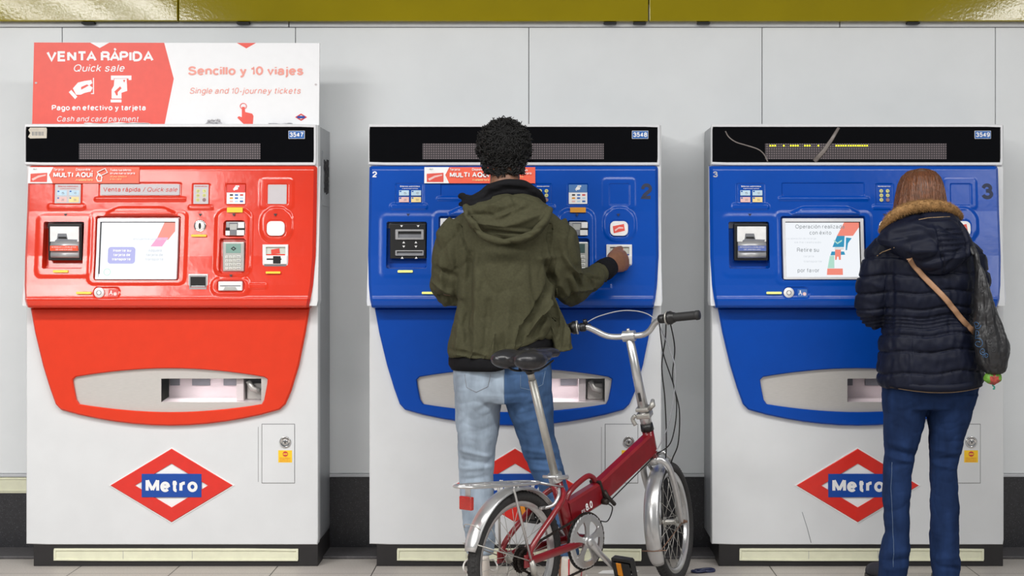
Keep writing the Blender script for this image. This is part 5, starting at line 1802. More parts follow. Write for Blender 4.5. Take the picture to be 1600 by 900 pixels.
DF = [(715, 700, 770, 712, 5, 6), (716, 715, 765, 722, 4, -6), (718, 730, 770, 728, 5, 5), (718, 748, 760, 742, 4, -5), (722, 820, 768, 812, 5, 5), (722, 832, 770, 826, 4, -6), (726, 846, 770, 840, 5, 6), (728, 858, 770, 854, 4, -5),
      (745, 640, 775, 625, 6, -5), (712, 660, 735, 640, 6, 4), (788, 575, 789, 622, 2, -4), (800, 640, 850, 622, 6, -4), (805, 660, 862, 640, 6, 4), (815, 700, 872, 705, 5, 5), (822, 716, 876, 716, 4, -6), (828, 730, 880, 730, 5, 5),
      (840, 765, 888, 760, 5, -4), (856, 815, 896, 812, 5, 5), (862, 830, 900, 826, 4, -6), (866, 846, 904, 842, 5, 6), (712, 578, 785, 584, 2.0, -3), (795, 583, 860, 578, 2.0, -3), (765, 660, 750, 780, 10, 3), (735, 640, 732, 780, 9, -3), (838, 640, 862, 760, 9, 4)]
deform(jm2, lambda co, no: folds(co, no, [(*q[:4], q[4] * 0.8, q[5] * 0.95) for q in DF], YJ))
deform(jm2, lambda co, no: wob(co, no, 0.004, 15))
deform(jm2, lambda co, no: creases(co, no, 0.004, 7, (1, 1, 1.3), 2.0))
deform(jm2, lambda co, no: creases(co, no, 0.0016, 20, (0.9, 1, 1.4), 6.0))
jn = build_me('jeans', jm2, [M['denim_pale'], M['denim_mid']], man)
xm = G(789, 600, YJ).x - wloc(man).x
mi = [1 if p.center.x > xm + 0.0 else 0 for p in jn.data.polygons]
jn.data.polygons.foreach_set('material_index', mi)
tb = bvh(jm2)


def on_jeans(tree, px, py, Y, off=0.0015, base=None):
    p = G(px, py, Y)
    b = base
    y = surf(tree, p.x - b.x, p.z - b.z, Y - b.y) + b.y
    return Vector((p.x, y - off, p.z))


def pocket(tree, base, pts, Y, parent, m, name='pocket_seam', r=0.0012):
    mb = MB(m)
    q = []
    for a, b in zip(pts, pts[1:]):
        for i in range(8): q.append((a[0] + (b[0] - a[0]) * i / 8, a[1] + (b[1] - a[1]) * i / 8))
    q.append(pts[-1])
    tube(mb, [on_jeans(tree, a, b, Y, 0.0004, base) for a, b in q], r, None, 5)
    return build(name, mb, parent)


pocket(tb, man_base, [(728, 582), (731, 602), (746, 609), (764, 600), (768, 582)], YJ, jn, M['ink_grey'])
pocket(tb, man_base, [(814, 582), (814, 602), (830, 606), (848, 598), (852, 578)], YJ, jn, M['stitch'])
pocket(tb, man_base, [(789, 580), (789, 618)], YJ, jn, M['stitch'], 'centre_seam')
shoe(man, Vector((G(752, 900, -0.515).x, -0.515, 0)), Vector((G(740, 900, -0.515).x, -0.24, 0)), 0.033, M['shoe_white'], M['sole'], 'shoe', -1, True)
shoe(man, Vector((G(889, 900, -0.54).x, -0.54, 0)), Vector((G(905, 900, -0.54).x, -0.265, 0)), 0.033, M['shoe_white'], M['sole'], 'shoe', 1, False)

# ---------------------------------------------------------------- the woman
YW = -0.45
w_base = Vector((G(1440, 400, YW).x, YW, 0))
body = MB(M['skin_pale'])
Lw = head(body, G(1440, 312, -0.40), 1.0, -0.25)
tube(body, [G(1440, 335, -0.43), G(1440, 350, -0.45), G(1440, 372, -0.455)], [.05, .05, .065], None, 16)
loft(body, [pring(368, 1408, 1474, .07, YW), pring(395, 1376, 1506, .085, YW), pring(470, 1392, 1500, .095, YW), pring(560, 1392, 1510, .1, YW), pring(615, 1392, 1512, .1, YW)])
tube(body, [G(1385, 395, YW), G(1366, 484, -.43), G(1378, 484, -0.33), G(1388, 474, -0.27)], [.04, .034, .03, .024], None, 14)
tube(body, [G(1500, 395, YW), G(1519, 485, -.43), G(1510, 484, -0.33), G(1500, 474, -0.27)], [.045, .038, .03, .024], None, 14)
tube(body, [G(1418, 610, -.43), G(1408, 720, -.43), G(1400, 880, -.44), G(1400, 905, -.44)], [.068, .045, .034, .032], None, 14)
tube(body, [G(1484, 610, -.43), G(1474, 720, -.43), G(1478, 880, -.44), G(1478, 905, -.44)], [.068, .045, .034, .032], None, 14)
hand(body, G(1389, 472, -0.262), (0.2, 0.7, 0.35), (-0.3, -0.2, 0.8), (30, 45, 30), 0.88, -1, 4)
hand(body, G(1499, 472, -0.262), (-0.2, 0.8, 0.2), (0.4, -0.1, 0.8), (25, 40, 25), 0.88, 1, 4)
bm_ = fuse(body, 0.0045, 2)
woman = build_me('person', bm_, [M['skin_pale']])
bm_.transform(Matrix.Translation(-w_base)); woman.location = w_base
tag(woman, 'person in a navy quilted coat with a fur trimmed hood and brown hair, back turned', 'person')
face_bits(Lw, woman, 1.0, M['lip'])

hb = MB(M['hair_brown'])
YHW = -0.42
loft(hb, [pring(264, 1434, 1447, .02, YHW + .01), pring(268, 1418, 1460, .062, YHW), pring(276, 1409, 1468, .088, YHW), pring(288, 1403.5, 1472.5, .102, YHW), pring(302, 1400.5, 1476, .108, YHW - .004), pring(316, 1398, 1478, .108, YHW - .01),
          pring(332, 1396, 1481, .104, YHW - .016), pring(350, 1394, 1484, .10, YHW - .025)], None, 48, 2.0)
hm = fuse(hb, 0.004, 3)
hcx = G(1440, 300, YHW)


def strands(co, no):
    a = np.arctan2(co[:, 0] - hcx.x + 0.01, -(co[:, 1] - hcx.y))
    d = np.array([noise.noise((x * 9.0, z * 5.0, 1.0)) * 0.6 + noise.noise((x * 28.0, z * 4.0, 5.0)) * 0.4 for x, z in zip(a, co[:, 2])])
    return co + no * (d * 0.007)[:, None]


deform(hm, strands)
hair = build_me('hair', hm, [M['hair_brown']], woman)
random.seed(21)
tr = bvh(hm)
for _k in range(1):
    sb = MB(M['hair_light'])
    for i in range(190):
        px = random.uniform(1400, 1478)
        q = []
        top = 266 + 22 * ((px - 1440) / 42) ** 2 + random.uniform(0, 26)
        x2 = 1440 + (px - 1440) * 1.06 + random.uniform(-4, 4)
        for j in range(9):
            t = j / 8
            X, Yp = px + (x2 - px) * t + 1.5 * math.sin(t * 5 + i), top + (338 - top) * t
            p = G(X, Yp, YHW)
            y = surf(tr, p.x - w_base.x, p.z, None)
            h = tr.ray_cast(Vector((p.x - w_base.x, -3, p.z)), Vector((0, 1, 0)))
            if h[0] is None: continue
            q.append(Vector((p.x, h[0].y + w_base.y - 0.0015, p.z)))
        if len(q) > 4: tube(sb, q, 0.001, None, 4, caps=False)
    build('hair_strands', sb, hair)

# coat
WB = MB()
loft(WB, [pring(352, 1412, 1476, .07, YW), pring(366, 1386, 1500, .095, YW), pring(382, 1372, 1514, .115, YW), pring(405, 1370, 1520, .13, YW), pring(440, 1376, 1521, .135, YW), pring(480, 1381, 1520, .13, YW), pring(505, 1383, 1519, .128, YW),
          pring(540, 1378, 1526, .138, YW), pring(575, 1374, 1532, .146, YW), pring(592, 1374, 1533, .148, YW), pring(602, 1378, 1529, .146, YW)], None, 44, 2.4)
tube(WB, [G(1388, 384, YW), G(1377, 400, YW), G(1368, 440, -0.44), G(1363, 480, -0.42), G(1366, 490, -0.40), G(1373, 488, -0.35), G(1383, 480, -0.30)], [.055, .066, .066, .062, .062, .054, .046], None, 20)
tube(WB, [G(1494, 384, YW), G(1511, 402, YW), G(1520, 440, -0.44), G(1521, 480, -0.42), G(1518, 490, -0.40), G(1512, 488, -0.35), G(1504, 480, -0.30)], [.055, .064, .064, .06, .06, .052, .046], None, 20)
wm = fuse(WB, 0.0046, 5)
SEAMS = [400, 428, 455, 480, 493, 498.5, 504, 509.5, 521, 546, 579, 606]


def quilt(co, no):
    py = 400 + (CAMZ - co[:, 2]) * sM + 3.0 * np.sin((co[:, 0] - w_base.x) * 9) + 2.0 * np.sin((co[:, 0] - w_base.x) * 31 + co[:, 2] * 5)
    d = np.zeros(len(co))
    for a, b in zip(SEAMS, SEAMS[1:]):
        t = (py - a) / (b - a)
        k = (t >= 0) & (t < 1)
        amp = min(0.0085, 0.0004 * (b - a) + 0.0015)
        d[k] = amp * np.sin(np.pi * t[k]) ** 0.28
    return co + no * d[:, None]


deform(wm, quilt)
WF = [(1384, 405, 1386, 520, 3.5, -9), (1386, 520, 1380, 600, 2, -2), (1412, 520, 1408, 598, 1.8, -4), (1502, 440, 1500, 520, 3, -4),
      (1345, 470, 1370, 480, 5, -5), (1350, 440, 1380, 452, 4, 4), (1360, 500, 1380, 506, 4, -4), (1400, 540, 1440, 552, 4, -3), (1450, 560, 1490, 552, 5, 3), (1470, 530, 1510, 538, 4, -3), (1440, 440, 1470, 452, 5, -3)]
deform(wm, lambda co, no: folds(co, no, WF, YW))
deform(wm, lambda co, no: wob(co, no, 0.008, 13))
deform(wm, lambda co, no: wob(co, no, 0.004, 36, (1.5, 1, 0.8)))


def stitch(co, no):
    py = 400 + (CAMZ - co[:, 2]) * sM + 3.0 * np.sin((co[:, 0] - w_base.x) * 9) + 2.0 * np.sin((co[:, 0] - w_base.x) * 31 + co[:, 2] * 5)
    k = sum(np.exp(-((py - s) / 1.5) ** 2) for s in SEAMS)
    return co - no * (0.0055 * k)[:, None]


deform(wm, stitch)
coat_world = bvh(wm)
coat = build_me('coat', wm, [M['navy']], woman)
# hem piping
mb = MB(M['piping'])
pts = []
for i in range(64):
    t = 2 * math.pi * i / 64
    c = pring(602, 1377, 1530, .150, YW)
    x = c[0].x + math.copysign(abs(math.cos(t)) ** (2 / 2.4), math.cos(t)) * c[1]
    y = YW + math.copysign(abs(math.sin(t)) ** (2 / 2.4), math.sin(t)) * .150
    dip = 8.0 * math.cos((x - c[0].x) / c[1] * 1.5) - 2
    pts.append(Vector((x, y, G(0, 602 + dip, YW).z)))
tube(mb, pts, 0.0025, None, 6, True)
build('hem_piping', mb, coat, 'thin tan piping along the hem')
mb = MB(M['navy'])
q = MB()
ln = len(pts)
mb.add([p + Vector((0, 0, 0.03)) for p in pts] + [Vector((p.x * 0.995 + 0.005 * w_base.x, p.y, p.z + 0.001)) for p in pts], [[i, (i + 1) % ln, (i + 1) % ln + ln, i + ln] for i in range(ln)], None, True)
o = build('hem', mb, coat)
md = o.modifiers.new('t', 'SOLIDIFY'); md.thickness = 0.006; md.offset = -1
# hood hanging on the back
HB = MB()
YHd = -0.555
loft(HB, [pring(322, 1420, 1480, .05, YHd + .07), pring(332, 1402, 1494, .075, YHd + .045), pring(345, 1390, 1502, .092, YHd + .02), pring(360, 1376, 1511, .10, YHd + .01), pring(375, 1369, 1519, .10, YHd), pring(385, 1375, 1521, .10, YHd - .002),
          pring(396, 1392, 1518, .098, YHd - .004), pring(408, 1412, 1508, .09, YHd - .006), pring(420, 1428, 1494, .075, YHd - .006), pring(430, 1446, 1478, .045, YHd - .006)], None, 44, 2.15)
hm2 = fuse(HB, 0.0046, 4)
HF = [(1443, 352, 1458, 428, 2.2, -6), (1487, 346, 1496, 380, 2.2, -6), (1496, 380, 1490, 412, 2.2, -6), (1446, 362, 1490, 359, 1.8, -4), (1447, 370, 1492, 367, 1.8, -4), (1449, 378, 1494, 375, 1.8, -4), (1451, 386, 1495, 383, 1.8, -4), (1453, 395, 1495, 391, 1.8, -4),
      (1410, 352, 1444, 360, 6, 4), (1395, 380, 1440, 372, 7, -6), (1400, 392, 1450, 392, 6, 6), (1420, 410, 1456, 402, 5, -5), (1380, 365, 1420, 360, 5, -4), (1500, 352, 1515, 380, 5, -5), (1458, 405, 1492, 400, 4, 4), (1405, 345, 1425, 335, 4, -4)]
deform(hm2, lambda co, no: folds(co, no, [(*q[:4], q[4] * 0.85, q[5] * 1.7) for q in HF], YW))
deform(hm2, lambda co, no: wob(co, no, 0.005, 17))
deform(hm2, lambda co, no: creases(co, no, 0.008, 9, (1, 1, 1.3), 22.0))
hood_world = bvh(hm2)
hood = build_me('hood', hm2, [M['navy']], coat)


def on_back(px, py, Y, off):
    p = G(px, py, Y)
    y = min(surf(coat_world, p.x, p.z, 9), surf(hood_world, p.x, p.z, 9))
    if y > 5: y = Y
    return Vector((p.x, y - off, p.z))


for pts in ([(1429, 344), (1445, 341), (1462, 340), (1480, 339)], [(1374, 400), (1382, 394), (1391, 387)]):
    mb = MB(M['piping'])
    tube(mb, [on_back(a, b, -0.55, 0.0005) for a, b in pts], 0.0018, None, 6)
    build('hood_piping', mb, hood, 'thin tan piping')
# fur collar
random.seed(31)
mb = MB(M['fur'])
path = spline([G(1377, 362, -0.50), G(1386, 347, -0.55), G(1398, 335, -0.575), G(1418, 325, -0.58), G(1441, 321, -0.58), G(1464, 321, -0.575), G(1482, 325, -0.56), G(1494, 333, -0.52), G(1500, 340, -0.45)], 8)
tube(mb, path, [0.012 + 0.009 * math.sin(math.pi * i / (len(path) - 1)) ** 0.5 for i in range(len(path))], None, 10)
for i in range(4200):
    k = random.uniform(0, len(path) - 1.001)
    a, b = path[int(k)], path[int(k) + 1]
    p = a + (b - a) * (k % 1)
    t = (b - a).normalized()
    n = Vector((random.gauss(0, 1), random.gauss(0, 1), random.gauss(0, 1)))
    n = (n - t * n.dot(t)).normalized()
    w = 0.5 + 0.5 * math.sin(math.pi * k / (len(path) - 1)) ** 0.5
    r = 0.018 * w
    d = (n + t * random.uniform(-0.7, 0.7) + Vector((0, 0, -0.25))).normalized()
    q = p + n * r * 0.8
    s_ = t.cross(d).normalized() * 0.0011
    L_ = random.uniform(0.010, 0.019) * w
    u = d.cross(s_).normalized() * 0.0009
    mb.add([q + s_, q - s_ * 0.5 + u, q - s_ * 0.5 - u, q + d * L_], [[0, 1, 3], [1, 2, 3], [2, 0, 3]])
build('fur_collar', mb, hood, 'brown fur trim')

# jeans
db = MB()
loft(db, [pring(575, 1378, 1530, .125, YJ), pring(604, 1378, 1529, .125, YJ), pring(620, 1379, 1526, .12, YJ), pring(638, 1380, 1521, .105, YJ)], None, 40, 2.4)
for side in (0, 1):
    if side == 0:
        rows = [(615, 1378, 1449), (634, 1379, 1448), (660, 1380, 1443), (690, 1381, 1438), (713, 1380, 1429), (740, 1379, 1425), (765, 1379, 1423), (800, 1381, 1421.5), (830, 1382, 1421), (850, 1377.5, 1421), (872, 1373, 1420), (905, 1372, 1417)]
    else:
        rows = [(615, 1448, 1528), (634, 1448, 1522), (660, 1449.5, 1513), (690, 1451, 1505), (713, 1452, 1499), (732, 1452.5, 1496), (765, 1453, 1497), (800, 1453, 1498.5), (830, 1453, 1498), (853, 1452.5, 1498), (876, 1454, 1501), (905, 1458, 1499)]
    loft(db, [pring(r[0], r[1], r[2], (r[2] - r[1]) / 2 / sM * 1.15, YJ + 0.01 * math.sin((r[0] - 615) / 60)) for r in rows], None, 28, 2.2)
jw = fuse(db, 0.0048, 5)
DF = [(1382, 690, 1432, 700, 5, 5), (1384, 700, 1430, 710, 3.5, -6), (1384, 712, 1425, 720, 4, 5), (1386, 726, 1420, 722, 3.5, -4), (1452, 700, 1500, 708, 5, 5), (1454, 716, 1496, 712, 3.5, -6), (1456, 724, 1494, 730, 4, 5),
      (1380, 860, 1418, 856, 5, 5), (1376, 872, 1416, 868, 4, -6), (1376, 884, 1418, 880, 5, 5), (1458, 868, 1498, 862, 5, 5), (1460, 880, 1498, 884, 4, -5), (1484, 870, 1500, 890, 4, 5), (1400, 640, 1440, 625, 6, -4), (1455, 630, 1510, 640, 6, -4), (1390, 740, 1386, 830, 3, 2)]
deform(jw, lambda co, no: folds(co, no, DF, YJ))
deform(jw, lambda co, no: wob(co, no, 0.004, 16))
deform(jw, lambda co, no: creases(co, no, 0.004, 7, (1, 1, 1.3), 12.0))
deform(jw, lambda co, no: creases(co, no, 0.0014, 22, (0.9, 1, 1.3), 16.0))
jn = build_me('jeans', jw, [M['denim_dark']], woman)
tw = bvh(jw)
pocket(tw, w_base, [(1390, 720), (1388, 760), (1390, 800), (1391, 840), (1389, 880)], YJ, jn, M['stitch'], 'leg_seam', 0.0009)
shoe(woman, Vector((G(1398, 900, -0.50).x, -0.475, 0)), Vector((G(1376, 900, -0.4).x, -0.225, 0)), 0.032, M['shoe_navy'], M['black'])
shoe(woman, Vector((G(1478, 900, -0.50).x, -0.475, 0)), Vector((G(1490, 900, -0.4).x, -0.225, 0)), 0.032, M['shoe_navy'], M['black'])

# crossbody strap
mb = MB(M['tan'])
sp_ = [(1416, 405), (1425, 415), (1445, 437), (1465, 458), (1485, 480), (1503, 500), (1519, 515), (1529, 524)]
for off, wd, th in ((0.009, 0.011, 0.0022),):
    pp = [on_back(v.x, v.y, -0.56, off) for v in spline([(a, b, 0) for a, b in sp_], 6)]
    for _r in range(6):
        for i in range(1, len(pp) - 1): pp[i].y = min(pp[i].y, (pp[i - 1].y + pp[i + 1].y) / 2 + 0.002)
    tube(mb, pp, wd, None, 8, flat=(th / wd, 1.0), ref=Vector((0, -1, 0)))
front = [pp[0] + Vector((0, 0.004, 0)), G(1404, 388, -0.50), G(1398, 372, -0.42), G(1404, 390, -0.33), G(1440, 470, -0.29), G(1500, 540, -0.31), G(1533, 545, -0.42), pp[-1]]
tube(mb, spline(front, 6), 0.010, None, 8, flat=(0.25, 1.0), ref=Vector((0, -1, 0)))
solo('bag_strap', mb, Vector((w_base.x, YW, 0)), 'narrow tan leather strap slung across the back of the navy coat', 'strap')

# tote bag on the right arm
YT = -0.60
TR = [(377, 1510, 1521, .012), (386, 1515, 1525, .014), (400, 1521, 1530, .018), (420, 1523, 1536, .024), (447, 1523, 1545, .034), (480, 1522.5, 1557, .046), (505, 1522, 1565, .055), (525, 1521.5, 1573, .062), (540, 1522, 1577, .066), (556, 1524, 1578, .066), (570, 1528, 1575, .06), (580, 1535, 1571, .05), (586, 1542, 1566, .034)]
YTc = [-0.545, -0.58, -0.60, -0.605, -0.61, -0.61, -0.61, -0.61, -0.61, -0.61, -0.61, -0.61, -0.61]
tb_ = MB()
loft(tb_, [pring(r[0], r[1], r[2], r[3], y) for r, y in zip(TR, YTc)], None, 32, 2.1)
tm = fuse(tb_, 0.004, 3)
deform(tm, lambda co, no: folds(co, no, [(1528, 410, 1532, 560, 3, -5), (1534, 420, 1552, 560, 4, 5), (1538, 440, 1560, 540, 3, -5), (1548, 480, 1572, 550, 4, 4), (1526, 500, 1545, 580, 4, 4), (1545, 560, 1570, 552, 4, -4), (1552, 570, 1556, 586, 3, -4)], -0.6))
deform(tm, lambda co, no: wob(co, no, 0.005, 22))
deform(tm, lambda co, no: creases(co, no, 0.003, 22, (1.6, 1, 0.6), 32.0))
deform(tm, lambda co, no: creases(co, no, 0.0018, 50, (1.3, 1, 0.8), 35.0))
tt = bvh(tm)
t_base = Vector((G(1550, 400, -0.61).x, -0.61, G(0, 587, -0.61).z))
tm.transform(Matrix.Translation(-t_base))
tm.materials.clear(); tm.materials.append(M['tote'])
tm.polygons.foreach_set('use_smooth', [True] * len(tm.polygons))
tote = bpy.data.objects.new('tote_bag', tm)
COL.objects.link(tote)
tote.location = t_base
tag(tote, 'black cloth bag with blue scroll print hanging from the right shoulder over the navy coat', 'bag')
for (a, b, r, ph, m_) in ((1529, 508, 7, 0, 'tote_print'), (1528, 522, 8, 90, 'tote_print'), (1531, 537, 9, 200, 'tote_print'), (1537, 549, 6, 40, 'tote_print'), (1541, 556, 5, 130, 'tote_print'), (1545, 532, 7, 60, 'ink'), (1547, 516, 8, 240, 'ink'), (1536, 452, 6, 20, 'ink'), (1550, 545, 6, 300, 'ink')):
    mb = MB(M[m_])
    pts = []
    for i in range(26):
        t = i / 25
        an = R(ph + 480 * t)
        rr_ = r * (1 - 0.75 * t)
        p = G(a + rr_ * math.cos(an) * 0.75, b + rr_ * math.sin(an), -0.66)
        y = surf(tt, p.x, p.z, 9)
        if y < 5: pts.append(Vector((p.x, y - 0.0006, p.z)))
    if len(pts) > 6:
        tube(mb, pts, 0.0014, None, 5)
        build('scroll_print', mb, tote)
# handle over the shoulder
mb = MB(M['tote'])
tube(mb, spline([G(1523, 398, -0.605), G(1516, 384, -0.585), G(1508, 372, -0.53), G(1503, 366, -0.45), G(1506, 376, -0.36), G(1514, 400, -0.34), G(1524, 440, -0.44)], 6), 0.012, None, 8, flat=(0.5, 1.2))
build('handle', mb, tote)
# netted produce poking out of the bag's bottom
nb = MB(M['net_green'], M['net_red'])
nm = MB()
ball(nm, G(1551, 590, -0.61), (0.034, 0.03, 0.026), None, 18, 12)
tube(nm, [G(1551, 592, -0.61), G(1553, 601, -0.61)], [0.022, 0.006], None, 12)
vv = [Vector(v) for v in nm.v]
vv = [v + Vector((0.003 * noise.noise(v * 60), 0, 0.004 * noise.noise(v * 50 + Vector((3, 1, 2))))) for v in vv]
nb.add(vv, nm.f, M['net_green'], True)
for i in range(len(nb.f)):
    c = sum((Vector(nb.v[k]) for k in nb.f[i]), Vector()) / len(nb.f[i])
    if abs(c.x - G(1552, 0, -0.61).x) < 0.018 and c.z < G(0, 586, -0.61).z: nb.mi[i] = 1
nt_ = solo('net_bag', nb, G(1551, 600, -0.61), 'green and red net of produce poking out under the black bag', 'produce')
mb = MB(M['net_teal'])
tube(mb, spline([G(1553, 599, -0.612), G(1551, 602, -0.614), G(1554, 605, -0.614), G(1552, 608, -0.614), G(1554.5, 607, -0.614)], 4), 0.003, None, 6)
build('clip', mb, nt_, 'teal clip tying the net')

# ------------------------------------------------------------------ the folding bicycle
M['bike_red'] = mat('dark red bicycle paint', (122, 18, 26), 0.28, var=0.12, scale=18, coat=0.4)
M['alu'] = mat('silver aluminium', (196, 196, 196), 0.28, metal=0.75, var=0.06)
M['alu_dull'] = mat('dull aluminium', (176, 174, 168), 0.42, metal=0.6, var=0.08)
M['tyre'] = mat('black tyre rubber', (40, 39, 39), 0.75, var=0.2, scale=120, bump=0.6, bscale=160, bdist=0.003)
M['greasy'] = mat('greasy steel', (46, 40, 36), 0.5, metal=0.5, var=0.3, scale=90)
M['vinyl'] = mat('black vinyl', (30, 30, 33), 0.32, var=0.1, bump=0.1, bscale=300, bdist=0.0006)
M['grip'] = mat('black rubber grip', (34, 34, 35), 0.6, var=0.1)
M['cable'] = mat('black cable', (20, 20, 20), 0.5)
M['cable_grey'] = mat('grey cable', (150, 152, 158), 0.4)
M['reflector'] = mat('red reflector', (170, 34, 26), 0.15, var=0.15, scale=200, coat=0.5)
M['amber'] = mat('amber reflector', (210, 130, 20), 0.2, var=0.1)
M['rust'] = mat('rusty steel', (120, 92, 76), 0.6, metal=0.4, var=0.25, scale=100)

D_ = Vector((0.635, 0.772, 0)).normalized()
N_ = Vector((D_.y, -D_.x, 0))
Zv = Vector((0, 0, 1))
WR = 0.232
RH = Vector((-0.100, -1.03, WR))
BBc = Vector((0.120, -0.775, 0.252))
SA = math.radians(18)
SU = (Zv * math.cos(SA) - D_ * math.sin(SA))
SV = (Zv * math.cos(R(20)) - D_ * math.sin(R(20)))     # seat tube
bike_base = Vector((0.15, -0.75, 0))
bike = empty('bicycle', bike_base, 'dark red folding bicycle with silver mudguards standing behind the man', 'bicycle')


def B(b, n, z, o=None):      # along, to the right, up
    o = o or Vector((BBc.x, BBc.y, 0))
    return Vector((o.x, o.y, 0)) + D_ * b + N_ * n + Zv * z


def wheel(c, ax, fw, up, nsp, hubw, parent, ph=0.0):
    """rim is the wheel's own mesh; tyre, hub and each spoke are its parts"""
    def P(a, r, w): return c + (fw * math.cos(a) + up * math.sin(a)) * r + ax * w
    n = 64

    def ringmesh(prof, m):
        mb = MB(m)
        vs = [P(2 * math.pi * i / n, r, w) for i in range(n) for (r, w) in prof]
        k = len(prof)
        fs = [[i * k + j, ((i + 1) % n) * k + j, ((i + 1) % n) * k + (j + 1) % k, i * k + (j + 1) % k] for i in range(n) for j in range(k)]
        mb.add(vs, fs, None, True)
        return mb
    rim = build('wheel', ringmesh([(0.203, -0.012), (0.203, 0.012), (0.192, 0.012), (0.183, 0.006), (0.183, -0.006), (0.192, -0.012)], M['alu']), parent)
    md = rim.modifiers.new('e', 'EDGE_SPLIT'); md.split_angle = R(35)
    t = ringmesh([(0.199 + 0.0195 + 0.0195 * math.cos(R(a)) * (0.75 if False else 1), 0.0235 * math.sin(R(a))) for a in range(-150, 151, 20)], M['tyre'])
    for i in range(84):                                    # tread blocks
        a = 2 * math.pi * i / 84
        for s in (-1, 1):
            q = P(a + s * 0.02, WR + 0.0035, s * 0.0115)
            rad = (fw * math.cos(a) + up * math.sin(a)); tg = (up * math.cos(a) - fw * math.sin(a))
            obox(t, q, (ax + rad * -0.55 * s).normalized(), tg, (rad + ax * 0.55 * s).normalized(), 0.012, 0.009, 0.003, None)
    build('tyre', t, rim)
    mb = MB(M['alu_dull'])
    h = hubw / 2
    lathe(mb, c, ax, [(-h - 0.012, 0.006), (-h, 0.006), (-h, 0.021), (-h + 0.004, 0.021), (-h + 0.006, 0.012), (h - 0.006, 0.012), (h - 0.004, 0.021), (h, 0.021), (h, 0.006), (h + 0.012, 0.006)], None, 20, False)
    build('hub', mb, rim)
    for i in range(nsp):
        a = 2 * math.pi * (i + 0.5) / nsp + ph
        s = 1 if i % 2 else -1
        tw = 0.9 * (1 if (i // 2) % 2 else -1)
        mb = MB(M['alu_dull'])
        tube(mb, [P(a + tw, 0.019, s * (h - 0.002)), P(a, 0.186, s * 0.002)], 0.0011, None, 5)
        build('spoke', mb, rim)
    mb = MB(M['alu_dull'])
    tube(mb, [P(R(-70), 0.184, 0), P(R(-70), 0.155, 0)], 0.003, None, 6)
    build('valve', mb, rim)
    return rim


wheel(RH, N_, D_, Zv, 28, 0.06, bike)

# --- steering assembly
TH = R(18)
H0 = Vector((0.424, -0.405, 0.514))
dp = D_ * math.cos(SA) + Zv * math.sin(SA)
SR = N_ * math.cos(TH) + (D_ * math.cos(SA) + Zv * math.sin(SA)) * math.sin(TH)
SF = dp * math.cos(TH) - N_ * math.sin(TH)
SUP = SU


def T(r, f, u): return H0 + SR * r + SF * f + SUP * u


hz = (H0.z - WR + 0.062 * SF.z) / SUP.z
FH = T(0, 0.062, -hz)
wheel(FH, SR, SF, SUP, 28, 0.056, bike, 0.06)


# --- frame
def beam(mb, p0, p1, w, h, bev, m=None, h1=None, taper=True):
    t = (p1 - p0).normalized()
    side = N_
    up = t.cross(side) * -1
    if up.z < 0: up = -up
    n = 4
    prof = [(-1, -1), (1, -1), (1, 1), (-1, 1)]
    ww, hh0, hh1 = w / 2, h / 2, (h1 or h) / 2
    c = []
    for p, hh in ((p0, hh0), (p1, hh1)):
        for k, (a, b) in enumerate(prof):
            for (da, db) in (((1, 0), (0, 1)) if k in (0, 2) else ((0, 1), (1, 0))):
                c.append(p + side * (a * (ww - (bev if da == 0 and False else bev * da))) + up * (b * (hh - bev * db)))
    # order the 8 points round the section
    def ordr(pts, p):
        return sorted(pts, key=lambda q: math.atan2((q - p).dot(up), (q - p).dot(side)))
    A, Bq = ordr(c[:8], p0), ordr(c[8:], p1)
    mb.add(A + Bq, [[i, (i + 1) % 8, (i + 1) % 8 + 8, i + 8] for i in range(8)] + [list(range(8))[::-1], list(range(8, 16))], m)


def SB(u, n=0.0, b=0.0):     # along the seat tube from the bottom bracket
    return BBc + SV * u + N_ * n + D_ * (b - 0.036)


HT = T(0, 0, 0.0)
mb = MB(M['bike_red'])
tube(mb, [BBc - SV * 0.01, SB(0.06), SB(0.255)], 0.0225, None, 18)                                     # seat tube
lathe(mb, BBc - N_ * 0.036, N_, [(0, 0.021), (0, 0.024), (0.072, 0.024), (0.072, 0.021)], None, 20, False)
hinge = G(936, 770, -0.68)
hb_ = HT + SU * 0.075
p_rear0, p_hinge = SB(0.115, 0, 0.015), Vector(hinge)
# keep the beam in the bicycle's own plane
def inplane(p): return p - N_ * (p - BBc).dot(N_)
p_hinge = inplane(p_hinge)
head_mid = inplane(HT + SU * 0.052)
beam(mb, p_rear0, p_hinge, 0.044, 0.085, 0.008)
beam(mb, p_hinge + (head_mid - p_hinge).normalized() * 0.012, head_mid, 0.044, 0.088, 0.008, None, 0.088)
tube(mb, [HT + SU * -0.005, HT + SU * 0.118], 0.0225, None, 18)                        # head tube
tube(mb, spline([SB(0.15, 0, 0.018), SB(0.195, 0, 0.065), p_hinge + Zv * 0.066 - D_ * 0.075, p_hinge + Zv * 0.062 - D_ * 0.035, p_hinge + Zv * 0.035 - D_ * 0.008], 6), 0.0105, None, 10)   # carrying handle
for s in (-1, 1):
    dr = RH + N_ * (s * 0.062)
    tube(mb, spline([BBc + N_ * (s * 0.03) - D_ * 0.01, BBc + N_ * (s * 0.045) - D_ * 0.06 - Zv * 0.004, dr + D_ * 0.03, dr], 4), 0.0125, None, 10, flat=(1.25, 0.8))
    tube(mb, spline([SB(0.215, s * 0.018), SB(0.175, s * 0.05, -0.055), dr + D_ * 0.03 + Zv * 0.06, dr + Zv * 0.012], 5), 0.0105, None, 10)
    obox(mb, dr, D_, N_, Zv, 0.05, 0.007, 0.045, None, 0.002)
frame = build('frame', mb, bike)
mb = MB(M['greasy'])
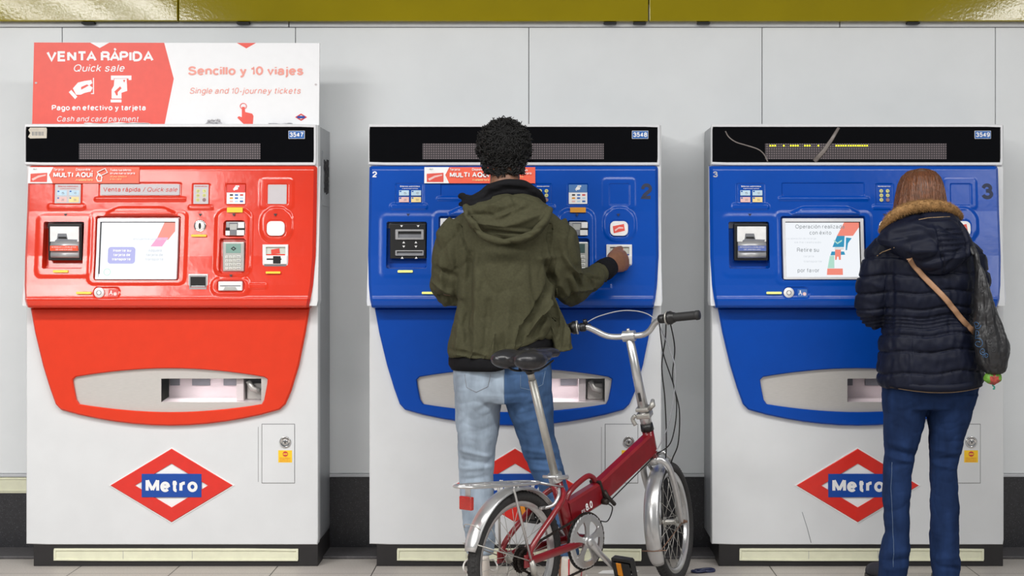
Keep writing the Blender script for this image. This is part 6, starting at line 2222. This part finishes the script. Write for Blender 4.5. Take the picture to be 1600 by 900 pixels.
obox(mb, p_hinge + (head_mid - p_hinge).normalized() * 0.004, (head_mid - p_hinge).normalized(), N_, (head_mid - p_hinge).normalized().cross(N_), 0.012, 0.05, 0.1, None, 0.003)
tube(mb, [p_hinge + N_ * 0.03 + Zv * 0.01, p_hinge + N_ * 0.045 - Zv * 0.01, p_hinge + N_ * 0.04 - Zv * 0.045 + D_ * 0.05], 0.008, None, 8)
lathe(mb, p_hinge + N_ * 0.024 - Zv * 0.03, N_, [(0, 0.012), (0.02, 0.012), (0.024, 0.008)], None, 12)
build('frame_hinge', mb, frame, 'dark folding hinge and catch')
# writing on the frame
t_dir = (p_hinge - p_rear0).normalized()
up_d = t_dir.cross(N_); up_d = up_d if up_d.z > 0 else -up_d
mb = MB(M['white'])
org = p_rear0 + (p_hinge - p_rear0) * 0.30 + N_ * 0.0226 - up_d * 0.028
for (s_, x0, x1, cap, b_) in (('PS', 0.0, 0.02, 0.014, 0.01), ('8.0', 0.026, 0.068, 0.028, 0.03)):
    q = MB()
    text(q, s_, x0, x1, 0, cap, 0, None, b_)
    mb.add([org + t_dir * v[0] + up_d * v[2] + N_ * (-v[1]) for v in q.v], q.f)
build('frame_print', mb, frame, 'white lettering')
# --- seat post and saddle
mb = MB(M['alu_dull'])
tube(mb, [SB(0.24), SB(0.64)], 0.0145, None, 16)
tube(mb, [SB(0.64), SB(0.70)], 0.0125, None, 16)
post = build('seat_post', mb, bike)
mb = MB(M['alu'])
lathe(mb, SB(0.245), SV, [(0, 0.0225), (0, 0.026), (0.028, 0.026), (0.028, 0.0215)], None, 20, False)
tube(mb, [SB(0.262, 0.02, -0.02), SB(0.262, -0.03, -0.032)], 0.006, None, 8)
tube(mb, spline([SB(0.262, 0.03, -0.03), SB(0.262, 0.036, 0.0), SB(0.258, 0.03, 0.035)], 4), 0.006, None, 8, flat=(1.4, .6))
build('seat_clamp', mb, post)
ST = SB(0.722) + D_ * 0.012
sb_ = MB()


def Q(b, n, z): return ST + D_ * b + N_ * n + Zv * z


rot = Matrix((D_, N_, Zv)).transposed()
for s in (-1, 1):
    ball(sb_, Q(-0.055, s * 0.052, 0.0), (0.075, 0.05, 0.035), None, 20, 14, rot)
ball(sb_, Q(0.0, 0, 0.006), (0.11, 0.058, 0.026), None, 20, 12, rot)
tube(sb_, [Q(0.0, 0, 0.006), Q(0.07, 0, 0.012), Q(0.125, 0, 0.016), Q(0.155, 0, 0.012)], [0.045, 0.03, 0.023, 0.018], None, 16, flat=(0.8, 1), ref=Zv)
sm_ = fuse(sb_, 0.0045, 5)
deform(sm_, lambda co, no: co - no * (0.008 * np.exp(-(((co - np.array(Q(0, 0, 0))) @ np.array(N_)) / 0.009) ** 2) * (no[:, 2] > -0.2) * (((co - np.array(Q(0, 0, 0))) @ np.array(D_)) < 0.06))[:, None])
sad = build_me('saddle', sm_, [M['vinyl']], bike)
mb = MB(M['black'])
for s in (-1, 1):
    tube(mb, spline([Q(-0.09, s * 0.035, -0.02), Q(-0.05, s * 0.025, -0.04), Q(0.03, s * 0.022, -0.04), Q(0.12, s * 0.012, -0.012)], 5), 0.004, None, 6)
lathe(mb, SB(0.722) - SV * 0.055, SV, [(0, 0.016), (0.02, 0.018), (0.035, 0.016)], None, 14)
obox(mb, Q(0, 0, -0.035), D_, N_, Zv, 0.04, 0.07, 0.02, None, 0.004)
build('saddle_rail', mb, sad)

# --- fork, front mudguard
mb = MB(M['alu'])
tube(mb, [T(0, 0, -0.035), T(0, 0, 0.0)], 0.02, None, 16)
for s in (-1, 1):
    tube(mb, spline([T(s * 0.006, 0.002, -0.02), T(s * 0.035, 0.004, -0.026), T(s * 0.054, 0.012, -0.065), T(s * 0.056, 0.03, -0.16), T(s * 0.046, 0.055, -hz + 0.02), T(s * 0.042, 0.062, -hz)], 6), [0.0155 - 0.0055 * (i / 30) for i in range(31)], None, 12)
fork = build('fork', mb, bike)
for s in (-1, 1):
    mb = MB(M['rust'])
    lathe(mb, FH + SR * s * 0.034, SR * s, [(0, 0.008), (0.024, 0.008), (0.024, 0.0055), (0.034, 0.0055)], None, 8, False)
    build('axle_nut', mb, fork)


def fender(c, ax, fw, up, a0, a1, r, w, m, parent, flare=0.0):
    k, n = 9, 30
    vs = []
    for i in range(n + 1):
        a = R(a0 + (a1 - a0) * i / n)
        for j in range(k):
            t = -1 + 2 * j / (k - 1)
            rr_ = r - 0.012 * t * t
            ww = w / 2 * (1 - 0.25 * (max(0, (i / n - 0.9) / 0.1)) ** 2)
            vs.append(c + (fw * math.cos(a) + up * math.sin(a)) * rr_ + ax * (t * ww))
    fs = [[i * k + j, (i + 1) * k + j, (i + 1) * k + j + 1, i * k + j + 1] for i in range(n) for j in range(k - 1)]
    mb = MB(m)
    mb.add(vs, fs, None, True)
    o = build('mudguard', mb, parent)
    md = o.modifiers.new('t', 'SOLIDIFY'); md.thickness = 0.002; md.offset = 0
    return o


fg = fender(FH, SR, SF, SUP, 82, 196, 0.252, 0.062, M['alu'], bike)
mb = MB(M['rust'])
for s in (-1, 1):
    tube(mb, [FH + SR * s * 0.05, FH - SF * 0.245 + SUP * 0.0 + SR * s * 0.028], 0.0022, None, 6)
tube(mb, [FH - SF * 0.247 + SR * -0.05, FH - SF * 0.254, FH - SF * 0.247 + SR * 0.05], 0.0022, None, 6)
build('stay', mb, fg, 'thin rusty stay')
rg = fender(RH, N_, D_, Zv, 40, 166, 0.256, 0.062, M['alu'], bike)
mb = MB(M['alu_dull'])
for s in (-1, 1):
    tube(mb, [RH + N_ * s * 0.07, RH - D_ * 0.05 + Zv * 0.25 + N_ * s * 0.034], 0.003, None, 6)
    tube(mb, [RH + N_ * s * 0.07, RH - D_ * 0.235 + Zv * 0.085 + N_ * s * 0.034], 0.0022, None, 6)
build('stay', mb, rg)

# --- stem, handlebar
mb = MB(M['alu'])
tube(mb, [T(0, 0, 0.128), T(0, 0, 0.165), T(0, 0, 0.185)], [0.021, 0.024, 0.02], None, 16)
tube(mb, [T(0, 0, 0.185), T(0, 0, 0.30), T(0, 0, 0.488)], [0.021, 0.018, 0.0165], None, 18)
stem = build('stem', mb, bike)
mb = MB(M['black'])
tube(mb, [T(0, 0, 0.108), T(0, 0, 0.134)], [0.026, 0.0245], None, 18)
build('headset', mb, stem, 'black headset ring')
mb = MB(M['alu_dull'])
obox(mb, T(0.0, 0, 0.172), SR, SF, SUP, 0.058, 0.05, 0.022, None, 0.006)
obox(mb, T(0.0, 0, 0.198), SR, SF, SUP, 0.054, 0.046, 0.016, None, 0.005)
tube(mb, [T(0.03, -0.015, 0.2), T(0.045, -0.015, 0.215), T(0.04, 0.01, 0.225)], [0.009, 0.012, 0.008], None, 10)
tube(mb, spline([T(-0.03, -0.02, 0.178), T(-0.044, -0.022, 0.165), T(-0.036, -0.024, 0.14)], 4), 0.008, None, 8)
build('stem_hinge', mb, stem)
mb = MB(M['ink'])
plate(mb, [(0, 0), (0.011, 0), (0.011, 0.035), (0, 0.035)], 0, 0.001)
vs = [T(-0.004 + v[0], -0.0212 + v[1], 0.235 + v[2]) for v in mb.v]
mb.v = [tuple(v) for v in vs]
build('stem_sticker', mb, stem, 'small dark sticker')
mb = MB(M['alu'])
lathe(mb, T(-0.024, 0.0, 0.497), SR, [(0, 0.0165), (0, 0.021), (0.048, 0.021), (0.048, 0.0165)], None, 18, False)
tube(mb, [T(0, 0, 0.515), T(0, 0, 0.527)], [0.008, 0.006], None, 10)
build('bar_clamp', mb, stem)
mb = MB(M['alu'])
bar = spline([T(-0.262, -0.026, 0.559), T(-0.21, -0.018, 0.556), T(-0.165, -0.012, 0.552), T(-0.135, -0.006, 0.535), T(-0.095, -0.002, 0.508), T(-0.055, 0, 0.498), T(0, 0, 0.497), T(0.055, 0, 0.498), T(0.085, -0.002, 0.512), T(0.112, -0.006, 0.540), T(0.14, -0.012, 0.556), T(0.19, -0.018, 0.562), T(0.285, -0.03, 0.567)], 6)
tube(mb, bar, 0.0115, None, 14)
hbar = build('handlebar', mb, bike)
for s, y0, y1, u0, u1 in ((1, 0.195, 0.30, 0.5625, 0.568), (-1, -0.222, -0.275, 0.556, 0.560)):
    mb = MB(M['grip'])
    p0, p1 = T(y0, -0.018, u0), T(y1, -0.032, u1)
    a = (p1 - p0)
    L_ = a.length
    pr = [(0, 0.0165)]
    for i in range(14): pr += [(0.006 + (L_ - 0.02) * i / 14, 0.0172), (0.006 + (L_ - 0.02) * (i + 0.5) / 14, 0.0158)]
    pr += [(L_ - 0.012, 0.0185), (L_, 0.018)]
    lathe(mb, p0, a, pr, None, 16)
    build('grip', mb, hbar)
    mb = MB(M['black'], M['alu_dull'])
    q = T(y0 - s * 0.03, -0.014, u0 - 0.002)
    lathe(mb, q, a, [(0, 0.018), (0.004, 0.024), (0.02, 0.026), (0.028, 0.021), (0.036, 0.019)], M['black'], 18)
    lathe(mb, q + a.normalized() * 0.002, a, [(0, 0.0262), (0.004, 0.0275), (0.006, 0.0262)], M['alu_dull'], 18, True, False)
    build('shifter', mb, hbar)
    mb = MB(M['black'])
    q = T(y0 - s * 0.06, -0.012, u0 - 0.004)
    lathe(mb, q, a, [(0, 0.014), (0.004, 0.017), (0.022, 0.017), (0.026, 0.014)], None, 14)
    tube(mb, spline([q + SF * 0.01, q + SF * 0.04 + SUP * -0.006, q + SF * 0.055 + SR * s * 0.05 - SUP * 0.012, q + SF * 0.05 + SR * s * 0.12 - SUP * 0.02], 5), 0.006, None, 8)
    if s < 0: tube(mb, [q + SUP * 0.012, q + SUP * 0.03], [0.010, 0.008], None, 10)
    build('brake_lever', mb, hbar)
# --- cables
q = T(0.135, 0.01, 0.55)
cab = [
    ([T(0.15, 0.03, 0.55), T(0.125, 0.05, 0.46), T(0.10, 0.02, 0.36), T(0.095, 0.0, 0.24), T(0.075, 0.0, 0.10), T(0.05, 0.02, 0.0), T(0.03, 0.04, -0.05)], 'cable', 0.0026),
    ([T(0.165, 0.02, 0.545), T(0.155, 0.05, 0.42), T(0.13, 0.03, 0.30), T(0.14, 0.01, 0.18), T(0.115, 0.0, 0.05), T(0.075, 0.02, -0.02), T(0.05, 0.05, -0.06)], 'cable', 0.0026),
    ([T(-0.175, 0.02, 0.556), T(-0.12, 0.05, 0.572), T(-0.02, 0.08, 0.575), T(0.08, 0.07, 0.545), T(0.13, 0.04, 0.45), T(0.15, 0.02, 0.33), T(0.10, 0.0, 0.15), T(0.05, -0.01, 0.06), T(0.03, -0.03, 0.03)], 'cable_grey', 0.0022),
    ([T(0.12, 0.03, 0.53), T(0.105, 0.05, 0.40), T(0.13, 0.03, 0.22), T(0.09, 0.0, 0.06), HT + N_ * 0.026 + SU * 0.01, head_mid + N_ * 0.012 - up_d * 0.052, p_hinge + N_ * 0.012 - up_d * 0.054 + t_dir * 0.03], 'cable', 0.0024),
    ([p_hinge + N_ * 0.012 - up_d * 0.054 + t_dir * 0.03, p_hinge + t_dir * 0.07 - up_d * 0.09, p_hinge + t_dir * 0.03 - up_d * 0.125, p_hinge - t_dir * 0.05 - up_d * 0.09 + N_ * 0.02, SB(0.08, 0.03, 0.03)], 'cable', 0.0024)]
for pts, m_, r_ in cab:
    mb = MB(M[m_])
    tube(mb, spline(pts, 8), r_, None, 7)
    build('cable', mb, bike, 'grey cable' if m_ == 'cable_grey' else None)
# front brake
mb = MB(M['alu'])
tube(mb, [T(0.0, 0.03, -0.012), T(0.03, 0.045, -0.005), T(0.055, 0.05, -0.04), T(0.032, 0.052, -0.085)], [0.009, 0.009, 0.008, 0.007], None, 8)
tube(mb, [T(0.0, 0.035, -0.012), T(-0.03, 0.045, -0.008), T(-0.05, 0.05, -0.04), T(-0.032, 0.052, -0.085)], [0.009, 0.009, 0.008, 0.007], None, 8)
build('brake_caliper', mb, bike)
mb = MB(M['alu'])
c0 = RH + D_ * 0.17 + Zv * 0.185
tube(mb, spline([c0 + N_ * 0.03 + D_ * 0.035 + Zv * 0.04, c0 + N_ * 0.05 + D_ * 0.01 + Zv * 0.02, c0 + N_ * 0.05 - D_ * 0.02 - Zv * 0.01, c0 + N_ * 0.03 - D_ * 0.045 - Zv * 0.02], 4), 0.0062, None, 10)
obox(mb, c0 + N_ * 0.022 - D_ * 0.045 - Zv * 0.02, D_, N_, Zv, 0.03, 0.014, 0.012, None, 0.003)
build('brake_caliper', mb, bike)

# --- rear rack, reflector
mb = MB(M['alu'])
rk = lambda b, n, z: RH + D_ * (b + 0.06) + N_ * n + Zv * (z - WR)
zr = lambda b: 0.492 - 0.072 * b
loop = spline([rk(0.06, 0.0, zr(.06)), rk(0.03, 0.03, zr(.03)), rk(-0.05, 0.045, zr(-.05)), rk(-0.28, 0.045, zr(-.28)), rk(-0.345, 0.028, zr(-.345)), rk(-0.36, 0.0, zr(-.36)), rk(-0.345, -0.028, zr(-.345)), rk(-0.28, -0.045, zr(-.28)), rk(-0.05, -0.045, zr(-.05)), rk(0.03, -0.03, zr(.03))], 5, True)
tube(mb, loop, 0.005, None, 8, True)
for n_ in (-0.018, 0.018): tube(mb, [rk(0.045, n_, zr(.045)), rk(-0.35, n_, zr(-.35))], 0.0035, None, 6)
for b_ in (-0.05, -0.17, -0.28): tube(mb, [rk(b_, -0.045, zr(b_)), rk(b_, 0.045, zr(b_))], 0.0035, None, 6)
for s in (-1, 1):
    tube(mb, [rk(-0.11, s * 0.04, zr(-.11)), RH - D_ * 0.05 + Zv * 0.25 + N_ * s * 0.036, RH + N_ * s * 0.072], 0.0045, None, 8)
    tube(mb, [rk(0.05, s * 0.012, zr(.05)), SB(0.222, s * 0.024)], 0.004, None, 8)
obox(mb, rk(-0.308, 0, zr(-.33) - 0.022), D_, N_, Zv, 0.004, 0.022, 0.05, None, 0.001)
rack = build('rack', mb, bike)
mb = MB(M['reflector'])
obox(mb, rk(-0.315, 0, zr(-.33) - 0.058), D_, N_, Zv, 0.016, 0.056, 0.046, None, 0.004)
refl = build('reflector', mb, rack, 'red reflector')
mb = MB(M['alu_dull'])
tube(mb, spline([RH - D_ * 0.225 + Zv * 0.135 + N_ * 0.036, RH - D_ * 0.24 + Zv * 0.15 + N_ * 0.02, RH - D_ * 0.24 + Zv * 0.15 - N_ * 0.02, RH - D_ * 0.225 + Zv * 0.135 - N_ * 0.036], 4), 0.0018, None, 6)
build('wire', mb, rg)

# --- drive train
CRC = BBc + N_ * 0.047
CR = 0.098
mb = MB(M['alu'])


def Cp(a, r, w=0.0): return CRC + (D_ * math.cos(a) + Zv * math.sin(a)) * r + N_ * w


n = 80
prof_ = [(CR, -0.0015), (CR, 0.0015), (CR - 0.004, 0.004), (0.074, 0.004), (0.074, -0.003), (CR - 0.004, -0.003)]
k = len(prof_)
vs = [Cp(2 * math.pi * i / n, r + (0.0025 if (i % 2 and j < 2) else 0), w) for i in range(n) for j, (r, w) in enumerate(prof_)]
mb.add(vs, [[i * k + j, ((i + 1) % n) * k + j, ((i + 1) % n) * k + (j + 1) % k, i * k + (j + 1) % k] for i in range(n) for j in range(k)])
for i in range(5):
    a = 2 * math.pi * i / 5 + 0.35
    tg = (Zv * math.cos(a) - D_ * math.sin(a))
    rd = (D_ * math.cos(a) + Zv * math.sin(a))
    vs = []
    for (r, hw) in ((0.012, 0.012), (0.03, 0.0095), (0.055, 0.011), (0.078, 0.022)):
        for (s, w) in ((-1, 0.006), (1, 0.006), (1, -0.001), (-1, -0.001)):
            vs.append(CRC + rd * r + tg * (hw * s) + N_ * w)
    fs = [[q * 4 + j, q * 4 + (j + 1) % 4, q * 4 + 4 + (j + 1) % 4, q * 4 + 4 + j] for q in range(3) for j in range(4)] + [[12, 13, 14, 15], [3, 2, 1, 0]]
    mb.add(vs, fs)
lathe(mb, CRC, N_, [(-0.01, 0.02), (0.008, 0.02), (0.012, 0.016)], None, 18)
ring = build('chainring', mb, bike)
mb = MB(M['black'])
n = 60
prof_ = [(CR + 0.008, -0.008), (CR + 0.008, -0.004), (0.078, -0.004), (0.078, -0.008)]
vs = [Cp(2 * math.pi * i / n, r, w) for i in range(n) for (r, w) in prof_]
mb.add(vs, [[i * 4 + j, ((i + 1) % n) * 4 + j, ((i + 1) % n) * 4 + (j + 1) % 4, i * 4 + (j + 1) % 4] for i in range(n) for j in range(4)])
build('chain_guard', mb, ring, 'black guard ring')
for s in (1, -1):
    ca = R(-42 if s > 0 else 138)
    cdir = D_ * math.cos(ca) + Zv * math.sin(ca)
    o0 = BBc + N_ * (s * 0.064)
    o1 = o0 + cdir * 0.158 + N_ * (s * 0.012)
    mb = MB(M['alu'])
    tube(mb, [o0 - cdir * 0.012, o0 + cdir * 0.012, o0 + cdir * 0.08, o1, o1 + cdir * 0.012], [0.012, 0.0165, 0.0115, 0.0115, 0.009], None, 14, flat=(1.0, 0.7), ref=cdir.cross(N_))
    lathe(mb, o0 - N_ * s * 0.01, N_ * s, [(0, 0.017), (0.016, 0.017), (0.02, 0.012)], None, 16)
    cr = build('crank', mb, bike)
    pc = o1 + N_ * (s * 0.055)
    mb = MB(M['black'], M['alu_dull'])
    tube(mb, [o1, o1 + N_ * s * 0.1], 0.006, M['alu_dull'], 8)
    pa, pb = (D_ * 0.3 - Zv * 0.95).normalized(), (D_ * 0.95 + Zv * 0.3).normalized()
    for g in (-1, 1):
        obox(mb, pc + pa * g * 0.036, pa, N_, pb, 0.014, 0.085, 0.024, M['black'], 0.003)
        obox(mb, pc + N_ * g * 0.042, pa, N_, pb, 0.08, 0.010, 0.022, M['black'], 0.003)
        obox(mb, pc + pb * g * 0.012, pa, N_, pb, 0.05, 0.07, 0.004, M['black'], 0.001)
    pd = build('pedal', mb, cr)
    for g in (-1, 1):
        mb = MB(M['amber'])
        obox(mb, pc + pb * g * 0.0148 - N_ * 0.012, pa, N_, pb, 0.05, 0.022, 0.003, None, 0.001)
        build('pedal_reflector', mb, pd, 'amber reflector')
# cassette, derailleur, chain
mb = MB(M['greasy'])
for i, r in enumerate((0.046, 0.041, 0.036, 0.032, 0.028, 0.025)):
    w0 = 0.026 + 0.0048 * i
    n = 44
    vs = []
    for w in (w0, w0 + 0.002):
        for j in range(n):
            a = 2 * math.pi * j / n
            vs.append(RH + (D_ * math.cos(a) + Zv * math.sin(a)) * (r + 0.0018 * (1 if j % 2 else -1)) + N_ * w)
    mb.add(vs, [[j, (j + 1) % n, (j + 1) % n + n, j + n] for j in range(n)] + [list(range(n))[::-1], list(range(n, 2 * n))])
build('cassette', mb, bike, 'dark stack of rear cogs')
mb = MB(M['black'], M['alu_dull'])
dq = RH + N_ * 0.058 + D_ * 0.015 - Zv * 0.03
tube(mb, [RH + N_ * 0.066 + D_ * 0.005, dq + N_ * 0.012, dq - Zv * 0.03 + D_ * 0.02], [0.011, 0.013, 0.011], M['alu_dull'], 10)
for (a, b) in ((0.03, -0.065), (0.055, -0.115)):
    lathe(mb, RH + N_ * 0.042 + D_ * a + Zv * b, N_, [(0, 0.019), (0.006, 0.02), (0.012, 0.019)], M['black'], 16)
for w_ in (0.04, 0.056):
    tube(mb, [RH + N_ * w_ + D_ * 0.03 - Zv * 0.065, RH + N_ * w_ + D_ * 0.055 - Zv * 0.115], 0.012, M['alu_dull'], 8, flat=(1, 0.2), ref=D_)
build('derailleur', mb, bike)
mb = MB(M['greasy'])
cw = 0.046
Rp = lambda a, r: RH + (D_ * math.cos(R(a)) + Zv * math.sin(R(a))) * r + N_ * cw
path = [Cp(R(a), CR + 0.002, -0.001) for a in range(-95, 100, 12)] + [Rp(a, 0.037) for a in range(95, 285, 19)] + \
       [RH + N_ * 0.047 + D_ * 0.045 - Zv * 0.062, RH + N_ * 0.047 + D_ * 0.075 - Zv * 0.118]
dense = []
for a, b in zip(path, path[1:] + path[:1]):
    L_ = (b - a).length
    m_ = max(1, round(L_ / 0.0105))
    dense += [a + (b - a) * i / m_ for i in range(m_)]
for i, p in enumerate(dense):
    q = dense[(i + 1) % len(dense)]
    t = (q - p)
    obox(mb, (p + q) / 2, t.normalized(), N_, t.normalized().cross(N_), max(0.006, t.length * 0.92), 0.0065 if i % 2 else 0.0045, 0.0075, None, 0)
build('chain', mb, bike)
# side stand
mb = MB(M['greasy'])
tube(mb, [BBc - N_ * 0.03 - D_ * 0.07 - Zv * 0.01, Vector((0, 0, 0)) + B(-0.10, -0.13, 0.006)], [0.009, 0.007], None, 8)
build('side_stand', mb, bike)
